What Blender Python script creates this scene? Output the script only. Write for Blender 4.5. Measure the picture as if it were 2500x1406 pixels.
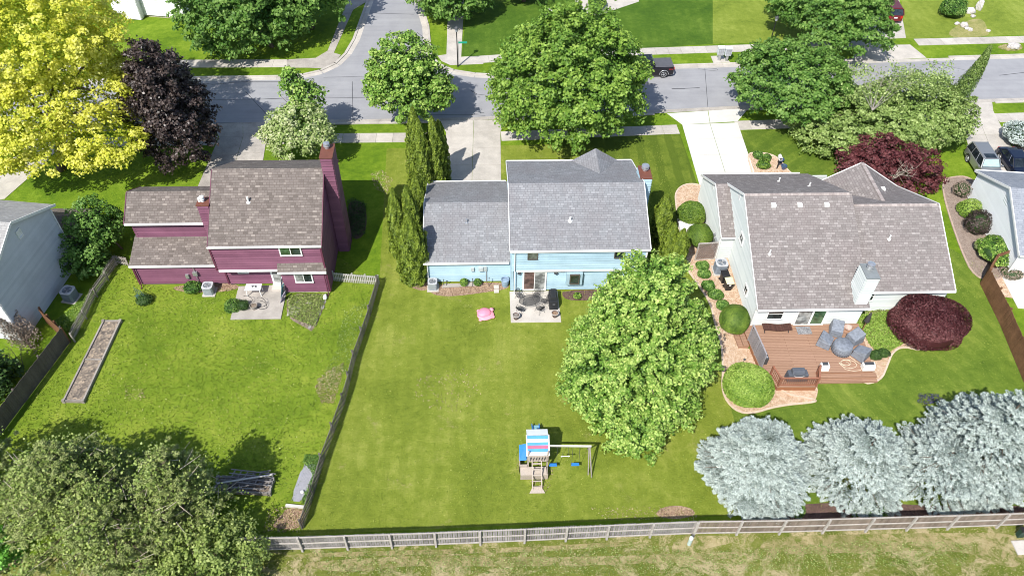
import bpy, math, random
import numpy as np
from mathutils import Vector, Matrix
random.seed(7)
R = math.radians
scene = bpy.context.scene
for _o in list(bpy.data.objects): bpy.data.objects.remove(_o)
C = scene.collection
# ---------------------------------------------------------------- camera
F_PX, PITCH, CAM_H, ROLL, YAW = 1900.0, R(47.0), 45.5, R(1.2), R(2.7)
s_, c_ = math.sin(YAW), math.cos(YAW)
FWD = np.array([s_*math.cos(PITCH), c_*math.cos(PITCH), -math.sin(PITCH)])
RT0 = np.array([c_, -s_, 0.0]); UP0 = np.array([s_*math.sin(PITCH), c_*math.sin(PITCH), math.cos(PITCH)])
RT = RT0*math.cos(ROLL) + UP0*math.sin(ROLL); UP = np.cross(RT, FWD)
CAM = np.array([0.0, 0.0, CAM_H])
cam_data = bpy.data.cameras.new('camera'); cam = bpy.data.objects.new('camera', cam_data); C.objects.link(cam)
m = Matrix.Identity(4)
for i in range(3):
    m[i][0] = RT[i]; m[i][1] = UP[i]; m[i][2] = -FWD[i]; m[i][3] = CAM[i]
cam.matrix_world = m
cam_data.sensor_width = 36; cam_data.lens = 36*F_PX/2500; cam_data.clip_end = 2000; cam_data.clip_start = .5
scene.camera = cam
# ---------------------------------------------------------------- sky, sun, exposure
SUN_EL, SUN_AZ = R(50.0), R(58.0)          # azimuth (from +x, anticlockwise) the shadows point to
w = bpy.data.worlds.new('World'); scene.world = w; w.use_nodes = True
nt = w.node_tree; bg = nt.nodes['Background']
sky = nt.nodes.new('ShaderNodeTexSky'); sky.sky_type = 'NISHITA'; sky.sun_disc = False
sky.sun_elevation = SUN_EL; sky.sun_rotation = math.pi/2 - (SUN_AZ + math.pi)
nt.links.new(sky.outputs[0], bg.inputs[0]); bg.inputs[1].default_value = 0.135
sd = bpy.data.lights.new('sun', 'SUN'); sd.energy = 4.8; sd.angle = R(0.55); sd.color = (1.0, .965, .90)
sun = bpy.data.objects.new('sun', sd); C.objects.link(sun)
S_DIR = Vector((math.cos(SUN_AZ)*math.cos(SUN_EL), math.sin(SUN_AZ)*math.cos(SUN_EL), -math.sin(SUN_EL)))
sun.rotation_euler = S_DIR.to_track_quat('-Z', 'Y').to_euler(); sun.location = (-20, -30, 80)
scene.view_settings.view_transform = 'Standard'; scene.view_settings.look = 'None'
scene.view_settings.exposure = 0.36; scene.view_settings.gamma = 1.0; scene.view_settings.use_curve_mapping = False
scene.render.engine = 'CYCLES'; scene.cycles.filter_width = 0.95

# ---------------------------------------------------------------- survey: a photo point to its place at height z
def G(px, py, z=0.0):
    d = FWD*F_PX + RT*(px-1250) + UP*(703-py)
    p = CAM + d*((z-CAM_H)/d[2]); return (float(p[0]), float(p[1]), float(z))
def depth_at(p): return float((np.array(p)-CAM) @ FWD)

# ---------------------------------------------------------------- materials
MATS = {}
def _mat(name):
    m = bpy.data.materials.new(name); m.use_nodes = True
    b = m.node_tree.nodes['Principled BSDF']; return m, m.node_tree, b
def N(nt, t, **kw):
    n = nt.nodes.new(t)
    for k, v in kw.items(): setattr(n, k, v)
    return n
def L(nt, a, b): nt.links.new(a, b)
def ramp(nt, fac, stops):
    r = N(nt, 'ShaderNodeValToRGB'); els = r.color_ramp.elements
    while len(els) < len(stops): els.new(.5)
    for e, (p, c) in zip(els, stops):
        e.position = p; e.color = (c[0], c[1], c[2], 1) if not isinstance(c, (int, float)) else (c, c, c, 1)
    L(nt, fac, r.inputs[0]); return r.outputs[0]
def noise(nt, vec, scale, detail=3, rough=.6, dist=0):
    n = N(nt, 'ShaderNodeTexNoise'); n.inputs['Scale'].default_value = scale; n.inputs['Detail'].default_value = detail
    n.inputs['Roughness'].default_value = rough; n.inputs['Distortion'].default_value = dist
    if vec is not None: L(nt, vec, n.inputs['Vector'])
    return n.outputs['Fac']
def mixc(nt, fac, a, b, mode='MIX'):
    n = N(nt, 'ShaderNodeMix'); n.data_type = 'RGBA'; n.blend_type = mode
    for sock, v in ((n.inputs['Factor'], fac), (n.inputs['A'], a), (n.inputs['B'], b)):
        pass
    def put(sock, v):
        if isinstance(v, (int, float)): sock.default_value = v
        elif isinstance(v, tuple): sock.default_value = (v[0], v[1], v[2], 1)
        else: L(nt, v, sock)
    put(n.inputs[0], fac); put(n.inputs[6], a); put(n.inputs[7], b)
    return n.outputs[2]
def mth(nt, op, a, b=None, clamp=False):
    n = N(nt, 'ShaderNodeMath'); n.operation = op; n.use_clamp = clamp
    for i, v in enumerate((a, b)):
        if v is None: continue
        if isinstance(v, (int, float)): n.inputs[i].default_value = v
        else: L(nt, v, n.inputs[i])
    return n.outputs[0]
def pos(nt): return N(nt, 'ShaderNodeNewGeometry').outputs['Position']
def bump(nt, b, h, strength, dist=.02):
    n = N(nt, 'ShaderNodeBump'); n.inputs['Strength'].default_value = strength; n.inputs['Distance'].default_value = dist
    L(nt, h, n.inputs['Height']); L(nt, n.outputs[0], b.inputs['Normal'])
def plain(name, col, rough=.6, metal=0, var=.12, scale=3.0, spec=.4, fine=None):
    if name in MATS: return MATS[name]
    m, nt, b = _mat(name)
    p = pos(nt); f = noise(nt, p, scale, 4)
    lo = tuple(c*(1-var) for c in col); hi = tuple(min(1, c*(1+var)) for c in col)
    col_o = ramp(nt, f, [(.3, lo), (.7, hi)])
    if fine:
        g = noise(nt, p, fine, 2); col_o = mixc(nt, .35, col_o, ramp(nt, g, [(.35, tuple(c*.55 for c in col)), (.65, tuple(min(1, c*1.35) for c in col))]))
    L(nt, col_o, b.inputs['Base Color']); b.inputs['Roughness'].default_value = rough
    b.inputs['Metallic'].default_value = metal; b.inputs['Specular IOR Level'].default_value = spec
    MATS[name] = m; return m
def tone_mat(name, lo, hi, rough=.7, mid=None, fine=8, fam=.25, stain=.2, spec=.3):
    """colour from a per-face 'tone' value (boards, slabs, stones) plus grain and stains"""
    m, nt, b = _mat(name)
    a = N(nt, 'ShaderNodeAttribute'); a.attribute_name = 'tone'
    st = [(0, lo), (1, hi)] if mid is None else [(0, lo), (.5, mid), (1, hi)]
    c = ramp(nt, a.outputs['Fac'], st); p = pos(nt)
    c = mixc(nt, fam, c, ramp(nt, noise(nt, p, fine, 5), [(.3, tuple(x*.5 for x in lo)), (.7, tuple(min(1, x*1.3) for x in hi))]))
    c = mixc(nt, stain, c, ramp(nt, noise(nt, p, .8, 5), [(.35, tuple(x*.55 for x in lo)), (.65, hi)]))
    L(nt, c, b.inputs['Base Color']); b.inputs['Roughness'].default_value = rough; b.inputs['Specular IOR Level'].default_value = spec
    return m
def leaf_mat(name, lo, mid, hi, trans=.28, rough=.55, spec=.35):
    m, nt, b = _mat(name)
    a = N(nt, 'ShaderNodeAttribute'); a.attribute_name = 'tone'
    c = ramp(nt, a.outputs['Fac'], [(0, lo), (.5, mid), (1, hi)])
    L(nt, c, b.inputs['Base Color']); b.inputs['Roughness'].default_value = rough; b.inputs['Specular IOR Level'].default_value = spec
    t = N(nt, 'ShaderNodeBsdfTranslucent'); L(nt, c, t.inputs[0])
    mx = N(nt, 'ShaderNodeMixShader'); mx.inputs[0].default_value = trans
    L(nt, b.outputs[0], mx.inputs[1]); L(nt, t.outputs[0], mx.inputs[2])
    L(nt, mx.outputs[0], nt.nodes['Material Output'].inputs[0]); return m
def lawn_mat(name, dark, mid, light, dry=None, dry_lo=.6, stripe=None, stripe_amt=.3, weeds=0.0, dry_scale=.45):
    m, nt, b = _mat(name); p = pos(nt)
    big = noise(nt, p, .22, 4, .65, .4); med = noise(nt, p, 1.7, 4, .7); fine = noise(nt, p, 7.5, 5, .85)
    f = mth(nt, 'ADD', mth(nt, 'MULTIPLY', big, .42), mth(nt, 'ADD', mth(nt, 'MULTIPLY', med, .28), mth(nt, 'MULTIPLY', fine, .30)))
    c = ramp(nt, f, [(.36, dark), (.5, mid), (.63, light)])
    if stripe:
        ang, wid = stripe
        sep = N(nt, 'ShaderNodeSeparateXYZ'); L(nt, p, sep.inputs[0])
        u = mth(nt, 'ADD', mth(nt, 'MULTIPLY', sep.outputs[0], math.cos(ang)), mth(nt, 'MULTIPLY', sep.outputs[1], math.sin(ang)))
        u = mth(nt, 'ADD', u, mth(nt, 'MULTIPLY', big, .8))
        sw = mth(nt, 'SINE', mth(nt, 'MULTIPLY', u, math.pi/wid))
        sw = mth(nt, 'MULTIPLY', mth(nt, 'ADD', mth(nt, 'MULTIPLY', sw, 2.2), 0.5), 1.0, True)
        c = mixc(nt, mth(nt, 'MULTIPLY', sw, stripe_amt), c, mixc(nt, .5, dark, mid))
    if dry:
        d = noise(nt, p, dry_scale, 6, .75, .6)
        d2 = mth(nt, 'ADD', mth(nt, 'MULTIPLY', d, .75), mth(nt, 'MULTIPLY', fine, .25))
        msk = ramp(nt, d2, [(dry_lo-.05, 0.0), (dry_lo+.05, 1.0)])
        c = mixc(nt, msk, c, mixc(nt, fine, tuple(x*.75 for x in dry), tuple(min(1, x*1.2) for x in dry)))
    if weeds:
        v = N(nt, 'ShaderNodeTexVoronoi'); v.inputs['Scale'].default_value = 2.2; L(nt, p, v.inputs['Vector'])
        wm = ramp(nt, v.outputs['Distance'], [(.05, weeds), (.12, 0.0)])
        c = mixc(nt, wm, c, (.33, .38, .10))
    L(nt, c, b.inputs['Base Color']); b.inputs['Roughness'].default_value = .9; b.inputs['Specular IOR Level'].default_value = .12
    bump(nt, b, mth(nt, 'ADD', fine, mth(nt, 'MULTIPLY', med, .5)), .9, .09); return m
def shingle_mat(name, c1, c2, c3, mortar, w_=.33, h_=.15, streak=(.1, .1, .1), streak_amt=.25, contrast=1.0):
    m, nt, b = _mat(name)
    uv = N(nt, 'ShaderNodeUVMap'); uv.uv_map = 'UVMap'
    br = N(nt, 'ShaderNodeTexBrick'); L(nt, uv.outputs[0], br.inputs['Vector'])
    br.inputs['Scale'].default_value = 1; br.inputs['Brick Width'].default_value = w_; br.inputs['Row Height'].default_value = h_
    br.inputs['Mortar Size'].default_value = .012; br.inputs['Mortar Smooth'].default_value = .3; br.inputs['Bias'].default_value = 0
    br.inputs['Color1'].default_value = (0, 0, 0, 1); br.inputs['Color2'].default_value = (1, 1, 1, 1); br.inputs['Mortar'].default_value = (.5, .5, .5, 1)
    br.offset_frequency = 2; br.squash_frequency = 3; br.squash = .7
    tone = ramp(nt, br.outputs['Color'], [(0, c1), (.35, c2), (.7, c2), (1, c3)])
    big = noise(nt, uv.outputs[0], .35, 4, .6)
    tone = mixc(nt, mth(nt, 'MULTIPLY', ramp(nt, big, [(.4, 0.0), (.65, 1.0)]), streak_amt), tone, streak)
    mp = N(nt, 'ShaderNodeMapping'); mp.inputs['Scale'].default_value = (1.1, .12, 1); L(nt, uv.outputs[0], mp.inputs[0])
    st = noise(nt, mp.outputs[0], 2.2, 4, .6)
    tone = mixc(nt, mth(nt, 'MULTIPLY', ramp(nt, st, [(.5, 0.0), (.7, 1.0)]), streak_amt), tone, streak)
    fine = noise(nt, uv.outputs[0], 28, 3, .7)
    tone = mixc(nt, .18, tone, ramp(nt, fine, [(.3, tuple(x*.4 for x in c1)), (.7, tuple(min(1, x*1.5) for x in c3))]))
    tone = mixc(nt, mth(nt, 'MULTIPLY', br.outputs['Fac'], .75), tone, mortar)
    L(nt, tone, b.inputs['Base Color']); b.inputs['Roughness'].default_value = .92; b.inputs['Specular IOR Level'].default_value = .2
    bump(nt, b, mth(nt, 'SUBTRACT', mth(nt, 'MULTIPLY', fine, .3), br.outputs['Fac']), .6, .02); return m
def plank_mat(name, c1, c2, gap, w_, length=3.6, vert=False, rough=.7):
    m, nt, b = _mat(name)
    uv = N(nt, 'ShaderNodeUVMap'); uv.uv_map = 'UVMap'; mp = N(nt, 'ShaderNodeMapping')
    if vert: mp.inputs['Rotation'].default_value = (0, 0, R(90))
    L(nt, uv.outputs[0], mp.inputs[0])
    br = N(nt, 'ShaderNodeTexBrick'); L(nt, mp.outputs[0], br.inputs['Vector'])
    br.inputs['Scale'].default_value = 1; br.inputs['Brick Width'].default_value = length; br.inputs['Row Height'].default_value = w_
    br.inputs['Mortar Size'].default_value = .009; br.inputs['Color1'].default_value = (0, 0, 0, 1); br.inputs['Color2'].default_value = (1, 1, 1, 1)
    br.offset = .37
    c = ramp(nt, br.outputs['Color'], [(0, c1), (1, c2)])
    mp2 = N(nt, 'ShaderNodeMapping'); mp2.inputs['Scale'].default_value = (1.5, 12, 1); L(nt, mp.outputs[0], mp2.inputs[0])
    g = noise(nt, mp2.outputs[0], 2.5, 5, .7)
    c = mixc(nt, .35, c, ramp(nt, g, [(.3, tuple(x*.6 for x in c1)), (.7, tuple(min(1, x*1.2) for x in c2))]))
    c = mixc(nt, br.outputs['Fac'], c, gap)
    L(nt, c, b.inputs['Base Color']); b.inputs['Roughness'].default_value = rough; b.inputs['Specular IOR Level'].default_value = .25
    bump(nt, b, mth(nt, 'SUBTRACT', mth(nt, 'MULTIPLY', g, .2), br.outputs['Fac']), .5, .01); return m
def glass(name, col=(.02, .03, .03), rough=.06):
    m, nt, b = _mat(name)
    c = ramp(nt, noise(nt, pos(nt), 1.8, 2), [(.4, tuple(x*.6 for x in col)), (.65, tuple(x*1.8 for x in col))])
    L(nt, c, b.inputs['Base Color']); b.inputs['Roughness'].default_value = rough; b.inputs['Specular IOR Level'].default_value = .8; return m

# ---------------------------------------------------------------- mesh builder
class MB:
    def __init__(s): s.v = []; s.f = []; s.t = []; s.tone = .5
    def poly(s, pts, tone=None):
        i = len(s.v); s.v += [tuple(p) for p in pts]; s.f.append(tuple(range(i, i+len(pts)))); s.t.append(s.tone if tone is None else tone); return s
    def solid(s, base, top, tone=None):
        """closed prism between two rings of the same length"""
        n = len(base); i = len(s.v); s.v += [tuple(p) for p in base] + [tuple(p) for p in top]; t = s.tone if tone is None else tone
        s.f.append(tuple(i+k for k in reversed(range(n)))); s.f.append(tuple(i+n+k for k in range(n)))
        for k in range(n): s.f.append((i+k, i+(k+1) % n, i+n+(k+1) % n, i+n+k))
        s.t += [t]*(n+2); return s
    def box(s, x0, x1, y0, y1, z0, z1, tone=None):
        r = [(x0, y0), (x1, y0), (x1, y1), (x0, y1)]
        return s.solid([(x, y, z0) for x, y in r], [(x, y, z1) for x, y in r], tone)
    def prism(s, ring, z0, z1, tone=None):
        return s.solid([(p[0], p[1], z0) for p in ring], [(p[0], p[1], z1) for p in ring], tone)
    def beam(s, a, b, w_, h_, up=(0, 0, 1), tone=None):
        a = Vector(a); b = Vector(b); d = (b-a).normalized(); u = Vector(up)
        if abs(d.dot(u)) > .99: u = Vector((0, 1, 0))
        r = d.cross(u).normalized(); u = r.cross(d).normalized(); r *= w_/2; u *= h_/2
        return s.solid([a-r-u, a+r-u, a+r+u, a-r+u], [b-r-u, b+r-u, b+r+u, b-r+u], tone)
    def tube(s, path, rad, n=8, tone=None, closed=False):
        path = [Vector(p) for p in path]; rs = rad if isinstance(rad, (list, tuple)) else [rad]*len(path); i0 = len(s.v)
        for k, p in enumerate(path):
            d = (path[min(k+1, len(path)-1)]-path[max(k-1, 0)]).normalized()
            u = Vector((0, 0, 1)) if abs(d.z) < .95 else Vector((1, 0, 0))
            a = d.cross(u).normalized(); b = d.cross(a)
            for j in range(n):
                t = 2*math.pi*j/n; s.v.append(tuple(p+a*(rs[k]*math.cos(t))+b*(rs[k]*math.sin(t))))
        t_ = s.tone if tone is None else tone
        for k in range(len(path)-1):
            for j in range(n):
                a = i0+k*n+j; b = i0+k*n+(j+1) % n; s.f.append((a, b, b+n, a+n)); s.t.append(t_)
        s.f.append(tuple(i0+j for j in reversed(range(n)))); s.f.append(tuple(i0+(len(path)-1)*n+j for j in range(n))); s.t += [t_, t_]
        return s
    def lathe(s, c, prof, n=20, tone=None, cap=True):
        """prof: list of (radius, z)"""
        i0 = len(s.v); t_ = s.tone if tone is None else tone
        for r, z in prof:
            for j in range(n):
                t = 2*math.pi*j/n; s.v.append((c[0]+r*math.cos(t), c[1]+r*math.sin(t), c[2]+z))
        for k in range(len(prof)-1):
            for j in range(n):
                a = i0+k*n+j; b = i0+k*n+(j+1) % n; s.f.append((a, b, b+n, a+n)); s.t.append(t_)
        if cap:
            s.f.append(tuple(i0+j for j in reversed(range(n)))); s.f.append(tuple(i0+(len(prof)-1)*n+j for j in range(n))); s.t += [t_, t_]
        return s
    def blob(s, c, r, seed=0, amp=.15, n=14, mrow=9, tone=None):
        rg = random.Random(seed); ph = [rg.uniform(0, 6.28) for _ in range(6)]; i0 = len(s.v); t_ = s.tone if tone is None else tone
        for k in range(mrow+1):
            th = math.pi*k/mrow
            for j in range(n):
                a = 2*math.pi*j/n
                q = 1+amp*(math.sin(2*a+ph[0]+th)+math.sin(3*a+ph[1]-2*th)+.7*math.sin(5*a+ph[2]+4*th))*math.sin(th)
                s.v.append((c[0]+r[0]*q*math.sin(th)*math.cos(a), c[1]+r[1]*q*math.sin(th)*math.sin(a), c[2]+r[2]*q*math.cos(th)))
        for k in range(mrow):
            for j in range(n):
                a = i0+k*n+j; b = i0+k*n+(j+1) % n; s.f.append((a, a+n, b+n, b)); s.t.append(t_)
        return s
    def build(s, name, mat, parent=None, local=False, smooth=False, bevel=0):
        off = Vector((0, 0, 0))
        if parent is not None and not local:
            p = parent
            while p is not None: off += p.location; p = p.parent
        me = bpy.data.meshes.new(name); me.from_pydata([(x-off.x, y-off.y, z-off.z) for x, y, z in s.v], [], s.f); me.validate(); me.update()
        if len(me.polygons) == len(s.t):
            a = me.attributes.new('tone', 'FLOAT', 'FACE'); a.data.foreach_set('value', s.t)
        uvl = me.uv_layers.new(name='UVMap'); co = np.empty(len(me.vertices)*3); me.vertices.foreach_get('co', co); co = co.reshape(-1, 3)
        uv = np.zeros((len(me.loops), 2))
        for pl in me.polygons:
            n = pl.normal
            if abs(n.z) > .999: u = Vector((1, 0, 0)); v = Vector((0, 1, 0))
            else: u = Vector((-n.y, n.x, 0)).normalized(); v = n.cross(u)
            for li in pl.loop_indices:
                p = co[me.loops[li].vertex_index]; uv[li] = (p[0]*u.x+p[1]*u.y+p[2]*u.z, p[0]*v.x+p[1]*v.y+p[2]*v.z)
        uvl.data.foreach_set('uv', uv.ravel())
        if smooth: me.polygons.foreach_set('use_smooth', [True]*len(me.polygons))
        me.materials.append(mat); o = bpy.data.objects.new(name, me); C.objects.link(o)
        if parent is not None: o.parent = parent
        if bevel:
            bv = o.modifiers.new('bevel', 'BEVEL'); bv.width = bevel; bv.segments = 2; bv.limit_method = 'ANGLE'
        return o
def tag(o, label=None, cat=None, group=None, kind=None):
    if label: o['label'] = label
    if cat: o['category'] = cat
    if group: o['group'] = group
    if kind: o['kind'] = kind
    return o
def thing(name, label, cat, loc=(0, 0, 0), rotz=0, group=None):
    o = bpy.data.objects.new(name, None); C.objects.link(o); o.location = loc; o.rotation_euler = (0, 0, rotz); o.empty_display_size = .2
    return tag(o, label, cat, group)
def struct(name, mb, mat, **k): return tag(mb.build(name, mat, **k), kind='structure')
def dup(root, loc, rotz=0, label=None, scale=None):
    r = root.copy(); C.objects.link(r); r.location = loc; r.rotation_euler = (0, 0, rotz)
    if scale: r.scale = (scale,)*3 if not isinstance(scale, tuple) else scale
    if label: r['label'] = label
    for ch in list(root.children):
        c = ch.copy(); C.objects.link(c); c.parent = r
        for g in list(ch.children):
            d = g.copy(); C.objects.link(d); d.parent = c
    return r

# ---------------------------------------------------------------- foliage
def leaf_mesh(name, P, Nn, size, aspect, mat, tone, parent=None, align=None, jit=.35, seed=0):
    """P points, Nn normals; each leaf a folded diamond; align: preferred length direction"""
    rg = np.random.default_rng(seed); n = len(P)
    Nn = Nn/np.maximum(1e-6, np.linalg.norm(Nn, axis=1, keepdims=True))
    if align is None: A = rg.normal(size=(n, 3))
    else: A = align + jit*rg.normal(size=(n, 3))
    T = A-(A*Nn).sum(1, keepdims=True)*Nn; T /= np.maximum(1e-6, np.linalg.norm(T, axis=1, keepdims=True))
    B = np.cross(Nn, T); size = np.broadcast_to(size, (n,))[:, None]
    h = size*.5; wd = h*aspect
    V = np.empty((n, 4, 3)); V[:, 0] = P-T*h; V[:, 1] = P+B*wd+T*h*.1+Nn*h*.12; V[:, 2] = P+T*h; V[:, 3] = P-B*wd+T*h*.1+Nn*h*.12
    off = np.zeros(3)
    p = parent
    while p is not None: off += np.array(p.location); p = p.parent
    V = (V.reshape(-1, 3)-off).astype(np.float32)
    me = bpy.data.meshes.new(name); me.vertices.add(4*n); me.vertices.foreach_set('co', V.ravel())
    me.loops.add(4*n); me.loops.foreach_set('vertex_index', np.arange(4*n, dtype=np.int32))
    me.polygons.add(n); me.polygons.foreach_set('loop_start', np.arange(0, 4*n, 4, dtype=np.int32))
    me.update(calc_edges=True)
    a = me.attributes.new('tone', 'FLOAT', 'FACE'); a.data.foreach_set('value', np.clip(tone, 0, 1).astype(np.float32))
    me.materials.append(mat); o = bpy.data.objects.new(name, me); C.objects.link(o)
    if parent is not None: o.parent = parent
    return o
def dirs(rg, n, zmin=-1.0):
    z = rg.uniform(zmin, 1, n); a = rg.uniform(0, 2*np.pi, n); r = np.sqrt(1-z*z)
    return np.stack([r*np.cos(a), r*np.sin(a), z], 1)
def lumps(D, rg, amp):
    q = np.ones(len(D))
    for f in (2.2, 3.7, 6.0):
        k = rg.normal(size=3)*f; q += amp*np.sin(D@k+rg.uniform(0, 6.28))/(f/2.2)**.6
    return q
def crown_points(lobes, rg, clump_sp, rc, leaves_per, zmin=-.45, amp=.09, fill=.35, outw=.45, upw=.45, rnd=.55, patchy=0.0, shoot=.5):
    Ps, Ns, Ts = [], [], []
    for li, (c, r) in enumerate(lobes):
        c = np.array(c, float); r = np.array(r, float)
        area = 4*np.pi*((r[0]*r[1])**1.6/3+(r[0]*r[2])**1.6/3+(r[1]*r[2])**1.6/3)**(1/1.6)*(1-zmin)/2
        m = max(12, int(area/clump_sp**2)); D = dirs(rg, m, zmin); q = lumps(D, rg, amp)*rg.uniform(.84, 1.03+.03*shoot, m)
        K = c+D*r*q[:, None]
        keep = np.ones(m, bool)
        for lj, (c2, r2) in enumerate(lobes):
            if lj != li: keep &= (((K-np.array(c2))/np.array(r2))**2).sum(1) > .72
        if patchy: keep &= rg.uniform(size=m) > patchy
        K = K[keep]; D = D[keep]; m = len(K)
        ct = rg.uniform(.25, .75, m); cr = rc*rg.uniform(.65, 1.25, m)
        k = leaves_per; off = dirs(rg, m*k, -.35); idx = np.repeat(np.arange(m), k)
        rad = cr[idx]*rg.uniform(.55, 1, m*k)
        X = K[idx]+off*rad[:, None]*np.array([1, 1, .7])
        along = rg.random(m*k); X = X+D[idx]*(cr[idx]*shoot*(along-.5)*1.4)[:, None]+np.array([0, 0, -.25])*(cr[idx]*shoot*along)[:, None]
        nn = off*.4+D[idx]*outw+np.array([0, 0, upw])+rg.normal(size=(m*k, 3))*rnd
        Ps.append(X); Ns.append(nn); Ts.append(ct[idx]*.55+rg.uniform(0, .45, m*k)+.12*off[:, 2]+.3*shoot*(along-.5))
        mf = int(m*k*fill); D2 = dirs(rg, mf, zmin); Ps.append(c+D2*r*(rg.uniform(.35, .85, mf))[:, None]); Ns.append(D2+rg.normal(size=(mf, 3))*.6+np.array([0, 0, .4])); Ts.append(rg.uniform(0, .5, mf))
    return np.concatenate(Ps), np.concatenate(Ns), np.concatenate(Ts)
BARK = plain('bark', (.16, .12, .09), .9, var=.35, scale=9)
def trunk(parent, base, top, r0, limbs, seed=0, name='trunk', mat=None):
    rg = random.Random(seed); mb = MB(); b = Vector(base); t = Vector(top)
    path = [b+(t-b)*k/5+Vector((rg.uniform(-.1, .1), rg.uniform(-.1, .1), 0))*(k > 0)*r0*4 for k in range(6)]
    path[0] = b-Vector((0, 0, .08))
    mb.tube(path, [r0*1.25]+[r0*(1-.13*k) for k in range(1, 6)], 9)
    for e in limbs:
        k = rg.randint(2, 4); s0 = path[k]; e = Vector(e); mid = s0.lerp(e, .5)+Vector((0, 0, (e-s0).length*.08))
        mb.tube([s0, mid, e], [r0*.5, r0*.3, r0*.08], 6)
        for _ in range(3):
            q = s0.lerp(e, rg.uniform(.4, .8)); mb.tube([q, q+Vector((rg.uniform(-1, 1), rg.uniform(-1, 1), rg.uniform(.2, 1)))*(e-s0).length*.3], [r0*.14, r0*.04], 5)
    return mb.build(name, mat or BARK, parent, smooth=True)
def fit(bbox, ty, squash=1.0):
    """crown ellipsoid standing at depth ty that fills a photo box"""
    x0, y0, x1, y1 = bbox; cx, cy = (x0+x1)/2, (y0+y1)/2
    lo, hi = 0.0, 40.0
    for _ in range(40):
        z = (lo+hi)/2
        if G(cx, cy, z)[1] > ty: lo = z
        else: hi = z
    c = G(cx, cy, z); sc = F_PX/depth_at(c); rx = (x1-x0)/2/sc; v = (y1-y0)/2/sc
    dep = math.atan2(CAM_H-z, ty); ry = rx*squash
    rz2 = (v*v-(ry*math.sin(dep))**2)/math.cos(dep)**2
    rz = math.sqrt(max(rz2, (.55*rx)**2)); return c, (rx, ry, rz)
def broadleaf(name, label, cat, bbox, ty, mat, leaf=.3, seed=1, lobes=None, sp=1.05, rc=.75, per=46, base=None, zmin=-.5, amp=.09, squash=1.0, r0=.22, aspect=.75, fill=.35, patchy=0, group=None, upw=.45, boxes=None, **kw):
    c, r = fit(bbox, ty, squash); rg = np.random.default_rng(seed)
    r = (r[0]-rc*.7, r[1]-rc*.7, r[2]-rc*.55)
    if base is None: base = (c[0], c[1], 0)
    t = thing(name, label, cat, base, group=group)
    lb = [(c, r)]
    if lobes: lb = [((c[0]+dx*r[0], c[1]+dy*r[1], c[2]+dz*r[2]), (r[0]*k, r[1]*k, r[2]*k2)) for dx, dy, dz, k, k2 in lobes]
    if boxes:
        lb = []
        for bx, by in boxes:
            cc, q = fit(bx, by, squash); lb.append((cc, (max(.4, q[0]-rc*.7), max(.4, q[1]-rc*.7), max(.4, q[2]-rc*.55))))
    P, Nn, T = crown_points(lb, rg, sp, rc, per, zmin, amp, fill, patchy=patchy, upw=upw, **kw)
    ok = P[:, 2] > .25; P, Nn, T = P[ok], Nn[ok], T[ok]
    leaf_mesh('crown', P, Nn, leaf*rg.uniform(.6, 1.25, len(P)), aspect, mat, T, t, seed=seed)
    limbs = [(c[0]+r[0]*.7*math.cos(a), c[1]+r[1]*.7*math.sin(a), c[2]+r[2]*random.uniform(-.3, .2)) for a in [k*6.28/8+random.uniform(-.3, .3) for k in range(8)]]
    trunk(t, base, (c[0], c[1], c[2]+r[2]*.15), r0, limbs, seed)
    return t
def height_to(base, py):
    lo, hi = 0.0, 30.0
    for _ in range(40):
        z = (lo+hi)/2; v = np.array([base[0], base[1], z])-CAM; y = 703-F_PX*(v@UP)/(v@FWD)
        if y > py: lo = z
        else: hi = z
    return z
def in_poly(P, ring):
    x, y = P[:, 0], P[:, 1]; c = np.zeros(len(P), bool); j = len(ring)-1
    for i in range(len(ring)):
        xi, yi = ring[i][:2]; xj, yj = ring[j][:2]
        c ^= ((yi > y) != (yj > y)) & (x < (xj-xi)*(y-yi)/(yj-yi+1e-12)+xi); j = i
    return c
def scatter(ring, n, rg):
    r = np.array([p[:2] for p in ring]); lo, hi = r.min(0), r.max(0); out = []
    while sum(map(len, out)) < n:
        P = rg.uniform(lo, hi, (n, 2)); out.append(P[in_poly(P, ring)])
    return np.concatenate(out)[:n]
def px_ring(pts, z=0.0): return [G(x, y, z) for x, y in pts]
def sheet(name, ring, z, mat, thick=None):
    """flat sheet with real triangulated polygon"""
    mb = MB(); mb.poly([(p[0], p[1], z) for p in ring]) if thick is None else mb.prism(ring, z-thick, z)
    o = struct(name, mb, mat)
    if o.data.polygons[0].normal.z < 0 and thick is None: o.data.flip_normals()
    return o
def smooth_ring(pts, k=3):
    for _ in range(k):
        q = []
        for i in range(len(pts)):
            a, b = pts[i], pts[(i+1) % len(pts)]
            q += [tuple(.75*a[j]+.25*b[j] for j in range(len(a))), tuple(.25*a[j]+.75*b[j] for j in range(len(a)))]
        pts = q
    return pts

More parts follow.
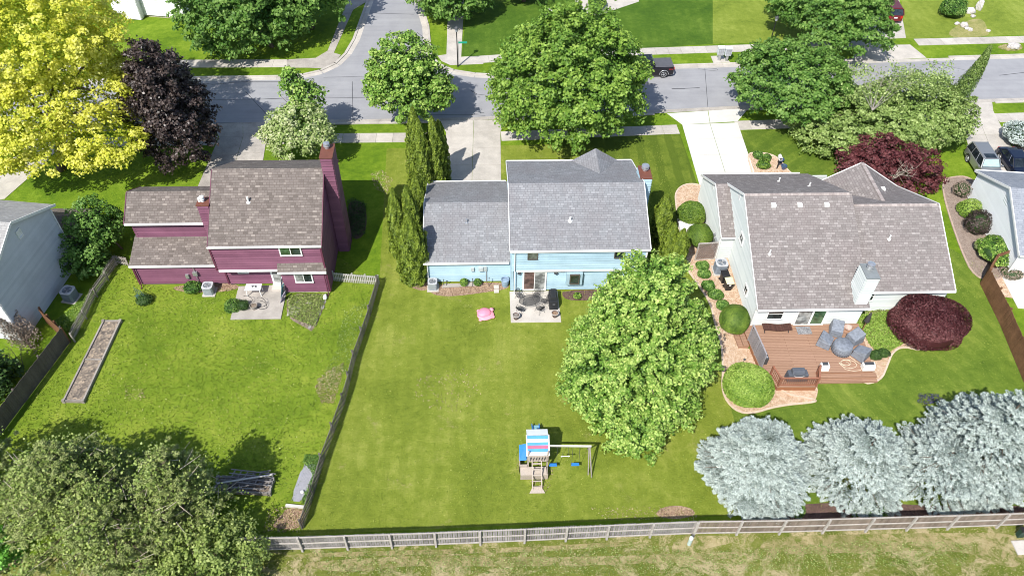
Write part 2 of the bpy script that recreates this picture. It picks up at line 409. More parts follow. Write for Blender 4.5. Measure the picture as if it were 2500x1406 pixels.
# ================================================================ GROUND
G_D, G_M, G_L = (.045, .085, .012), (.105, .165, .022), (.20, .26, .045)
M_GROUND = lawn_mat('turf', (.06, .13, .008), (.14, .23, .014), (.25, .34, .035))
M_WEEDY = lawn_mat('weedy_turf', (.085, .15, .012), (.175, .255, .022), (.30, .355, .05), dry=(.36, .30, .14), dry_lo=.70, weeds=.5)
M_MIDLAWN = lawn_mat('middle_turf', (.105, .15, .016), (.20, .25, .032), (.32, .345, .075), dry=(.33, .29, .12), dry_lo=.63, stripe=(0.0, .55), stripe_amt=.28)
M_RIGHTLAWN = lawn_mat('groomed_turf', (.060, .115, .013), (.14, .21, .026), (.25, .305, .055), stripe=(.35, .6), stripe_amt=.35)
M_YELLAWN = lawn_mat('yellow_turf', (.10, .155, .018), (.20, .26, .035), (.30, .35, .07), stripe=(0.0, .5), stripe_amt=.15)
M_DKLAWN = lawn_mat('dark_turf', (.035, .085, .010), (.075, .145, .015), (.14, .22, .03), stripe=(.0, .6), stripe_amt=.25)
M_VERGE = lawn_mat('rear_turf', (.07, .11, .014), (.15, .18, .03), (.24, .25, .07), dry=(.46, .38, .22), dry_lo=.535, dry_scale=.5)
M_STRIPEY = lawn_mat('striped_turf', (.05, .09, .010), (.12, .17, .02), (.19, .235, .035), stripe=(0.0, .75), stripe_amt=.75)
M_TAN = lawn_mat('dry_turf', (.18, .17, .06), (.36, .30, .15), (.52, .44, .26), dry=(.15, .18, .035), dry_lo=.52, dry_scale=1.2)
sheet('ground', [(-300, -200), (320, -200), (320, 420), (-300, 420)], 0.0, M_GROUND)
lawns = [
 ('lawn', M_WEEDY, [(-32.9, 22), (-30.6, 45.2), (-27, 46), (-12, 46), (-9.2, 43.4), (-8.6, 42.9), (-11.75, 21.9)]),
 ('lawn', M_MIDLAWN, [(-11.7, 21.9), (-8.6, 42.9), (-9.4, 60.8), (16.9, 61.6), (17.0, 47), (17.1, 42), (16.9, 34), (17.2, 22.6)]),
 ('lawn', M_RIGHTLAWN, [(17.2, 22.6), (16.9, 34), (17.1, 42), (18, 47), (38, 48), (42, 43), (40.0, 42.0), (38.5, 22.5)]),
 ('lawn', M_VERGE, [(-60, -40), (-30, 21.0), (17, 21.6), (60, 23.0), (80, -40)]),
]
for i, (n, mt, rg_) in enumerate(lawns): sheet(n, rg_, .004, mt)
sheet('lawn', px_ring([(1375, 340), (1460, 335), (1560, 327), (1660, 327), (1703, 452), (1690, 470), (1640, 560), (1585, 700), (1560, 640), (1590, 470), (1540, 392), (1375, 380)]), .008, M_STRIPEY)
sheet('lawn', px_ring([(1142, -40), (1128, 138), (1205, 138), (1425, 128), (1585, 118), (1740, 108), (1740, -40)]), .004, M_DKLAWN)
sheet('lawn', px_ring([(1740, -60), (1740, 108), (1905, 103), (2090, 95), (2010, -60)]), .004, M_YELLAWN)
sheet('lawn', px_ring([(2195, -60), (2210, 95), (2500, 86), (2560, 84), (2560, -60)]), .004, M_YELLAWN)
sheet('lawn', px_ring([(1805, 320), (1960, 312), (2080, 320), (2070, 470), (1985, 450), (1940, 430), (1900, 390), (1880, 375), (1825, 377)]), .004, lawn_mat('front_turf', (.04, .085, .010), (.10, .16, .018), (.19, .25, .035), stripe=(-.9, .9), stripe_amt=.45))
# rear strip: dry bands
for _i, pts in enumerate(([(690, 1352), (900, 1345), (1300, 1335), (1560, 1318), (1560, 1330), (1300, 1347), (900, 1356), (700, 1362)],
            [(735, 1385), (760, 1368), (1100, 1352), (1300, 1362), (1650, 1352), (1820, 1345), (1830, 1358), (1640, 1374), (1250, 1384), (1000, 1378), (850, 1398)],
            [(1640, 1310), (1720, 1306), (1810, 1310), (1790, 1325), (1710, 1340), (1700, 1372), (1640, 1382)],
            [(1860, 1322), (1900, 1309), (2160, 1302), (2340, 1300), (2500, 1300), (2500, 1390), (2420, 1375), (2350, 1340), (2060, 1350), (1850, 1352)])):
    sheet('dry_grass', smooth_ring(px_ring(pts)), .010+.0015*_i, M_TAN)

# roads
M_ASPH, nt_, b_ = _mat('asphalt')
_p = pos(nt_); _c = ramp(nt_, noise(nt_, _p, 22, 4, .8), [(.3, (.255, .255, .27)), (.7, (.345, .345, .36))])
_mp = N(nt_, 'ShaderNodeMapping'); _mp.inputs['Scale'].default_value = (.06, .9, 1); L(nt_, _p, _mp.inputs[0])
_c = mixc(nt_, .35, _c, ramp(nt_, noise(nt_, _mp.outputs[0], 1.5, 4), [(.35, (.24, .24, .255)), (.65, (.37, .37, .38))]))
_c = mixc(nt_, .3, _c, ramp(nt_, noise(nt_, _p, .5, 4), [(.35, (.23, .23, .245)), (.65, (.36, .36, .37))]))
L(nt_, _c, b_.inputs['Base Color']); b_.inputs['Roughness'].default_value = .9; b_.inputs['Specular IOR Level'].default_value = .2
S_KERB = [(-140, 62.2), (-60, 63.6), (-29.7, 64.5), (-16, 65.1), (-2.4, 65.35), (14.2, 66.2), (26, 67.1), (47.5, 67.9), (53.2, 68.1), (80, 69.3), (160, 72)]
N_KERB_L = [(-140, 68), (-60, 71.6), (-33.5, 73.0), (-22, 73.2), (-19.2, 73.5), (-17.4, 74.3), (-15.9, 75.8), (-15.0, 77.9), (-14.4, 81), (-13.7, 90), (-13.2, 96), (-9, 140)]
N_KERB_R = [(-1, 140), (-7.6, 96), (-7.9, 90), (-6.7, 84), (-6.35, 80), (-6.1, 77.5), (-5.2, 75.6), (-3.4, 74.2), (-1, 73.5), (1.5, 73.25), (9, 74.0), (20.5, 75.0), (40.4, 75.95), (60.8, 76.9), (90, 78.2), (160, 81)]
sheet('road', S_KERB+list(reversed(N_KERB_R))+[( -9, 140)]+list(reversed(N_KERB_L[:-1])), .012, M_ASPH)
M_CONC = tone_mat('concrete', (.40, .37, .33), (.60, .555, .50), .85, fine=14, fam=.22, stain=.28)
M_CONC_OLD = tone_mat('old_concrete', (.33, .30, .27), (.50, .46, .41), .88, fine=12, fam=.3, stain=.4)
M_WHITE_CONC = tone_mat('new_concrete', (.58, .56, .52), (.68, .66, .62), .85, fine=10, fam=.08, stain=.16)
M_JOINT = plain('joint', (.12, .10, .08), .9)
def strip(name, line, w0, w1, z0, z1, mat, seg=1.5, jitter=.5, gaps=(), side=1, joint=.02):
    """row of slabs along a polyline, from offset w0 to w1 on its left; gaps: arclength ranges left out"""
    mb = MB(); s = 0
    for a, b in zip(line[:-1], line[1:]):
        a = Vector(a); b = Vector(b); d = b-a; ln = d.length; d /= ln; nrm = Vector((-d.y, d.x))*side; k = max(1, round(ln/seg))
        for i in range(k):
            t0 = ln*i/k+joint; t1 = ln*(i+1)/k; mid = a+d*(t0+t1)/2
            if any(g0 < mid.x < g1 for g0, g1 in gaps): continue
            p = [a+d*t0+nrm*w0, a+d*t1+nrm*w0, a+d*t1+nrm*w1, a+d*t0+nrm*w1]
            mb.solid([(q.x, q.y, z0) for q in p], [(q.x, q.y, z1) for q in p], .5+random.uniform(-jitter, jitter))
    return struct(name, mb, mat)
drives_s = ((-26.6, -20.8), (-4.4, 2.5), (18.2, 27.3), (51.0, 53.2))
strip('kerb', S_KERB, -.42, -.14, -.05, .10, M_CONC, 3.0, .35, gaps=drives_s)
strip('gutter', S_KERB, -.14, .42, -.05, .02, M_CONC_OLD, 3.0, .4)
strip('kerb', N_KERB_L, .14, .42, -.05, .10, M_CONC, 3.0, .35)
strip('gutter', N_KERB_L, -.42, .14, -.05, .02, M_CONC, 3.0, .4)
strip('kerb', N_KERB_R, .14, .42, -.05, .10, M_CONC, 3.0, .35, gaps=((43.5, 53.5),))
strip('gutter', N_KERB_R, -.42, .14, -.05, .02, M_CONC, 3.0, .4)
# pavements
def px_line(pts): return [G(x, y)[:2] for x, y in pts]
strip('pavement', [(-90, 60.8), (-25.8, 61.5), (-13.8, 61.75), (-4.1, 61.75), (1.6, 61.85), (10, 62.3), (19.2, 62.8), (25.1, 63.35), (38, 63.9), (52.1, 64.35), (90, 65.8)], 0, 1.5, -.05, .03, M_CONC, 1.5, .5, gaps=((-25.9, -21.4), (-4.0, 1.6), (19.0, 25.4), (46.0, 51.8)))
strip('pavement', [(-120, 71.7), (-60, 74.1), (-32.2, 75.3), (-21.3, 75.3), (-18.2, 75.6)], 0, 1.55, -.05, .03, M_CONC, 1.5, .5)
strip('pavement', [(-2.3, 75.75), (5, 76.6), (17.8, 77.5), (32.4, 78.3), (48.1, 79.25), (62.2, 79.85), (100, 81.3)], 0, 1.45, -.05, .03, M_CONC, 1.5, .5, gaps=((46.2, 50.2),))
mb = MB(); mb.prism(px_ring([(700, 148), (770, 143), (800, 125), (850, 0), (870, -40), (912, -40), (895, 5), (862, 25), (815, 130), (832, 135), (820, 152), (790, 168), (750, 166), (700, 166)]), -.05, .031, .3)
struct('pavement', mb, M_CONC_OLD)
mb = MB(); mb.prism(px_ring([(1092, 70), (1100, -60), (1142, -60), (1130, 60), (1126, 140), (1180, 137), (1180, 157), (1100, 160), (1078, 150), (1068, 137), (1090, 134)]), -.05, .031, .5)
struct('pavement', mb, M_CONC)
# driveways as slabs
def drive(ringpx, mat, nx, ny, z=.034, j=.3):
    """quad (bl, br, tr, tl) in photo points split in nx by ny slabs"""
    q = [Vector(G(*p)) for p in ringpx]; mb = MB()
    for i in range(nx):
        for k in range(ny):
            def P_(u, v): a = q[0].lerp(q[1], u); b = q[3].lerp(q[2], u); return a.lerp(b, v)
            g = .0035; c = [P_((i)/nx+g, k/ny+g/2), P_((i+1)/nx-g, k/ny+g/2), P_((i+1)/nx-g, (k+1)/ny-g/2), P_(i/nx+g, (k+1)/ny-g/2)]
            mb.solid([(p.x, p.y, -.05) for p in c], [(p.x, p.y, z) for p in c], .5+random.uniform(-j, j))
    struct('driveway', mb, mat)
drive([(1080, 447), (1224, 447), (1222, 322), (1089, 325)], M_CONC, 2, 3)
drive([(1089, 325), (1222, 322), (1235, 294), (1075, 296)], M_CONC, 2, 1, .033)
drive([(480, 462), (632, 462), (652, 333), (535, 335)], M_CONC_OLD, 2, 3)
drive([(535, 335), (652, 333), (668, 302), (518, 305)], M_CONC_OLD, 2, 1, .033)
drive([(1710, 462), (1856, 462), (1801, 300), (1665, 305)], M_WHITE_CONC, 2, 4, j=.15)
drive([(1665, 305), (1801, 297), (1828, 265), (1628, 278)], M_WHITE_CONC, 2, 1, .033, j=.15)
drive([(2392, 455), (2520, 455), (2425, 272), (2340, 275)], M_CONC, 2, 3, j=.2)
drive([(2340, 275), (2425, 272), (2422, 250), (2350, 253)], M_CONC, 1, 1, .033)
drive([(2105, 98), (2212, 94), (2190, -30), (2100, -30)], M_CONC, 2, 3)
drive([(2075, 152), (2262, 142), (2222, 110), (2100, 112)], M_CONC, 2, 1, .033)
drive([(-80, 500), (12, 486), (110, 400), (20, 400)], M_CONC, 1, 2)
drive([(20, 400), (110, 400), (190, 310), (100, 310)], M_CONC, 1, 2)
mb = MB(); mb.prism(px_ring([(1735, 138), (1765, 137), (1782, 152), (1742, 155)]), -.05, .03); struct('mailbox_pad', mb, M_CONC)
mb = MB(); mb.prism(px_ring([(1410, -30), (1500, -30), (1500, 5), (1555, -15), (1560, 5), (1462, 38), (1432, 42), (1400, 30)]), -.05, .03); struct('path', mb, M_CONC)
# tar lines: cracks sealed in the road
M_TAR = plain('tar', (.035, .035, .04), .6)
def tar(pts, w_=.07):
    mb = MB()
    q = [Vector((*G(*p)[:2], .0)) for p in pts]
    for a, b in zip(q[:-1], q[1:]):
        d = (b-a).normalized(); n_ = Vector((-d.y, d.x, 0))*w_/2*random.uniform(.7, 1.3); a2 = a-d*.01; z = .0165+random.uniform(0, .001)
        mb.poly([(*(a2-n_)[:2], z), (*(b-n_)[:2], z), (*(b+n_)[:2], z), (*(a2+n_)[:2], z)])
    struct('crack_seal', mb, M_TAR)
tar([(480, 244), (640, 243), (760, 238), (900, 240), (1060, 238)]); tar([(470, 202), (520, 207), (600, 200), (700, 200)], .05)
tar([(790, 190), (900, 187)], .05); tar([(905, 33), (1010, 36)], .07); tar([(520, 301), (700, 299), (900, 294)], .06)
tar([(1640, 217), (1672, 217), (1708, 215)], .09); tar([(1150, 222), (1165, 231), (1190, 234), (1240, 235)], .06)
tar([(1560, 273), (1620, 271), (1700, 266), (1780, 263)], .06); tar([(2320, 195), (2398, 193)], .09); tar([(1040, 281), (1150, 281), (1185, 283)], .05)
tar([(1705, 169), (1740, 174), (1752, 172), (1750, 169), (1730, 167)], .05); tar([(2275, 150), (2300, 160), (2370, 175)], .04); tar([(1150, 281), (1170, 277), (1182, 276)], .05)
tar([(1250, 200), (1420, 214), (1600, 205)], .04); tar([(600, 225), (660, 290)], .04); tar([(860, 200), (862, 292)], .04); tar([(1330, 186), (1334, 283)], .04); tar([(1720, 158), (1728, 262)], .04); tar([(2440, 185), (2500, 178)], .06)
tar([(1100, 180), (1092, 187), (1080, 190)], .05); tar([(1018, 80), (1040, 97), (1041, 108)], .05)

# planting beds
def speck(name, c1, c2, c3, scale=16):
    m, nt, b = _mat(name); p = pos(nt); v = N(nt, 'ShaderNodeTexVoronoi'); v.inputs['Scale'].default_value = scale; L(nt, p, v.inputs['Vector'])
    c = ramp(nt, v.outputs['Color'], [(.15, c1), (.5, c2), (.85, c3)]); c = mixc(nt, .35, c, ramp(nt, noise(nt, p, 2.5, 4), [(.35, c1), (.65, c3)]))
    L(nt, c, b.inputs['Base Color']); b.inputs['Roughness'].default_value = .95; bump(nt, b, v.outputs['Distance'], 1, .05); return m
M_PEACH = speck('peach_gravel', (.42, .24, .14), (.60, .41, .27), (.75, .62, .47))
M_BROWNGR = speck('brown_gravel', (.22, .16, .13), (.33, .25, .20), (.46, .37, .31), 22)
M_MULCH = speck('bark_mulch', (.14, .08, .05), (.30, .19, .12), (.50, .36, .25), 14)
M_DARKMULCH = speck('dark_mulch', (.07, .04, .035), (.13, .07, .06), (.22, .14, .11), 18)
M_SOIL = speck('soil', (.10, .075, .055), (.19, .15, .115), (.36, .29, .22), 8)
M_EDGE = plain('edging', (.60, .47, .36), .85, fine=10)
def bed(pts, mat, z=.016, smooth=2, edge=None, nm='planting_bed'):
    r = px_ring(pts); r = smooth_ring(r, smooth) if smooth else r; sheet(nm, r, z, mat)
    if edge:
        mb = MB(); n_ = len(r); rr = r
        for i in range(n_):
            a, b = Vector(rr[i]), Vector(rr[(i+1) % n_])
            mb.beam((a.x, a.y, .03), (b.x, b.y, .03), .14, .09, tone=.5)
        struct('bed_edging', mb, edge)
bed([(1650, 500), (1648, 470), (1670, 450), (1708, 450), (1722, 470), (1760, 590), (1850, 800), (1870, 880), (1900, 960), (1990, 975), (1992, 982), (1900, 990), (1830, 1012), (1790, 1000), (1762, 960), (1765, 900), (1762, 840), (1745, 790), (1735, 740), (1700, 690), (1672, 650), (1662, 590)], M_PEACH, edge=M_EDGE)
bed([(1995, 968), (1998, 938), (1900, 930), (1870, 975), (1895, 985), (1985, 985)], M_PEACH, .020)
bed([(2105, 745), (2330, 735), (2330, 780), (2260, 860), (2205, 845), (2178, 860), (2165, 895), (2150, 930), (2100, 940), (2080, 860)], M_PEACH, edge=M_EDGE)
bed([(1822, 376), (1850, 373), (1885, 378), (1905, 392), (1925, 420), (1990, 470), (1960, 475), (1840, 475), (1838, 425)], M_PEACH, edge=M_EDGE)
bed([(2300, 440), (2330, 432), (2365, 432), (2395, 460), (2470, 640), (2440, 690), (2378, 678), (2345, 610), (2305, 490)], M_BROWNGR, edge=plain('stone_edging', (.45, .34, .27), .9, fine=12))
bed([(2425, 640), (2520, 600), (2520, 735), (2430, 722), (2400, 680)], M_PEACH, .012, 1)
bed([(2440, 300), (2560, 298), (2560, 400), (2500, 425), (2470, 350)], M_BROWNGR, smooth=1)
bed([(1045, 706), (1060, 695), (1150, 690), (1243, 690), (1243, 706), (1170, 716), (1110, 724), (1060, 722)], M_MULCH)
bed([(1372, 709), (1500, 707), (1500, 730), (1400, 735), (1374, 727)], M_DARKMULCH, smooth=1)
bed([(990, 690), (1010, 706), (1040, 712), (1060, 690), (1040, 520), (1010, 520), (1000, 600)], M_MULCH, .012)
bed([(430, 697), (560, 690), (590, 700), (560, 712), (470, 716), (420, 708)], M_MULCH)
bed([(700, 718), (800, 716), (795, 740), (765, 812), (745, 800), (700, 775)], M_SOIL, smooth=1)
bed([(1598, 1260), (1610, 1240), (1650, 1232), (1690, 1240), (1700, 1258), (1650, 1268)], M_MULCH)
bed([(1890, 1255), (1940, 1230), (2100, 1225), (2400, 1240), (2500, 1230), (2520, 1270), (2100, 1280), (1900, 1282)], M_DARKMULCH)
bed([(690, 1252), (705, 1238), (750, 1243), (738, 1290), (690, 1292), (660, 1285)], M_MULCH)
bed([(2310, 80), (2360, 50), (2400, 45), (2412, 75), (2415, 90), (2330, 95)], lawn_mat('patchy_turf', (.14, .18, .05), (.30, .29, .10), (.45, .38, .20)))
bed([(2430, 118), (2450, 108), (2490, 108), (2500, 120), (2470, 128)], M_TAN)
bed([(848, 495), (868, 488), (895, 500), (895, 575), (855, 590)], M_DARKMULCH)
# patios
mb = MB(); mb.prism([(1.79, 41.95), (1.79, 38.73), (5.66, 38.70), (5.6, 41.95)], -.05, .07, .8); struct('patio', mb, M_CONC)
mb = MB(); mb.prism([(-19.71, 42.9), (-19.63, 39.44), (-15.81, 39.45), (-15.85, 43.0)], -.05, .08, .4); struct('patio', mb, M_CONC_OLD)

# grass blades
M_BLADE = leaf_mat('grass_blade', (.075, .14, .012), (.19, .265, .028), (.44, .47, .11), .3)
M_BLADE_DRY = leaf_mat('dry_blade', (.10, .13, .02), (.28, .26, .09), (.55, .48, .28), .2)
def blades(ring, per, mat, seed, h=.09, skip=()):
    rg = np.random.default_rng(seed); r = np.array([p[:2] for p in ring]); area = abs(sum(r[i][0]*r[(i+1) % len(r)][1]-r[(i+1) % len(r)][0]*r[i][1] for i in range(len(r))))/2
    P = scatter(ring, int(area*per), rg)
    for s in skip: P = P[~in_poly(P, s)]
    X = np.stack([P[:, 0], P[:, 1], rg.uniform(.01, h*.5, len(P))], 1); nn = rg.normal(size=(len(P), 3))*[1, 1, .35]+[0, 0, .35]
    k = np.array([.9, .35]); patch = .5+.5*np.sin(P@k*1.1+np.sin(P@k[::-1]*.7)*2)
    o = leaf_mesh('grass', X, nn, h*rg.uniform(.7, 1.6, len(P)), .45, mat, .25*patch+rg.uniform(.05, .75, len(P)), None, np.tile([0, 0, .6], (len(P), 1)), .5, seed)
    return tag(o, 'short blades of lawn grass', 'grass', kind='stuff')
HOUSE_SKIP = [[(-27.5, 43.2), (-12.3, 42.1), (-11, 52), (-27.5, 52)], [(-4.8, 43), (12.3, 41.9), (12.3, 52.5), (-4.8, 52.5)], [(-19.7, 43), (-19.6, 39.4), (-15.8, 39.4), (-15.8, 43)],
    [(1.8, 42), (1.8, 38.7), (5.7, 38.7), (5, 42)], [(19, 37), (36, 39), (36, 51), (19, 53)], [(17.2, 31), (28.5, 31.8), (30, 38), (18, 48), (16.9, 47)], [(-5, 41.5), (1.9, 41.5), (1.9, 43.2), (-5, 43.2)]]
blades(lawns[0][2], 60, M_BLADE, 1, .11, HOUSE_SKIP); blades([(-11.7, 21.9), (-8.6, 42.9), (-9.4, 60.8), (-4.1, 60.8), (-4.1, 53), (12.5, 53), (12.5, 61.6), (16.9, 61.6), (17.0, 47), (16.9, 34), (17.2, 22.6)], 45, M_BLADE, 2, .08, HOUSE_SKIP)
blades(lawns[2][2], 40, M_BLADE, 3, .07, HOUSE_SKIP+[[(24, 22), (39, 22), (39, 29), (24, 29)]])
for _k, (_r, _n) in enumerate(((px_ring([(775, 925), (800, 905), (840, 885), (835, 925), (815, 985), (785, 985), (770, 950)]), 260), (px_ring([(905, 425), (935, 415), (960, 440), (945, 475), (915, 462)]), 90), (px_ring([(1255, 1120), (1290, 1140), (1300, 1200), (1345, 1200), (1350, 1145), (1370, 1120), (1340, 1150), (1265, 1148)]), 130), (px_ring([(300, 950), (350, 945), (355, 975), (310, 980)]), 60), (px_ring([(1440, 1240), (1560, 1236), (1700, 1240), (1700, 1270), (1480, 1268)]), 60), (px_ring([(1020, 920), (1130, 900), (1180, 960), (1120, 1010), (1010, 990)]), 25), (px_ring([(655, 1240), (740, 1235), (735, 1300), (640, 1298)]), 160))):
    blades(_r, _n, leaf_mat('straw_blade', (.22, .17, .08), (.46, .37, .22), (.66, .56, .38), .15), 300+_k, .12)
blades([(-20, 12), (-14, 20.4), (17, 21.4), (34, 22.3), (36, 12)], 75, M_BLADE_DRY, 4, .10)
# ================================================================ HOUSES
M_PURPLE = tone_mat('plum_siding', (.15, .055, .095), (.235, .095, .15), .55, fine=10, fam=.12, stain=.22, spec=.35)
M_PURPLE_DK = plain('plum_trim', (.12, .03, .06), .6)
M_BLUE = tone_mat('blue_siding', (.32, .47, .56), (.43, .58, .66), .6, fine=10, fam=.10, stain=.22)
M_GREY = tone_mat('pale_grey_siding', (.52, .565, .55), (.66, .69, .67), .6, fine=10, fam=.06, stain=.08)
M_WHITE = tone_mat('white_siding', (.74, .75, .75), (.82, .83, .83), .6, fine=10, fam=.05, stain=.08)
M_LGREY = tone_mat('weathered_grey_siding', (.52, .54, .55), (.64, .65, .66), .6, fine=10, fam=.08, stain=.15)
M_TRIM = plain('white_trim', (.76, .76, .74), .5, var=.06)
M_GLASS = glass('window_glass'); M_GLASS2 = glass('curtained_glass', (.22, .23, .22), .15); M_GLASSG = glass('green_glass', (.05, .10, .05), .08)
M_FOUND = plain('foundation', (.52, .46, .38), .9, fine=6)
M_BROWNCAP = plain('brown_cap', (.16, .06, .04), .5)
M_METAL = plain('galvanised', (.55, .56, .58), .35, .7, var=.1); M_DKMETAL = plain('dark_metal', (.08, .085, .09), .5, .3)
M_BLACK = plain('black_plastic', (.018, .018, .02), .45); M_BROWNFR = plain('bronze_frame', (.10, .085, .07), .5)
M_ROOF_P = shingle_mat('brown_shingle', (.095, .08, .07), (.17, .145, .13), (.30, .26, .23), (.10, .075, .065), .36, .2, streak=(.15, .125, .115), streak_amt=.4)
M_ROOF_B = shingle_mat('grey_shingle', (.19, .195, .205), (.255, .26, .272), (.335, .34, .352), (.12, .12, .13), .36, .2, streak=(.21, .195, .20), streak_amt=.6)
M_ROOF_G = shingle_mat('taupe_shingle', (.165, .148, .14), (.228, .205, .195), (.35, .32, .305), (.13, .105, .10), .36, .2, streak=(.22, .18, .175), streak_amt=.3)
M_ROOF_L = shingle_mat('pale_grey_shingle', (.28, .275, .27), (.36, .35, .34), (.45, .44, .42), (.22, .21, .20), .4, .18, streak_amt=.1)
M_ROOF_R = shingle_mat('slate_shingle', (.22, .24, .28), (.29, .31, .35), (.36, .38, .42), (.16, .17, .20), .4, .18, streak_amt=.1)

DEP = .08
def siding(mb, A, B, z0, z1, lap=.24, prof=None, back=.12, seed=0):
    """real lap boards from A to B (outward is right of A->B); prof(z)->(s0,s1) for gables"""
    A = Vector((*A, 0)); B = Vector((*B, 0)); d = (B-A); ln = d.length; d /= ln; n = Vector((d.y, -d.x, 0)); rg = random.Random(seed)
    pr = prof or (lambda z: (0, ln)); k = max(1, round((z1-z0)/lap)); h = (z1-z0)/k
    for i in range(k):
        za, zb = z0+i*h, z0+(i+1)*h; a0, a1 = pr(za+.001); b0, b1 = pr(zb-.001)
        if a1-a0 < .05: continue
        if b1 < b0: b0 = b1 = (b0+b1)/2
        t = rg.uniform(.1, .9)
        P_ = lambda s, z, o: tuple(A+d*s+n*o+Vector((0, 0, z)))
        mb.poly([P_(a0, za, DEP), P_(a1, za, DEP), P_(b1, zb, .004), P_(b0, zb, .004)], t)
        mb.poly([P_(a0, za, 0), P_(a1, za, 0), P_(a1, za, DEP), P_(a0, za, DEP)], t)
        mb.poly([P_(a0, za, 0), P_(a0, za, DEP), P_(b0, zb, .004), P_(b0, zb, 0)], t)
        mb.poly([P_(a1, za, 0), P_(b1, zb, 0), P_(b1, zb, .004), P_(a1, za, DEP)], t)
    # solid backing a little behind the boards
    zs = [z0+(z1-z0)*i/8 for i in range(9)]; Lh = [pr(z+.0005 if z < z1 else z-.0005) for z in zs]
    ring = [A+d*a+n*-.002+Vector((0, 0, z)) for z, (a, b) in zip(zs, Lh)]+[A+d*b+n*-.002+Vector((0, 0, z)) for z, (a, b) in reversed(list(zip(zs, Lh)))]
    mb.solid([tuple(p-n*back) for p in ring], [tuple(p) for p in ring], .5)
def slab(mb, pts, th=.12):
    """roof plane: corners on its top face, thickness straight down"""
    mb.solid([(x, y, z-th) for x, y, z in pts], pts)
def window(parent, A, d, s0, s1, z0, z1, frame=None, pane=None, split='v', fw=.10, out=.05, panes=None, nm='window', label=None, pane_nm='pane'):
    """frame ring on a wall through A with unit direction d (outward right of d); panes as children"""
    A = Vector((*A, 0)); d = Vector((*d, 0)).normalized(); n = Vector((d.y, -d.x, 0)); mb = MB()
    P_ = lambda s, z, o: A+d*s+n*(o+.085 if o > 0 else 0)+Vector((0, 0, z))
    def bar(a0, a1, b0, b1, o0=0.0, o1=out):
        ring = [(a0, b0), (a1, b0), (a1, b1), (a0, b1)]
        mb.solid([tuple(P_(s, z, o0)) for s, z in ring], [tuple(P_(s, z, o1)) for s, z in ring])
    bar(s0, s1, z0, z0+fw, 0, out+.03); bar(s0, s1, z1-fw, z1); bar(s0, s0+fw, z0+fw, z1-fw); bar(s1-fw, s1, z0+fw, z1-fw)
    mid = (s0+s1)/2; midz = (z0+z1)/2
    if split == 'v': bar(mid-.03, mid+.03, z0+fw, z1-fw, 0, out-.01)
    if split == 'h': bar(s0+fw, s1-fw, midz-.03, midz+.03, 0, out-.01)
    fr = mb.build(nm, frame or M_TRIM, parent)
    if label: fr['label'] = label
    cells = {'v': [(s0+fw, mid-.03, z0+fw, z1-fw), (mid+.03, s1-fw, z0+fw, z1-fw)], 'h': [(s0+fw, s1-fw, z0+fw, midz-.03), (s0+fw, s1-fw, midz+.03, z1-fw)]}.get(split, [(s0+fw, s1-fw, z0+fw, z1-fw)])
    for i, (a0, a1, b0, b1) in enumerate(cells):
        q = MB(); ring = [(a0, b0), (a1, b0), (a1, b1), (a0, b1)]
        q.solid([tuple(P_(s, z, .003)) for s, z in ring], [tuple(P_(s, z, out-.022)) for s, z in ring])
        mt = (panes[i % len(panes)] if panes else pane) or M_GLASS
        o = q.build(pane_nm, mt); o.parent = fr
        # mesh kept in world place: undo the parents' offsets
        off = Vector((0, 0, 0)); p = fr
        while p is not None: off += p.location; p = p.parent
        o.location = -off
    return fr
def gutter(parent, x0, x1, y, z, mat=None, side=-1):
    mb = MB(); y0, y1 = (y-.12, y-.003) if side < 0 else (y+.003, y+.12)
    mb.box(x0, x1, y0, y1, z-.13, z+.005); return mb.build('gutter', mat or M_TRIM, parent)
def rake(parent, pts, mat=None, off=.03, nm='rake_board'):
    mb = MB()
    for a, b in zip(pts[:-1], pts[1:]): mb.beam(a, b, .06, .2)
    return mb.build(nm, mat or M_TRIM, parent)
def vent_pipe(parent, x, y, z, h=.35, r=.055, mat=None):
    mb = MB(); mb.lathe((x, y, z-.12), [(r*2.4, .0), (r*2.2, .14), (r, .16), (r, h+.12)], 10); mb.build('vent_pipe', mat or M_TRIM, parent)
def gable_prof(L_, ze, zp, sp=.5):
    return lambda z: (0, L_) if z <= ze else (L_*sp*(z-ze)/(zp-ze), L_-L_*(1-sp)*(z-ze)/(zp-ze))
def chim_cap(parent, x, y, z, r=.2, mat=None):
    mb = MB(); mb.lathe((x, y, z), [(r*.8, 0), (r*.8, .16), (r*1.15, .18), (r*1.15, .24), (r*.8, .26), (r*.8, .36), (r*1.2, .38), (r*1.15, .46), (r*.3, .52)], 18)
    mb.build('flue_cap', mat or M_METAL, parent, smooth=False)

# ---- purple house
H1 = thing('house', 'two storey plum purple house with brown shingle roofs and a tall purple chimney', 'house', (-20, 46, 0))
m1 = MB()
siding(m1, (-27.4, 43.2), (-20.4, 43.2), .25, 2.45, seed=1)                 # lower garage rear
siding(m1, (-20.4, 43.1), (-15.8, 43.1), .25, 2.5, seed=2)
siding(m1, (-15.8, 43.1), (-15.8, 42.15), .25, 2.6, seed=3)
siding(m1, (-15.8, 42.15), (-12.38, 42.15), .25, 2.6, seed=4)
siding(m1, (-20.6, 42.35), (-12.38, 42.35), 2.5, 5.2, seed=5)
siding(m1, (-12.36, 42.2), (-12.36, 52.3), .25, 8.3, prof=gable_prof(10.1, 5.2, 8.3), seed=6)
siding(m1, (-20.55, 52.3), (-20.55, 42.4), 2.4, 8.3, prof=gable_prof(9.9, 5.2, 8.3), seed=7)
siding(m1, (-12.4, 52.25), (-20.5, 52.25), .25, 5.2, seed=8)
siding(m1, (-27.35, 45.45), (-20.6, 45.45), 2.9, 4.95, seed=9)
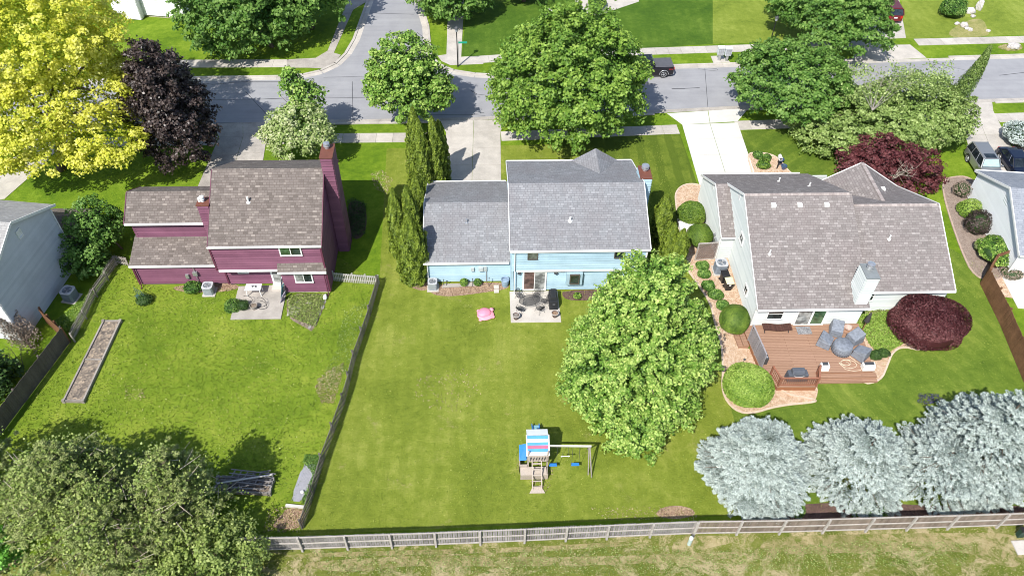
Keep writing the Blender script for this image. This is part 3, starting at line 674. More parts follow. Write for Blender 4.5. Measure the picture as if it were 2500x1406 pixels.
siding(m1, (-27.35, 49.2), (-27.35, 45.4), .25, 6.2, prof=gable_prof(3.8, 4.9, 6.2), seed=10)
siding(m1, (-27.4, 49.2), (-27.4, 43.2), .25, 2.4, seed=11)
siding(m1, (-20.6, 49.2), (-27.35, 49.2), .25, 4.95, seed=12)
m1.build('wall', M_PURPLE, H1)
q = MB(); q.box(-27.35, -12.45, 43.3, 49.1, -.05, .25); q.box(-15.78, -12.42, 42.2, 43.3, -.05, .249); q.box(-20.4, -12.5, 43.2, 52.2, -.051, .248); q.build('foundation', M_FOUND, H1)
q = MB(); slab(q, [(-20.66, 42.12, 5.22), (-12.25, 42.12, 5.22), (-12.25, 47.2, 8.42), (-20.66, 47.2, 8.42)])
slab(q, [(-20.66, 47.2, 8.419), (-12.25, 47.2, 8.419), (-12.25, 52.38, 5.2), (-20.66, 52.38, 5.2)])
slab(q, [(-27.55, 43.0, 2.42), (-20.62, 43.0, 2.42), (-20.62, 45.5, 3.22), (-27.55, 45.5, 3.22)])
slab(q, [(-27.65, 45.05, 4.95), (-20.62, 45.05, 4.95), (-20.62, 47.2, 6.3), (-27.65, 47.2, 6.3)])
slab(q, [(-27.65, 47.2, 6.299), (-20.62, 47.2, 6.299), (-20.62, 49.4, 4.95), (-27.65, 49.4, 4.95)])
slab(q, [(-15.95, 41.86, 2.68), (-12.25, 41.86, 2.68), (-12.25, 42.36, 3.25), (-15.95, 42.36, 3.25)], .08)
rf = q.build('roof', M_ROOF_P, H1)
for a in ((-20.66, -12.25, 42.12, 5.2), (-27.55, -20.8, 43.0, 2.4), (-27.65, -20.62, 45.05, 4.93), (-15.95, -12.25, 41.86, 2.66)): gutter(H1, *a)
q = MB(); q.box(-20.5, -15.8, 42.22, 42.34, 2.36, 2.56); q.build('trim_board', M_TRIM, H1)
for pts in ([(-20.62, 42.1, 5.12), (-20.62, 47.2, 8.33)], [(-12.22, 42.1, 5.12), (-12.22, 47.2, 8.33), (-12.22, 52.4, 5.1)], [(-27.66, 45.0, 4.86), (-27.66, 47.2, 6.22), (-27.66, 49.4, 4.86)]): rake(H1, pts, M_PURPLE_DK)
for x, y, a, b in ((-27.42, 43.15, .25, 2.4), (-12.34, 42.1, .25, 5.1), (-20.42, 43.04, .25, 2.4), (-20.62, 42.32, 2.5, 5.1)): q = MB(); q.beam((x, y, a), (x, y, b), .13, .13); q.build('corner_board', M_PURPLE_DK, H1)
window(H1, (-20.6, 42.35), (1, 0), 5.08, 6.75, 4.02, 5.08, split='v', panes=[M_GLASSG, M_GLASS])
window(H1, (-20.4, 43.1), (1, 0), .95, 1.82, 1.45, 2.3, split='h', panes=[M_GLASS, M_GLASS2])
window(H1, (-15.8, 42.15), (1, 0), .95, 2.35, 1.3, 2.38, split='v', panes=[M_GLASS2, M_GLASS])
dr = window(H1, (-20.4, 43.1), (1, 0), 3.45, 4.55, .25, 2.38, split='h', fw=.14, nm='door', panes=[M_GLASS2, M_GLASS], label='white storm door with glass')
q = MB(); q.box(-17.0, -15.9, 42.35, 43.05, -.02, .22, .9); q.build('door_step', M_CONC, H1)
for (x0, x1, y0, y1, z0, z1, sd) in ((-12.25, -11.42, 46.85, 48.45, -.05, 9.6, 20), (-21.5, -20.7, 44.7, 45.55, 2.6, 6.95, 30)):
    q = MB(); siding(q, (x0, y0), (x1, y0), max(z0, 0), z1, seed=sd); siding(q, (x1, y0), (x1, y1), max(z0, 0), z1, seed=sd+1)
    siding(q, (x1, y1), (x0, y1), max(z0, 0), z1, seed=sd+2); siding(q, (x0, y1), (x0, y0), max(z0, 0), z1, seed=sd+3)
    ch = q.build('chimney', M_PURPLE, H1); q = MB(); q.box(x0-.08, x1+.08, y0-.08, y1+.08, z1, z1+.07); q.build('chimney_top', M_BROWNCAP, ch).location = (0, 0, 0)
    chim_cap(H1, (x0+x1)/2-.05, (y0+y1)/2+(.35 if sd == 20 else 0), z1+.07, .21 if sd == 20 else .15, M_METAL if sd == 20 else M_TRIM)
chim_cap(H1, -21.35, 45.1, 6.9, .12, M_TRIM)
vent_pipe(H1, -17.75, 45.0, 7.0, .5, .08)
q = MB(); q.box(-22.95, -22.6, 42.95, 43.16, 1.25, 1.6); q.tube([(-22.78, 43.05, .3), (-22.78, 43.05, 2.3)], .03); q.build('utility_meter', M_METAL, H1); q = MB(); q.box(-23.6, -23.35, 43.0, 43.16, .9, 1.3); q.build('utility_meter', M_METAL, H1)
q = MB(); q.box(-17.35, -17.2, 42.85, 43.06, 1.9, 2.2); q.build('porch_light', M_TRIM, H1)

# ---- blue house
H2 = thing('house', 'two storey sky blue house with grey shingle roof and attached low garage wing', 'house', (4, 47, 0))
m2 = MB()
siding(m2, (-4.75, 43.15), (1.95, 43.15), .12, 2.4, seed=41); siding(m2, (-4.75, 52.5), (-4.75, 43.15), .12, 4.1, prof=gable_prof(9.35, 2.4, 4.1), seed=42)
siding(m2, (1.95, 42.12), (12.15, 42.12), .12, 2.45, seed=43, lap=.23); siding(m2, (1.95, 41.95), (12.2, 41.95), 2.45, 4.7, seed=44, lap=.24)
siding(m2, (1.93, 52.4), (1.93, 42.0), .12, 6.6, prof=gable_prof(10.4, 4.7, 6.6), seed=45); siding(m2, (12.2, 42.0), (12.2, 52.4), .12, 6.6, prof=gable_prof(10.4, 4.7, 6.6), seed=46)
siding(m2, (12.2, 52.4), (1.95, 52.4), .12, 4.7, seed=47); siding(m2, (1.9, 52.4), (-4.75, 52.4), .12, 2.4, seed=48)
siding(m2, (11.1, 52.5), (7.4, 52.5), 4.7, 5.9, prof=gable_prof(3.7, 4.7, 5.9), seed=49)
m2.build('wall', M_BLUE, H2)
q = MB(); q.box(-4.7, 1.9, 43.2, 52.3, -.05, .12); q.box(1.95, 12.1, 42.2, 52.3, -.05, .119); q.build('foundation', M_FOUND, H2)
q = MB(); slab(q, [(-4.95, 42.92, 2.42), (1.92, 42.92, 2.42), (1.92, 47.9, 4.25), (-4.95, 47.9, 4.25)]); slab(q, [(-4.95, 47.9, 4.249), (1.92, 47.9, 4.249), (1.92, 52.78, 2.42), (-4.95, 52.78, 2.42)])
slab(q, [(1.78, 41.8, 4.72), (12.38, 41.8, 4.72), (12.38, 47.2, 6.75), (1.78, 47.2, 6.75)]); slab(q, [(1.78, 47.2, 6.749), (12.38, 47.2, 6.749), (12.38, 52.6, 4.72), (1.78, 52.6, 4.72)])
slab(q, [(7.2, 52.62, 4.66), (9.25, 52.62, 5.98), (9.25, 49.2, 5.98), (7.2, 50.0, 4.66)], .1); slab(q, [(9.25, 52.62, 5.979), (11.3, 52.62, 4.66), (11.3, 50.0, 4.66), (9.25, 49.2, 5.979)], .1)
q.build('roof', M_ROOF_B, H2)
for a in ((-4.95, 1.75, 42.92, 2.4), (1.78, 12.38, 41.8, 4.7)): gutter(H2, *a)
gutter(H2, -4.95, 1.75, 52.78, 2.44, side=1); gutter(H2, 1.78, 12.38, 52.6, 4.74, side=1)
for pts in ([(1.75, 41.8, 4.66), (1.75, 47.2, 6.69), (1.75, 52.6, 4.66)], [(12.41, 41.8, 4.66), (12.41, 47.2, 6.69), (12.41, 52.6, 4.66)], [(-4.98, 42.92, 2.36), (-4.98, 47.9, 4.19), (-4.98, 52.8, 2.36)]): rake(H2, pts)
q = MB(); q.box(2.3, 12.2, 41.84, 41.94, 2.34, 2.5); q.beam((1.97, 42.08, .1), (1.97, 42.08, 4.6), .1, .1); q.box(12.12, 12.24, 41.86, 41.96, .2, 4.6); q.build('trim_board', M_TRIM, H2)
window(H2, (1.95, 41.95), (1, 0), 1.15, 1.93, 3.72, 4.63, M_BROWNFR, split='', fw=.06, panes=[glass('dim_glass', (.09, .10, .09), .1)])
window(H2, (1.95, 41.95), (1, 0), 7.75, 8.55, 3.75, 4.63, M_BROWNFR, split='', fw=.06)
M_GLASSBR = glass('reflecting_glass', (.10, .06, .05), .05)
window(H2, (1.95, 42.12), (1, 0), .85, 2.72, .12, 2.3, fw=.12, split='v', nm='sliding_door', panes=[M_GLASSBR, M_GLASS2])
q = MB(); q.box(6.2, 7.45, 41.72, 42.1, .95, 2.2); bw = q.build('bay_window', M_BLUE, H2); 
window(H2, (1.95, 41.72), (1, 0), 4.5, 5.25, 1.2, 2.2, M_BROWNFR, split='', fw=.07)
q = MB(); q.blob((5.35, 41.9, 2.15), (.14, .14, .1)); q.blob((2.5, 41.9, 2.15), (.12, .12, .1)); q.build('porch_light', M_DKMETAL, H2)
q = MB(); siding(q, (12.3, 47.9), (13.15, 47.9), 0, 6.5, seed=50); siding(q, (13.15, 47.9), (13.15, 49.45), 0, 6.5, seed=51); siding(q, (13.15, 49.45), (12.3, 49.45), 0, 6.5, seed=52); siding(q, (12.28, 49.45), (12.28, 47.9), 0, 6.5, seed=53)
ch = q.build('chimney', M_BLUE, H2); q = MB(); q.box(12.24, 13.2, 47.85, 49.5, 6.5, 6.57); q.build('chimney_top', M_BROWNCAP, ch)
chim_cap(H2, 12.75, 48.95, 6.57, .26)
vent_pipe(H2, -1.55, 46.2, 3.62, .35, .07, M_METAL); vent_pipe(H2, 6.42, 44.1, 5.6, .35, .08)
for a in ((-1.25, -1.0, 42.95, 43.12, 1.35, 1.7), (-.65, -.3, 42.9, 43.12, 1.4, 1.75), (-.25, 0, 42.98, 43.12, 1.35, 1.8)): q = MB(); q.box(*a); q.build('utility_meter', plain('meter_grey', (.45, .5, .52), .5), H2)
q = MB(); q.tube([(-.05, 43.0, .1), (-.05, 43.0, 1.5)], .03); q.build('conduit', M_METAL, H2)

for _P, _x, _y, _z in ((H1, -27.3, 43.05, 2.3), (H1, -12.5, 42.0, 2.5), (H2, -4.65, 43.0, 2.3), (H2, 2.15, 41.85, 4.6)):
    q = MB(); q.tube([(_x, _y-.06, _z), (_x, _y-.05, .15), (_x, _y-.3, .08)], .04, 6); q.build('downpipe', M_PURPLE_DK if _P is H1 else M_TRIM, _P)
# ---- pale grey house
H3 = thing('house', 'pale grey sided house with broad taupe shingle roofs behind a brown deck', 'house', (27, 45, 0))
zp = lambda y: 6.7-.547*(y-45.7)
m3 = MB()
siding(m3, (20.1, 37.8), (28.2, 37.8), .1, 2.6, seed=61); siding(m3, (28.2, 37.8), (28.2, 39.4), .1, 2.6, seed=62); siding(m3, (28.2, 39.4), (35.3, 39.4), .1, 2.6, seed=63)
siding(m3, (20.15, 53.0), (20.15, 37.8), .1, 6.55, prof=gable_prof(15.2, 2.6, 6.55, .48), seed=64)
siding(m3, (19.1, 53.0), (19.1, 45.45), .1, 4.6, prof=gable_prof(7.55, 2.6, 4.6, .5), seed=65); siding(m3, (19.1, 45.45), (20.15, 45.45), .1, 2.7, seed=66)
siding(m3, (35.3, 39.4), (35.3, 51.5), .1, 5.6, prof=gable_prof(12.1, 2.6, 5.6), seed=67); siding(m3, (30, 53.0), (19.1, 53.0), .1, 2.6, seed=68); siding(m3, (35.3, 51.0), (28.0, 51.0), .1, 5.1, prof=gable_prof(7.3, 2.6, 5.1), seed=69)
m3.build('wall', M_GREY, H3)
q = MB(); q.box(20.2, 28.1, 37.9, 52.9, -.05, .1); q.box(28.1, 35.2, 39.5, 50.9, -.05, .099); q.build('foundation', M_FOUND, H3)
q = MB()
slab(q, [(19.98, 37.43, 2.62), (28.4, 37.43, 2.62), (28.4, 45.7, 6.72), (19.98, 45.7, 6.72)])
slab(q, [(19.98, 45.7, 6.719), (28.4, 45.7, 6.719), (28.4, 53.3, zp(53.3)), (19.98, 53.3, zp(53.3))])
slab(q, [(18.95, 45.2, 2.62), (20.12, 45.2, 2.62), (20.12, 49.4, 4.7), (18.95, 49.4, 4.7)])
slab(q, [(18.95, 49.4, 4.699), (19.98, 49.4, 4.699), (19.98, 53.3, zp(53.3)+.004), (18.95, 53.3, zp(53.3)+.004)])
slab(q, [(28.2, 39.05, 2.62), (35.55, 39.05, 2.62), (35.55, 45.4, 5.78), (28.2, 45.4, 5.78)])
slab(q, [(28.2, 45.4, 5.779), (35.55, 45.4, 5.779), (35.55, 51.2, 2.75), (28.2, 51.2, 2.75)])
slab(q, [(27.75, 51.35, 2.62), (31.7, 51.35, 5.22), (31.7, 45.6, 5.22), (27.75, 45.6, 2.62)]); slab(q, [(31.7, 51.35, 5.219), (35.65, 51.35, 2.62), (35.65, 45.6, 2.62), (31.7, 45.6, 5.219)])
q.build('roof', M_ROOF_G, H3)
q = MB()
def caps(x0, x1, y, z):
    n_ = int((x1-x0)/.2)
    for i in range(n_): q.solid([(x0+i*.2, y-.16, z-.07), (x0+i*.2+.19, y-.16, z-.07), (x0+i*.2+.19, y+.16, z-.07), (x0+i*.2, y+.16, z-.07)], [(x0+i*.2, y-.03, z+.03), (x0+i*.2+.19, y-.03, z+.045), (x0+i*.2+.19, y+.03, z+.045), (x0+i*.2, y+.03, z+.03)], random.random())
caps(20, 28.3, 45.7, 6.72); caps(28.4, 35.5, 45.4, 5.78)
for i in range(26): q.box(31.56, 31.84, 46.3+i*.195, 46.3+i*.195+.185, 5.15, 5.25, random.random())
q.build('ridge_cap', tone_mat('cap_shingle', (.24, .20, .19), (.44, .385, .36), .9), H3)
for a in ((19.98, 28.4, 37.43, 2.6), (28.42, 35.6, 39.05, 2.6), (18.95, 20.1, 45.2, 2.6)): gutter(H3, *a)
gutter(H3, 18.95, 27.7, 53.3, 2.6, side=1)
for pts in ([(19.95, 37.43, 2.56), (19.95, 45.7, 6.66), (19.95, 49.5, 4.6)], [(18.92, 45.2, 2.56), (18.92, 49.4, 4.63), (18.92, 53.3, zp(53.3)-.05)], [(35.58, 39.05, 2.56), (35.58, 45.4, 5.72), (35.58, 51.2, 2.7)], [(27.72, 51.38, 2.56), (31.7, 51.38, 5.16), (35.68, 51.38, 2.56)]): rake(H3, pts)
for x, y in ((20.03, 37.74), (18.99, 45.4)): q = MB(); q.beam((x, y, .1), (x, y, 2.6), .13, .13); q.build('corner_board', M_TRIM, H3)
window(H3, (20.1, 37.8), (1, 0), .85, 2.15, 1.15, 2.4, split='h'); window(H3, (28.2, 39.4), (1, 0), .55, 1.5, 1.3, 2.4, split='h')
window(H3, (20.1, 37.8), (1, 0), 3.15, 4.35, .45, 2.45, fw=.1, split='', nm='sliding_door', panes=[M_GLASS2]); window(H3, (20.1, 37.8), (1, 0), 4.25, 5.45, .45, 2.45, fw=.16, split='', nm='door', panes=[M_GLASSG], out=.07)
window(H3, (20.15, 53.0), (0, -1), 8.6, 9.5, 3.2, 4.1, split='v', fw=.13); window(H3, (20.15, 53.0), (0, -1), 12.2, 13.0, 1.1, 1.95, split='v', fw=.12)
for (yy, zz, xx) in ((46.55, 5.35, 20.12), (49.9, 3.55, 19.07)): 
    q = MB(); q.box(xx-.05, xx, yy, yy+.4, zz, zz+.6); q.build('gable_vent', M_TRIM, H3)
q = MB(); siding(q, (27.3, 37.72), (28.2, 37.72), 2.4, 5.45, seed=71); siding(q, (28.2, 37.72), (28.2, 39.2), 2.4, 5.45, seed=72); siding(q, (28.2, 39.2), (27.3, 39.2), 2.4, 5.45, seed=73); siding(q, (27.3, 39.2), (27.3, 37.72), 2.4, 5.45, seed=74)
ch = q.build('chimney', M_GREY, H3); q = MB(); q.box(27.25, 28.25, 37.67, 39.25, 5.45, 5.5); q.build('chimney_top', plain('lead_cap', (.28, .30, .30), .5, .3), ch)
chim_cap(H3, 27.8, 38.75, 5.5, .24)
for i, x in enumerate((21.95, 24.0, 26.1)):
    q = MB(); q.box(x, x+.36, 44.65, 45.0, 6.1, 6.42); q.build('roof_vent', M_TRIM, H3)
q = MB(); q.box(32.6, 32.95, 48.6, 48.95, 4.3, 4.62); q.build('roof_vent', M_TRIM, H3)
for x, y in ((20.75, 41.3), (25.6, 48.2), (30.5, 42.8), (23.9, 50.1)): vent_pipe(H3, x+.6, y, min(zp(y), 2.62+.496*(y-37.43)) if x < 29 else 4.5, .4, .06)
for a in ((18.85, 19.07, 45.9, 46.4, .9, 1.5), (18.9, 19.07, 46.7, 46.95, 1.0, 1.4)): q = MB(); q.box(*a); q.build('utility_meter', M_METAL, H3)
q = MB(); q.tube([(18.95, 46.6, .05), (18.95, 46.6, 1.8)], .035); q.build('conduit', M_METAL, H3)
q = MB(); q.blob((26.2, 37.6, 2.35), (.13, .13, .1)); q.build('porch_light', M_DKMETAL, H3)

def framed(root, px, py, ang):
    """converter from a house's own axes to the place"""
    ca, sa = math.cos(ang), math.sin(ang); return lambda x, y, z=0: (px+x*ca-y*sa, py+x*sa+y*ca, z)
# ---- far right white house
H4 = thing('house', 'white sided house with slate blue roof at the right edge beside the parked cars', 'house', (46, 48, 0))
T = framed(H4, 42.6, 43.0, R(-6.5)); m4 = MB()
A, B = T(0, 10.2)[:2], T(0, 0)[:2]
siding(m4, A, B, .1, 5.0, prof=gable_prof(10.2, 2.7, 5.0), seed=81, lap=.22); siding(m4, B, T(9, 0)[:2], .1, 2.7, seed=82); siding(m4, T(9, 10.2)[:2], A, .1, 2.7, seed=83); m4.build('wall', M_WHITE, H4)
q = MB(); slab(q, [T(-.25, -.3, 2.62), T(9, -.3, 2.62), T(9, 5.1, 5.1), T(-.25, 5.1, 5.1)]); slab(q, [T(-.25, 5.1, 5.1), T(9, 5.1, 5.1), T(9, 10.5, 2.62), T(-.25, 10.5, 2.62)]); q.build('roof', M_ROOF_R, H4)
rake(H4, [T(-.28, -.3, 2.56), T(-.28, 5.1, 5.04), T(-.28, 10.5, 2.56)]); q = MB(); q.beam(T(-.2, -.38, 2.58), T(9, -.38, 2.58), .1, .12); q.beam(T(-.2, 10.58, 2.58), T(9, 10.58, 2.58), .1, .12); q.build('gutter', M_TRIM, H4)
q = MB(); q.tube([T(-.1, -.1, 2.5), T(-.1, -.1, .1)], .05); q.build('downpipe', M_TRIM, H4)
q = MB(); q.beam(T(-.02, 4.6, 3.75), T(-.02, 5.4, 3.75), .06, .7); q.build('gable_vent', M_GREY, H4)
q = MB(); q.prism([T(-.4, 1.2)[:2], T(-.3, -3.6)[:2], T(6, -3.8)[:2], T(6, .0)[:2], T(0, 0)[:2]], -.04, .05, .9); struct('patio', q, M_WHITE_CONC)
# ---- far left grey house (in shade)
H5 = thing('house', 'weathered light grey house at the left edge with its big gable in shade', 'house', (-38, 42, 0))
T = framed(H5, -34.35, 37.7, R(-8)); m5 = MB()
siding(m5, T(0, 0)[:2], T(0, 8.3)[:2], .1, 8.0, prof=gable_prof(8.3, 6.0, 8.0, .5), seed=91); siding(m5, T(-9, 0)[:2], T(0, 0)[:2], .1, 6.0, seed=92); siding(m5, T(0, 8.3)[:2], T(-9, 8.3)[:2], .1, 6.0, seed=93); m5.build('wall', M_LGREY, H5)
q = MB(); slab(q, [T(-9, -.3, 5.95), T(.3, -.3, 5.95), T(.3, 4.15, 8.1), T(-9, 4.15, 8.1)]); slab(q, [T(-9, 4.15, 8.1), T(.3, 4.15, 8.1), T(.3, 8.6, 5.95), T(-9, 8.6, 5.95)]); q.build('roof', M_ROOF_L, H5)
rake(H5, [T(.33, -.3, 5.9), T(.33, 4.15, 8.04), T(.33, 8.6, 5.9)]); window(H5, T(0, 0)[:2], (T(0, 1)[0]-T(0, 0)[0], T(0, 1)[1]-T(0, 0)[1]), 4.3, 4.8, 6.3, 7.0, split='', panes=[M_TRIM])
q = MB(); q.tube([T(.1, 8.2, 5.8), T(.1, 8.2, .1)], .05); q.build('downpipe', M_TRIM, H5)
q = MB(); q.box(-35.5, -31.9, 46.4, 49.4, 0, 2.3); q.build('porch', M_LGREY, H5); q = MB(); slab(q, [(-35.7, 46.1, 2.5), (-31.6, 46.1, 2.5), (-31.6, 47.9, 3.3), (-35.7, 47.9, 3.3)]); slab(q, [(-35.7, 47.9, 3.299), (-31.6, 47.9, 3.299), (-31.6, 49.7, 2.5), (-35.7, 49.7, 2.5)]); q.build('porch_roof', M_ROOF_P, H5)
for i in range(3): window(H5, (-31.88, 46.6), (0, 1), .05+i*.85, .8+i*.85, .6, 2.2, split='', fw=.07)
# ---- white house beyond the side street
H6 = thing('house', 'white house across the street, only its lower wall showing at the top left', 'house', (-37, 88, 0))
m6 = MB(); siding(m6, (-43.1, 87.0), (-34.6, 85.6), .3, 5.5, seed=95); siding(m6, (-34.6, 85.6), (-33.5, 93), .3, 5.5, seed=96); siding(m6, (-44, 93), (-43.1, 87.0), .3, 5.5, seed=97)
q0 = MB(); siding(q0, (-41.4, 85.85), (-39.6, 85.55), .1, 5.4, seed=98); siding(q0, (-39.6, 85.55), (-39.5, 86.5), .1, 5.4, seed=99); siding(q0, (-41.3, 86.8), (-41.4, 85.85), .1, 5.4, seed=99)
m6.build('wall', M_WHITE, H6); q0.build('chimney', M_WHITE, H6)
q = MB(); slab(q, [(-44.5, 86.6, 5.5), (-33.8, 85.0, 5.5), (-33.2, 89.5, 7.8), (-44.6, 91, 7.8)]); slab(q, [(-44.6, 91, 7.8), (-33.2, 89.5, 7.8), (-32.8, 94, 5.5), (-44.7, 95.2, 5.5)]); q.build('roof', M_ROOF_L, H6)
q = MB(); q.prism([(-43.2, 87.1), (-34.5, 85.7), (-33.6, 93), (-44, 93)], -.05, .3); q.build('foundation', M_FOUND, H6)
# ================================================================ FENCES
M_PICKET = tone_mat('weathered_picket', (.16, .14, .12), (.42, .38, .34), .9, fine=14, fam=.4, stain=.3)
M_PICKET_LT = tone_mat('pale_picket', (.42, .40, .36), (.66, .63, .58), .9, fine=14, fam=.3, stain=.2)
M_OLDWOOD = tone_mat('silvered_wood', (.10, .09, .088), (.40, .375, .36), .9, fine=16, fam=.45, stain=.35)
M_OLDBROWN = tone_mat('greybrown_wood', (.11, .085, .065), (.33, .265, .215), .9, fine=16, fam=.4, stain=.3)
M_DARKWOOD = tone_mat('dark_wood', (.10, .085, .075), (.17, .145, .13), .9, fine=12, fam=.4, stain=.3)
M_BROWNWOOD = tone_mat('stained_brown_wood', (.16, .075, .04), (.26, .13, .07), .75, fine=8, fam=.5, stain=.45)
M_RAIL = plain('pale_rail', (.42, .385, .35), .9, fine=12)
def fence(name, label, pts, h, mat, wd, gap, span, post, side=1, rails=(.35, .8), top='point', rail_mat=None, lean=0, post_h=0, group=None, railside=None, th=.02):
    """pts: ground points. Each bay of pickets one part, each post one part. side +1: rails on the left of travel"""
    p0 = pts[0]; t = thing(name, label, 'fence', (p0[0], p0[1], 0), group=group)
    rg = random.Random(len(pts)*7+int(h*10)); rs = side if railside is None else railside
    for a, b in zip(pts[:-1], pts[1:]):
        a = Vector((*a[:2], 0)); b = Vector((*b[:2], 0)); ln = (b-a).length; k = max(1, round(ln/span))
        for i in range(k):
            u = a.lerp(b, i/k); v = a.lerp(b, (i+1)/k); d = (v-u).normalized(); n = Vector((-d.y, d.x, 0)); l2 = (v-u).length; mb = MB(); m_ = max(2, int(l2/(wd+gap)))
            l0, l1 = rg.uniform(-lean, lean), rg.uniform(-lean, lean)
            for j in range(m_):
                c = u+d*(l2*(j+.5)/m_); lt = l0+(l1-l0)*j/m_+rg.uniform(-.01, .01); hh = h+rg.uniform(-.03, .03); w2 = wd/2; o = n*-rs*th
                def ring(off): 
                    bs = [(-w2, .04), (w2, .04), (w2, hh-.08 if top == 'point' else hh-.04)]+([(0, hh)] if top == 'point' else [(w2*.5, hh), (-w2*.5, hh)] if top == 'ear' else [])+[(-w2, hh-.08 if top == 'point' else hh-.04)]
                    return [tuple(c+d*x+n*off+n*(lt*z/h)+Vector((0, 0, z))) for x, z in bs]
                mb.solid(ring(0), ring(-rs*th), rg.random())
            bay = mb.build('bay', mat, t)
            rb = MB()
            for r in rails:
                off = n*rs*.045; rb.beam(tuple(u+off+n*l0*r+Vector((0, 0, r*h+rg.uniform(-.02, .02)))), tuple(v+off+n*l1*r+Vector((0, 0, r*h+rg.uniform(-.02, .02)))), .05, .09, tone=rg.uniform(.5, 1))
                rb2 = rb.build('rail', rail_mat or mat, bay); rb2.location = -(bay.location); rb = MB()
                off_ = Vector(t.location); rb2.location = -off_ if False else rb2.location
        for i in range(k+1):
            if i == 0 and a != Vector((*pts[0][:2], 0)): continue
            u = a.lerp(b, i/k); d = (b-a).normalized(); n = Vector((-d.y, d.x, 0))*rs*.11; pm = MB(); pp = u+n
            pm.box(pp.x-post/2, pp.x+post/2, pp.y-post/2, pp.y+post/2, -.1, h+post_h+rg.uniform(-.05, .03), rg.random()); pm.build('post', rail_mat or mat, t)
    return t
g = lambda x, y: G(x, y)[:2]
rear = [g(600, 1343), g(740, 1341), g(850, 1337), g(1065, 1330), g(1280, 1321), g(1480, 1312), g(1690, 1303)]
fence('picket_fence', 'tall silver grey rear fence of close pointed boards along the dry grass strip', rear, 1.8, M_OLDWOOD, .12, .022, 2.7, .12, side=-1, rails=(.12, .52, .95), rail_mat=M_RAIL)
rear2 = [g(1692, 1303), g(1900, 1300), g(2110, 1294), g(2310, 1288), g(2430, 1284)]; rear2.append((rear2[-1][0]+6, rear2[-1][1]+.1))
fence('picket_fence', 'tall brownish rear fence of pointed boards below the blue spruces', rear2, 1.8, M_OLDBROWN, .12, .022, 2.7, .12, side=-1, rails=(.12, .52, .95), rail_mat=M_RAIL)
fence('picket_fence', 'long low dark picket fence between the plum house yard and the middle lawn', [g(925, 697), g(905, 770), g(868, 880), g(842, 985), g(790, 1130), g(742, 1290)], 1.22, tone_mat('dark_picket', (.06, .055, .05), (.22, .20, .18), .9, fine=14, fam=.4, stain=.3), .1, .06, 2.4, .1, side=-1, rails=(.25, .78), lean=.05)
fence('picket_fence', 'short pale picket fence with a gate beside the plum house chimney wall', [g(815, 686), g(862, 691), g(925, 695)], 1.05, M_PICKET_LT, .07, .07, 1.3, .09, side=1, rails=(.3, .8))
fence('picket_fence', 'low leaning picket fence between the left grey house and the plum house', [g(318, 650), g(288, 645), g(235, 725), g(180, 835)], 1.05, M_PICKET, .08, .07, 2.0, .1, side=1, rails=(.3, .8), lean=.08)
pf = [g(172, 835), g(120, 905), g(60, 985), g(0, 1065)]; pf.append((pf[-1][0]-1.2, pf[-1][1]-6))
fence('board_fence', 'dark solid board fence in shade along the left edge of the weedy yard', pf, 1.75, M_DARKWOOD, .14, .004, 2.4, .11, side=-1, rails=(.2, .8), top='flat')
fence('board_fence', 'short sunlit orange brown board fence by the dry shrub at the left house', [g(168, 838), (-33.4, 39.4)], 1.7, M_BROWNWOOD, .14, .004, 1.2, .11, side=-1, rails=(.2, .8), top='flat')
bf = [g(2392, 693), g(2440, 790), g(2500, 935)]; bf.append((bf[-1][0]-.6, bf[-1][1]-9))
fence('board_fence', 'tall dark brown solid board fence along the right hand lawn', bf, 1.85, M_BROWNWOOD, .14, .003, 2.4, .11, side=1, rails=(.15, .85), top='flat')
fence('board_fence', 'short brown board fence running to the white house behind the round shrub', [g(2392, 693), (41.4, 43.7), (43.1, 44.3)], 1.85, M_BROWNWOOD, .14, .003, 2.0, .11, side=-1, rails=(.15, .5, .85), top='flat')

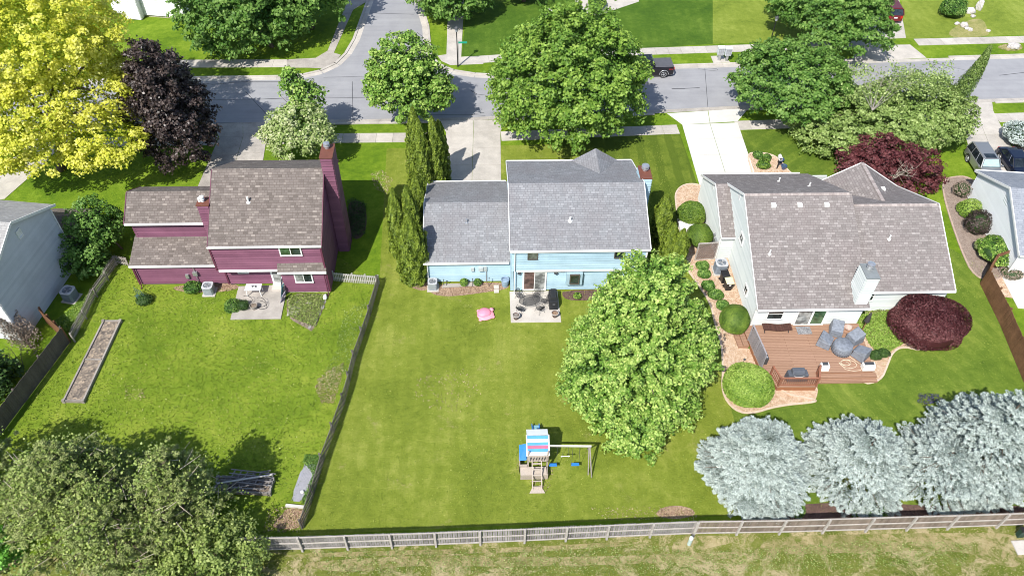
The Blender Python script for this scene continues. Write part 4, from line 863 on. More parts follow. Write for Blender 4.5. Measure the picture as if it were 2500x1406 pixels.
# ================================================================ YARD OBJECTS
M_ACBODY = plain('ac_grey', (.34, .37, .40), .5, .2, fine=20); M_ACTOP = plain('ac_top', (.55, .56, .58), .45, .2); M_ACDARK = plain('ac_inside', (.05, .055, .065), .5)
M_ACBLUE = plain('ac_blue_grey', (.24, .28, .33), .5, .2, fine=20)
def ac_unit(loc, label, w_=.85, h=.8, body=M_ACBODY, rot=0):
    t = thing('air_conditioner', label, 'air conditioner', (*loc, 0), rot, 'air conditioners beside the houses'); r = w_/2; c = r*.28
    ring = [(-r+c, -r), (r-c, -r), (r, -r+c), (r, r-c), (r-c, r), (-r+c, r), (-r, r-c), (-r, -r+c)]
    q = MB(); q.box(-r-.1, r+.1, -r-.1, r+.1, 0, .07); q.build('base', M_CONC, t, local=True)
    q = MB()
    for k in range(9): f = .97 if k % 2 else 1.0; z0 = .07+(h-.07)*k/9; q.solid([(x*f, y*f, z0) for x, y in ring], [(x*f, y*f, z0+(h-.07)/9) for x, y in ring])
    q.build('body', body, t, local=True)
    q = MB(); n = 24; o = []
    for k in range(n): a = 2*math.pi*k/n; s = 1/max(abs(math.cos(a)), abs(math.sin(a))); o.append((r*1.03*min(s, 1.22)*math.cos(a), r*1.03*min(s, 1.22)*math.sin(a)))
    for k in range(n):
        a0, a1 = 2*math.pi*k/n, 2*math.pi*(k+1)/n; i0 = (r*.78*math.cos(a0), r*.78*math.sin(a0)); i1 = (r*.78*math.cos(a1), r*.78*math.sin(a1)); o0, o1 = o[k], o[(k+1) % n]
        q.solid([(*i0, h), (*o0, h), (*o1, h), (*i1, h)], [(*i0, h+.05), (*o0, h+.035), (*o1, h+.035), (*i1, h+.05)])
    q.build('top_ring', M_ACTOP, t, local=True)
    q = MB(); q.lathe((0, 0, h-.02), [(r*.78, 0), (r*.78, .012)], 20); q.build('fan_well', M_ACDARK, t, local=True)
    q = MB(); q.lathe((0, 0, h+.0), [(r*.2, 0), (r*.2, .03)], 10)
    for k in range(3): a = 2*math.pi*k/3+.5; q.poly([(0, 0, h+.01), (r*.7*math.cos(a), r*.7*math.sin(a), h+.0), (r*.72*math.cos(a+.7), r*.72*math.sin(a+.7), h+.02)])
    q.build('fan', M_ACTOP, t, local=True)
    q = MB()
    for k in range(1, 5): q.tube([(r*.78*k/5*math.cos(a), r*.78*k/5*math.sin(a), h+.035) for a in [2*math.pi*j/20 for j in range(21)]], .006, 4)
    for k in range(4): a = math.pi*k/4; q.tube([(-r*.8*math.cos(a), -r*.8*math.sin(a), h+.04), (r*.8*math.cos(a), r*.8*math.sin(a), h+.04)], .007, 4)
    q.build('grille', M_DKMETAL, t, local=True)
    q = MB(); q.tube([(0, r, .3), (0, r+.25, .3), (0, r+.3, .5)], .025, 6); q.build('pipe', M_BLACK, t, local=True); return t
ac_unit((-21.85, 42.35), 'grey air conditioner at the plum house wall beside a green plant', .8, .8)
ac_unit((-4.3, 42.5), 'pale grey air conditioner at the end of the blue garage wall', .72, .75)
ac_unit((19.05, 43.95), 'large air conditioner between the lattice screen and the black bin', .95, 1.0, M_ACBLUE)
ac_unit((-32.4, 41.9), 'blue grey air conditioner in shade against the left house', .95, .95, M_ACBLUE, R(-12))
M_YELLID = plain('cream_plastic', (.74, .72, .42), .5, var=.04)
def bin_(loc, label, lid, rot):
    t = thing('wheelie_bin', label, 'bin', (*loc, 0), rot, 'wheeled bins by the grey house'); q = MB()
    q.solid([(-.22, -.25, .08), (.22, -.25, .08), (.24, .22, .08), (-.24, .22, .08)], [(-.29, -.34, .95), (.29, -.34, .95), (.29, .3, .98), (-.29, .3, .98)]); q.build('body', M_BLACK, t, local=True, bevel=.02)
    q = MB(); q.solid([(-.32, -.38, .96), (.32, -.38, .96), (.32, .36, 1.0), (-.32, .36, 1.0)], [(-.27, -.3, 1.02), (.27, -.3, 1.02), (.28, .3, 1.07), (-.28, .3, 1.07)]); q.build('lid', lid, t, local=True, bevel=.015)
    q = MB(); q.tube([(-.27, .36, .97), (-.27, .46, .97), (.27, .46, .97), (.27, .36, .97)], .02, 6); q.build('handle', M_BLACK, t, local=True)
    for s in (-1, 1): q = MB(); q.tube([(s*.2, .27, .12), (s*.28, .27, .12)], .12, 14); q.build('wheel', M_BLACK, t, local=True)
    q = MB(); q.lathe((0, -.335, .7), [(.09, 0), (.09, .012)], 14); o = q.build('label_sticker', M_TRIM, t, local=True); o.data.transform(Matrix.Translation((0, -.32, .78)) @ Matrix.Rotation(R(84), 4, 'X') @ Matrix.Translation((0, .335, -.7))); return t
bin_((19.1, 42.75), 'black wheeled bin with a black lid next to the large air conditioner', M_BLACK, R(95-90)); bin_((19.25, 41.95), 'black wheeled bin with a cream yellow lid', M_YELLID, R(4))
# white covered box by the topiary
t = thing('storage_box', 'white storage box between the two round topiary shrubs', 'box', (17.35, 48.95, 0)); q = MB(); q.solid([(-.75, -.45, 0), (.75, -.45, 0), (.75, .45, 0), (-.75, .45, 0)], [(-.7, -.4, .5), (.7, -.4, .5), (.7, .4, .55), (-.7, .4, .55)]); q.build('body', M_TRIM, t, local=True, bevel=.03)
q = MB(); q.solid([(-.8, -.5, .5), (.8, -.5, .5), (.8, .5, .55), (-.8, .5, .55)], [(-.7, -.3, .66), (.7, -.3, .66), (.75, .4, .68), (-.75, .4, .68)]); q.build('lid', M_TRIM, t, local=True, bevel=.02)
# lattice screens
M_LATTICE = tone_mat('lattice_wood', (.20, .15, .13), (.32, .25, .22), .85)
def lattice(name, label, w_, z0, z1, loc, rot, sp=.11, mat=M_LATTICE, frame=None, slats_only=False, group=None):
    t = thing(name, label, 'screen', (*loc, 0), rot, group); q = MB(); h = z1-z0; n_ = int((w_+h)/sp)
    for k in range(n_):
        o = k*sp
        a = (max(0, o-h), min(h, o)); b = (min(w_, o), max(0, o-w_)); q.beam((a[0]-w_/2, .008, z0+a[1]), (b[0]-w_/2, .008, z0+b[1]), .012, .045, tone=random.random())
        if not slats_only: q.beam((w_/2-a[0], -.008, z0+a[1]), (w_/2-b[0], -.008, z0+b[1]), .012, .045, tone=random.random())
    q.build('lattice', mat, t, local=True); q = MB()
    q.box(-w_/2-.04, w_/2+.04, -.04, .04, z1, z1+.09); q.box(-w_/2-.04, w_/2+.04, -.04, .04, z0-.06, z0); q.box(-w_/2-.08, -w_/2, -.045, .045, -.05, z1+.03); q.box(w_/2, w_/2+.08, -.045, .045, -.05, z1+.03); q.build('frame', frame or mat, t, local=True); return t
lattice('lattice_screen', 'brown lattice screen with a white top rail hiding the large air conditioner', 1.55, .1, 1.85, (18.1, 45.3), R(4), frame=M_RAIL, sp=.15)
# ---- trellis chair by the plum garage
q = MB()
for k in range(5): q.tube([(-27.4+k*.22, 42.0-k*.14, 0), (-27.4+k*.22, 42.1-k*.14, 1.0)], .02, 5)
for z in (.35, .7, 1.0): q.tube([(-27.4, 42.05, z), (-26.5, 41.45, z)], .018, 5)
q.beam((-27.3, 41.8, .4), (-26.6, 41.2, .4), .3, .03); tag(q.build('garden_trellis', plain('green_wire', (.06, .12, .09), .6)), 'small dark green wire trellis standing by the plum garage corner', 'trellis')
# ---- blue house patio
M_IRON = plain('wrought_iron', (.05, .05, .055), .5, .4)
def wire_disc(q, c, rx, ry, tilt=0, rotz=0, step=.045, r=.005):
    def P_(x, y): 
        Y = y*math.cos(tilt); Z = y*math.sin(tilt); return (c[0]+x*math.cos(rotz)-Y*math.sin(rotz), c[1]+x*math.sin(rotz)+Y*math.cos(rotz), c[2]+Z)
    q.tube([P_(rx*math.cos(a), ry*math.sin(a)) for a in [2*math.pi*k/22 for k in range(23)]], .013, 5)
    k = -rx+step
    while k < rx: y = ry*math.sqrt(max(0, 1-(k/rx)**2)); q.beam(P_(k, -y), P_(k, y), r*2, r*2); k += step
    k = -ry+step
    while k < ry: x = rx*math.sqrt(max(0, 1-(k/ry)**2)); q.beam(P_(-x, k), P_(x, k), r*2, r*2); k += step
t = thing('patio_table', 'oval black wire mesh table in the middle of the iron chairs', 'table', (3.3, 40.35, .07), R(15)); q = MB(); wire_disc(q, (0, 0, .72), .85, .55); q.build('table_top', M_IRON, t, local=True)
for sx, sy in ((-1, -1), (1, -1), (1, 1), (-1, 1)): q = MB(); q.tube([(sx*.45, sy*.25, .72), (sx*.4, sy*.2, .35), (sx*.5, sy*.32, 0)], .014, 5); q.build('leg', M_IRON, t, local=True)
def iron_chair(label, loc, rot):
    t = thing('patio_chair', label, 'chair', (*loc, .07), rot, 'iron chairs round the patio table')
    q = MB(); wire_disc(q, (0, 0, .42), .25, .24); q.build('seat', M_IRON, t, local=True); q = MB(); wire_disc(q, (0, .3, .68), .25, .27, tilt=R(72)); q.build('backrest', M_IRON, t, local=True)
    for s in (-1, 1): q = MB(); q.tube([(s*.24, -.15, .42), (s*.3, -.12, .62), (s*.28, .25, .64)], .012, 5); q.build('armrest', M_IRON, t, local=True)
    for sx, sy in ((-1, -1), (1, -1), (1, 1), (-1, 1)): q = MB(); q.tube([(sx*.2, sy*.2, .42), (sx*.26, sy*.28, 0)], .012, 5); q.build('leg', M_IRON, t, local=True)
    return t
ch0 = iron_chair('iron patio chair nearest the sliding glass door', (2.55, 41.1), R(35))
for lb, loc, rt in (('iron patio chair on the house side of the table facing the lawn', (3.85, 41.15), -20), ('iron patio chair at the grill end of the table', (4.45, 40.5), -75), ('iron patio chair on the lawn side near the round planter', (2.55, 39.75), 150), ('iron patio chair pulled out at the lawn side towards the grill', (4.05, 39.75), 215)): dup(ch0, (*loc, .07), R(rt), lb)
t = thing('grill', 'covered black barbecue grill on the patio by the blue wall', 'grill', (5.15, 40.65, .05)); q = MB()
q.solid([(-.33, -.75, .05), (.33, -.75, .05), (.33, .72, .05), (-.33, .72, .05)], [(-.3, -.7, .92), (.3, -.7, .92), (.3, .66, .92), (-.3, .66, .92)]); q.solid([(-.3, -.55, .92), (.3, -.55, .92), (.3, .5, .92), (-.3, .5, .92)], [(-.2, -.48, 1.2), (.18, -.48, 1.2), (.18, .44, 1.2), (-.2, .44, 1.2)])
for k in range(7): q.beam((-.33, -.6+k*.2, .1), (-.31, -.6+k*.2, .9), .03, .05)
q.build('cover', plain('black_cover', (.022, .024, .028), .55), t, local=True, bevel=.04); q = MB(); q.beam((-.1, -.77, .7), (.1, -.77, .7), .02, .06); q.build('strap', M_METAL, t, local=True)
M_POT = plain('brown_pot', (.10, .06, .05), .5); M_POTRIM = plain('pale_rim', (.45, .42, .40), .6); M_LIN = speck('pot_fill', (.12, .09, .07), (.25, .2, .16), (.5, .47, .43), 30)
def planter(loc, label, r=.27, h=.42, z0=.07, body=None, fill=None, rim=None, grp=None):
    t = thing('planter', label, 'planter', (*loc, z0), group=grp); q = MB(); q.lathe((0, 0, 0), [(r*.6, 0), (r*.75, h*.3), (r*.98, h*.85), (r*1.04, h), (r*.9, h), (r*.85, h*.85)], 20, cap=False); q.build('pot', body or M_POT, t, local=True, smooth=True)
    q = MB(); q.tube([(r*math.cos(a), r*math.sin(a), h) for a in [2*math.pi*k/24 for k in range(25)]], .03, 6); q.build('rim', rim or M_POTRIM, t, local=True); q = MB(); q.lathe((0, 0, h*.82), [(r*.88, 0), (r*.6, .03)], 18); q.build('soil', fill or M_LIN, t, local=True); return t
planter((2.2, 39.1), 'brown round planter with a pale rim at the patio corner by the chairs', grp='pale rimmed planters on the patio'); planter((5.2, 39.25), 'brown round planter with a pale rim in front of the covered grill', fill=M_MULCH, grp='pale rimmed planters on the patio')
M_PINK = plain('pink_plastic', (.80, .33, .40), .45, var=.08)
t = thing('turtle_sandbox', 'pink plastic turtle shaped sandbox lying on the middle lawn', 'sandbox', (-.15, 39.55, 0), R(10)); q = MB(); q.blob((0, -.05, .12), (.66, .6, .14), 1, .03, 20, 8); q.build('base', M_PINK, t, local=True, smooth=True)
q = MB(); q.blob((-.08, .08, .2), (.56, .48, .26), 2, .02, 20, 8); q.build('lid', plain('rose_plastic', (.78, .26, .36), .45), t, local=True, smooth=True); q = MB(); q.blob((.55, .35, .15), (.2, .18, .12), 4, .02); q.build('head', M_PINK, t, local=True, smooth=True)
for x, y in ((.52, -.35), (-.45, -.45), (-.45, .45)): q = MB(); q.blob((x, y, .09), (.17, .15, .08), 5, .02); q.build('foot', M_PINK, t, local=True, smooth=True)
for y in (.28, .42): q = MB(); q.blob((.66, y, .24), (.04, .04, .03)); q.build('eye', M_BLACK, t, local=True)
q = MB(); q.lathe((0, 0, 0), [(.24, 0), (.29, .4), (.31, .72), (.34, .74), (.3, .76), (.27, .7)], 20, cap=False); q.lathe((0, 0, .6), [(.28, 0), (.1, .02)], 16); o = q.build('rain_barrel', plain('blue_barrel', (.25, .34, .45), .4), smooth=False); o.location = (1.45, 42.65, 0); tag(o, 'round blue grey barrel at the corner of the blue garage wall', 'barrel')
for lb, (x0, x1, y0, y1) in (('low flagstone slab lying in the mulch behind the air conditioner', (-3.6, -1.7, 42.45, 42.8)), ('flat pale stone slab in the mulch beside the green sprouting plant', (-1.9, -.4, 42.55, 42.95))):
    q = MB(); q.prism([(x0, y0), (x1, y0+.12), (x1-.1, y1), (x0+.15, y1)], 0, .18); tag(q.build('stone_slab', M_CONC_OLD, bevel=.03), lb, 'stone')
for k, lb in enumerate(('square pale paving block nearest the blue barrel', 'square pale paving block at the lawn edge of the mulch bed')):
    q = MB(); q.box(.55, .95, 42.3-k*.45, 42.65-k*.45, 0, .1, .8); tag(q.build('paving_block', M_CONC, bevel=.01), lb, 'block')
for i, (x, h) in enumerate(((-3.45, .75), (-3.25, .6), (-1.15, .8), (0.15, .9))):
    q = MB(); q.tube([(x, 42.6, 0), (x+.03, 42.65, h)], .025, 5); q.lathe((x+.03, 42.65, h), [(.04, 0), (.04, .06)], 8); tag(q.build('garden_stake', M_DKMETAL), ('dark metal garden stake nearest the garage air conditioner', 'shorter dark garden stake beside the air conditioner', 'dark garden stake between the two green plants', 'dark hooked stake under the utility meters')[i], 'stake')

# ---- plum house patio
t = thing('patio_table', 'white rectangular plastic table against the plum wall', 'table', (-18.25, 42.1, .08)); q = MB(); q.box(-.62, .62, -.36, .36, .68, .73); q.build('table_top', M_TRIM, t, local=True, bevel=.02)
for sx, sy in ((-1, -1), (1, -1), (1, 1), (-1, 1)): q = MB(); q.beam((sx*.5, sy*.26, .68), (sx*.55, sy*.3, 0), .06, .06); q.build('leg', M_TRIM, t, local=True)
for lb, x, y, c_ in (('dark ornament near the middle of the white table', -18.3, 42.12, M_DKMETAL), ('small dark ornament right of the other one on the white table', -18.05, 42.1, M_BLACK)):
    q = MB(); q.blob((x, y, .88), (.07, .06, .08), 3, .2, 10, 6); tag(q.build('table_ornament', c_), lb, 'ornament')
M_TERRA = plain('terracotta', (.42, .16, .08), .8)
planter((-18.85, 40.55), 'terracotta pot with a spiky plant on the plum house patio', .24, .34, .08, M_TERRA, M_SOIL, M_TERRA); planter((-18.0, 40.5), 'weathered barrel planter with dry stems on the plum house patio', .28, .4, .08, M_PICKET, M_SOIL, M_PICKET)
for i, (cx, cy, r) in enumerate(((-17.65, 40.9, .5), (-18.7, 41.1, .5), (-17.4, 40.6, .35))):
    q = MB(); q.tube([(cx+r*math.cos(a), cy+r*.55*math.sin(a), .12+.5*max(0, math.sin(a))) for a in [k*math.pi*1.7/20+2.9 for k in range(21)]], .018, 5); tag(q.build('wire_hoop', M_BLACK), ('large black wire hoop at the right of the barrel planter', 'black wire hoop curving behind the terracotta pot', 'small black wire hoop lying in front of the barrel planter')[i], 'wire')
cols = [plain('pale_fabric', (.6, .64, .68), .7), plain('teal_fabric', (.08, .25, .28), .7), plain('lilac_fabric', (.50, .42, .58), .7)]
for i, lb in enumerate(('pale folded deck chair leaning by the white door', 'teal folded deck chair leaning between the other two', 'lilac striped folded deck chair lying lowest on the patio')):
    t = thing('folded_chair', lb, 'chair', (-16.05+i*.07, 42.25-i*.5, .08), R(-8*i)); q = MB(); q.beam((-.15, 0, 0), (.1, .15, 1.5-i*.4), .05, .5, up=(0, 1, 0)); q.build('sling', cols[i], t, local=True)
    for s in (-1, 1): q = MB(); q.tube([(-.15, s*.27, 0), (.1, .15+s*.27, 1.55-i*.4)], .015, 5); q.build('frame', M_METAL, t, local=True)
FLAGS = ['square flagstone at the lower left corner of the weedy patch by the plum patio', 'square flagstone beside the lower left one in the weedy patch', 'square flagstone just above the lower left one by the plum patio', 'square flagstone in the middle of the left group by the plum patio', 'uneven flagstone at the top of the left group by the plum patio', 'uneven flagstone in the middle of the weedy patch towards the plum wall', 'small uneven flagstone in the lower middle of the weedy patch', 'topmost edging slab of the row below the white stone', 'second edging slab down the row below the white stone', 'third edging slab down the row below the white stone', 'fourth edging slab down the row below the white stone', 'last edging slab at the lawn end of the row']
rg = random.Random(5)
for i, (x, y, w_, d_) in enumerate(((-15.2, 40.0, .45, .5), (-14.75, 40.0, .4, .5), (-15.15, 40.55, .5, .45), (-14.6, 40.6, .45, .4), (-14.8, 41.1, .5, .35), (-13.9, 41.1, .5, .35), (-14.2, 40.2, .35, .3), (-12.75, 41.2, .35, .5), (-12.8, 40.6, .35, .5), (-12.95, 40.0, .3, .5), (-13.1, 39.4, .3, .4), (-13.5, 38.6, .3, .35))):
    q = MB(); q.prism([(x+w_*.5*math.cos(a)*rg.uniform(.85, 1.1), y+d_*.5*math.sin(a)*rg.uniform(.85, 1.1)) for a in [k*math.pi/3+.5 for k in range(6)]] if i > 3 else [(x-w_/2, y-d_/2), (x+w_/2, y-d_/2+.03), (x+w_/2+.03, y+d_/2), (x-w_/2+.04, y+d_/2)], 0, .05+.02*rg.random(), rg.random())
    tag(q.build('stepping_stone', M_CONC_OLD if i < 7 else M_OLDWOOD, bevel=.008), FLAGS[i], 'stone', 'flagstones right of the plum house patio')
q = MB(); q.blob((-12.7, 41.55, .15), (.16, .3, .16), 8, .1); tag(q.build('rock', M_TRIM), 'white oblong stone at the corner of the plum house', 'rock')
# raised beds
def timber_bed(name, label, ring, h, soil, wood, bars=(), wdt=.12):
    t = thing(name, label, 'raised bed', (ring[0][0], ring[0][1], 0))
    for a, b in list(zip(ring, ring[1:]+ring[:1]))+list(bars): q = MB(); q.beam((a[0], a[1], h/2), (b[0], b[1], h/2), wdt, h, tone=random.random()); q.build('timber', wood, t)
    for a in ring: q = MB(); q.box(a[0]-.1, a[0]+.1, a[1]-.1, a[1]+.1, 0, h+.06, random.random()); q.build('corner_post', wood, t)
    q = MB(); c = [sum(p[0] for p in ring)/4, sum(p[1] for p in ring)/4]; q.prism(ring, 0, h-.09, .5); q.build('soil', soil, t); return t
timber_bed('raised_bed', 'long narrow timber raised bed with a crossbar and dark soil on the weedy lawn', [(-29.1, 39.35), (-29.5, 32.1), (-28.15, 32.05), (-27.85, 39.35)], .24, speck('bed_soil', (.09, .075, .065), (.19, .16, .13), (.42, .33, .24), 6), M_PICKET, [((-29.3, 35.7), (-28.0, 35.65))])
timber_bed('raised_bed', 'wooden raised bed heaped with grey lattice panels in the tree shade', [(-17.5, 24.9), (-14.0, 24.65), (-13.95, 25.6), (-17.5, 25.9)], .28, M_SOIL, M_PICKET)
for i in range(3):
    t = thing('trellis_panel', ('broken grey lattice panel lying lowest on the shaded raised bed', 'middle grey lattice panel across the shaded raised bed', 'topmost grey lattice panel on the shaded raised bed')[i], 'trellis', (-15.8+i*.25, 25.35+.12*i, .30+.09*i), R((-4, 8, -9)[i])); q = MB()
    for k in range(7): q.beam((-1.3+k*.42, -.45, .02), (-1.15+k*.42, .5, .04), .07, .035, tone=random.random())
    q.build('slats', M_OLDWOOD, t, local=True); q = MB()
    for k in range(4): q.beam((-1.45, -.4+k*.28, .055), (1.5, -.36+k*.28, .06), .07, .035, tone=random.random())
    q.build('rails', M_OLDWOOD, t, local=True)
q = MB(); q.beam((-17.3, 25.2, .62), (-13.9, 25.75, .62), .1, .06, tone=.9); tag(q.build('plank', M_PICKET_LT), 'long pale plank lying across the lattice panels', 'plank')
M_FABRIC = plain('weed_fabric', (.33, .33, .36), .8, fine=18)
q = MB(); rr = smooth_ring([(-12.2, 26.9, 0), (-11.15, 26.7, 0), (-11.85, 24.1, 0), (-12.65, 24.2, 0)], 1)
q.prism(rr, 0, .06, .5)
for k in range(9): q.beam((-12.55+k*.1, 24.2, .065), (-12.1+k*.1, 26.8, .065), .03, .02)
tag(q.build('ground_cloth', M_FABRIC), 'wrinkled grey weed cloth laid on the bed beside the picket fence', 'weed cloth')
q = MB(); q.beam((-12.85, 23.85, .1), (-11.7, 23.7, .1), .16, .2, tone=.9); tag(q.build('timber_edge', M_PICKET_LT), 'pale timber at the lower end of the grey weed cloth', 'timber')
q = MB(); q.blob((-11.95, 24.75, .14), (.12, .12, .1), 2, .05); tag(q.build('ball', M_TRIM), 'white ball on the grey weed cloth', 'ball')

# ================================================================ PLAYSET
M_PLAYWOOD = tone_mat('play_wood', (.32, .26, .21), (.52, .45, .38), .85, fine=14, fam=.3); M_PBLUE = plain('play_blue', (.03, .20, .62), .45); M_STW = plain('awning_white', (.80, .82, .82), .6, var=.03); M_STB = plain('awning_blue', (.06, .28, .62), .6); M_STR = plain('awning_red', (.62, .10, .18), .6)
t = thing('play_set', 'wooden play tower with a blue white and red striped awning and a swing beam', 'play set', (3.1, 26.9, 0))
for x in (2.5, 3.75):
    for y in (26.0, 27.25): q = MB(); q.box(x-.05, x+.05, y-.05, y+.05, 0, 2.35, random.random()); q.build('post', M_PLAYWOOD, t)
q = MB(); q.box(2.45, 3.8, 25.95, 27.3, 1.2, 1.26); q.build('platform', M_PLAYWOOD, t)
bands = [M_STB, M_STW, M_STB, M_STR, M_STB, M_STW]; a0 = Vector((0, 27.0, 2.62)); a1 = Vector((0, 25.95, 2.0))
for k, mt in enumerate(bands):
    p, r_ = a0.lerp(a1, k/6), a0.lerp(a1, (k+1)/6); q = MB(); q.solid([(2.42, p.y, p.z-.02), (3.8, p.y, p.z-.02), (3.8, r_.y, r_.z-.02), (2.42, r_.y, r_.z-.02)], [(2.42, p.y, p.z), (3.8, p.y, p.z), (3.8, r_.y, r_.z), (2.42, r_.y, r_.z)]); q.build('awning_stripe', mt, t)
q = MB(); q.solid([(2.42, 27.03, 2.6), (3.8, 27.03, 2.6), (3.8, 27.7, 2.25), (2.42, 27.7, 2.25)], [(2.42, 27.02, 2.63), (3.8, 27.02, 2.63), (3.8, 27.7, 2.28), (2.42, 27.7, 2.28)]); q.build('awning_back', M_STW, t)
q = MB()
for x in (2.4, 3.82): q.beam((x, 27.05, 2.65), (x, 25.9, 1.98), .07, .09)
q.build('awning_rail', M_STW, t)
for yy in (25.95,):
    for k in range(7): q = MB(); q.box(2.55+k*.18, 2.62+k*.18, yy-.02, yy+.02, 1.26, 1.85, random.random()); q.build('baluster', M_PLAYWOOD, t)
q = MB(); q.beam((2.45, 25.93, 1.88), (3.8, 25.93, 1.88), .06, .08); q.build('handrail', M_PLAYWOOD, t)
# slide to the far side
q = MB(); q.solid([(2.95, 27.3, 1.22), (3.4, 27.3, 1.22), (3.4, 29.3, .25), (2.95, 29.3, .25)], [(2.95, 27.3, 1.25), (3.4, 27.3, 1.25), (3.4, 29.3, .28), (2.95, 29.3, .28)]); sl = q.build('slide', plain('slide_teal', (.30, .58, .66), .35), t)
for x in (2.93, 3.42): q = MB(); q.beam((x, 27.3, 1.32), (x, 29.3, .35), .05, .2); q.build('slide_side', M_PBLUE, sl)
q = MB(); q.solid([(1.95, 26.1, 1.1), (2.4, 26.1, 1.15), (2.4, 27.1, 1.5), (1.95, 27.1, 1.35)], [(1.95, 26.1, 1.13), (2.4, 26.1, 1.18), (2.4, 27.1, 1.53), (1.95, 27.1, 1.38)]); q.build('side_awning', M_PBLUE, t)
q = MB(); q.box(1.95, 2.0, 25.9, 26.9, 0, .75); q.box(2.0, 3.7, 25.35, 25.4, 0, .55); q.box(2.0, 3.75, 25.4, 25.95, .5, .56, .9); q.box(1.95, 2.45, 25.9, 25.95, 0, .9, .8); q.box(3.7, 3.78, 25.35, 25.95, 0, .56); q.build('bench_box', M_PLAYWOOD, t)
for x in (2.75, 3.35): q = MB(); q.beam((x, 25.95, 1.35), (x, 24.55, .05), .06, .08, tone=.7); q.build('ladder_rail', M_PLAYWOOD, t)
for k in range(5): q = MB(); q.beam((2.75, 25.8-k*.27, 1.2-k*.26), (3.35, 25.8-k*.27, 1.2-k*.26), .07, .05, tone=.8); q.build('rung', M_PLAYWOOD, t)
q = MB(); q.prism([(2.55, 24.35), (3.55, 24.35), (3.35, 24.75), (2.75, 24.75)], 0, .08, .9); q.build('foot_board', M_PLAYWOOD, t)
q = MB(); q.beam((3.8, 26.5, 2.2), (6.55, 26.4, 2.2), .08, .12, tone=1); q.build('swing_beam', M_PICKET_LT, t)
for a, b in (((6.45, 26.4, 2.2), (6.65, 25.4, 0)), ((6.45, 26.4, 2.2), (6.6, 27.5, 0)), ((6.4, 26.4, 2.15), (6.45, 25.6, 0))): q = MB(); q.beam(a, b, .065, .065, tone=.4); q.build('leg', M_PICKET, t)
for x in (4.15, 5.6):
    s0 = MB(); s0.solid([(x-.24, 25.98+.0, .52), (x+.24, 25.98, .52), (x+.24, 26.16, .52), (x-.24, 26.16, .52)], [(x-.26, 25.96, .56), (x+.26, 25.96, .56), (x+.26, 26.18, .56), (x-.26, 26.18, .56)])
    s1 = s0.build('swing_seat', M_PBLUE, t)
    for s in (-1, 1): c1 = MB(); c1.tube([(x+s*.24, 26.07, .55), (x+s*.22, 26.42, 2.15)], .012, 4); c1.build('chain', M_DKMETAL, s1).location = (0, 0, 0)
q = MB(); q.tube([(4.75, 26.3, 1.2), (5.1, 26.3, 1.2)], .022, 6); q.blob((4.7, 26.3, 1.2), (.07, .03, .07)); q.blob((5.15, 26.3, 1.2), (.07, .03, .07)); tb = q.build('trapeze', M_STW, t)
for s in (4.75, 5.1): c1 = MB(); c1.tube([(s, 26.3, 1.22), (s, 26.42, 2.15)], .01, 4); c1.build('chain', M_DKMETAL, tb)

# ================================================================ DECK
M_DECK = plank_mat('deck_board', (.32, .19, .125), (.41, .25, .17), (.17, .085, .05), .15, 4.8); M_DECKSIDE = plank_mat('deck_skirt', (.30, .13, .065), (.38, .18, .09), (.15, .065, .035), .19, 4.0)
M_RAILB = tone_mat('rail_brown', (.24, .10, .06), (.36, .16, .10), .7)
DK = thing('deck', 'broad reddish brown timber deck with steps behind the pale grey house', 'deck', (24, 35, 0)); zd = .5
q = MB(); q.prism([(19.35, 37.72), (19.75, 33.15), (20.5, 33.12), (28.0, 33.15), (28.35, 37.72)], zd-.05, zd); q.prism([(20.52, 31.95), (23.42, 31.9), (23.82, 33.118), (20.2, 33.118)], zd-.05, zd-.001); q.build('floor', M_DECK, DK)
q = MB(); q.prism([(19.4, 37.7), (19.8, 33.2), (20.3, 33.17), (20.57, 32.0), (23.38, 31.95), (23.8, 33.2), (27.9, 33.2), (28.3, 37.7)], .02, zd-.051); q.build('skirt', M_DECKSIDE, DK)
for k, (yy, z) in enumerate(((32.82, .34), (32.5, .17))): q = MB(); q.box(23.75, 28.12, yy, 33.2, .02, z); q.build('step', M_DECK, DK)
for k, (xx, z) in enumerate(((19.0, .34), (18.65, .17))): q = MB(); q.prism([(xx, 37.55-k*.0), (xx+.1, 35.9), (19.5, 35.85), (19.36, 37.6)], .02, z); q.build('step', M_DECK, DK)
def deck_rail(a, b):
    a = Vector((*a, zd)); b = Vector((*b, zd)); q = MB(); q.beam(a+Vector((0, 0, .92)), b+Vector((0, 0, .92)), .13, .04, tone=.8); q.build('top_rail', M_RAILB, DK); q = MB(); q.beam(a+Vector((0, 0, .12)), b+Vector((0, 0, .12)), .05, .08, tone=.4); q.build('bottom_rail', M_RAILB, DK)
    n_ = int((b-a).length/.15)
    for k in range(1, n_): c = a.lerp(b, k/n_); q = MB(); q.box(c.x-.02, c.x+.02, c.y-.02, c.y+.02, zd+.12, zd+.9, random.random()); q.build('baluster', M_RAILB, DK)
deck_rail((20.35, 33.0), (20.62, 32.05)); deck_rail((20.62, 32.05), (23.32, 32.0)); deck_rail((23.32, 32.0), (23.68, 33.0))
for c in ((20.32, 33.05), (20.62, 32.05), (23.32, 32.0), (23.7, 33.05)): q = MB(); q.box(c[0]-.06, c[0]+.06, c[1]-.06, c[1]+.06, .05, zd+1.0, .3); q.build('rail_post', M_RAILB, DK)
M_COVER = plain('grey_cover', (.20, .22, .255), .55, fine=6); M_COVERL = plain('cover_hem', (.42, .44, .47), .6)
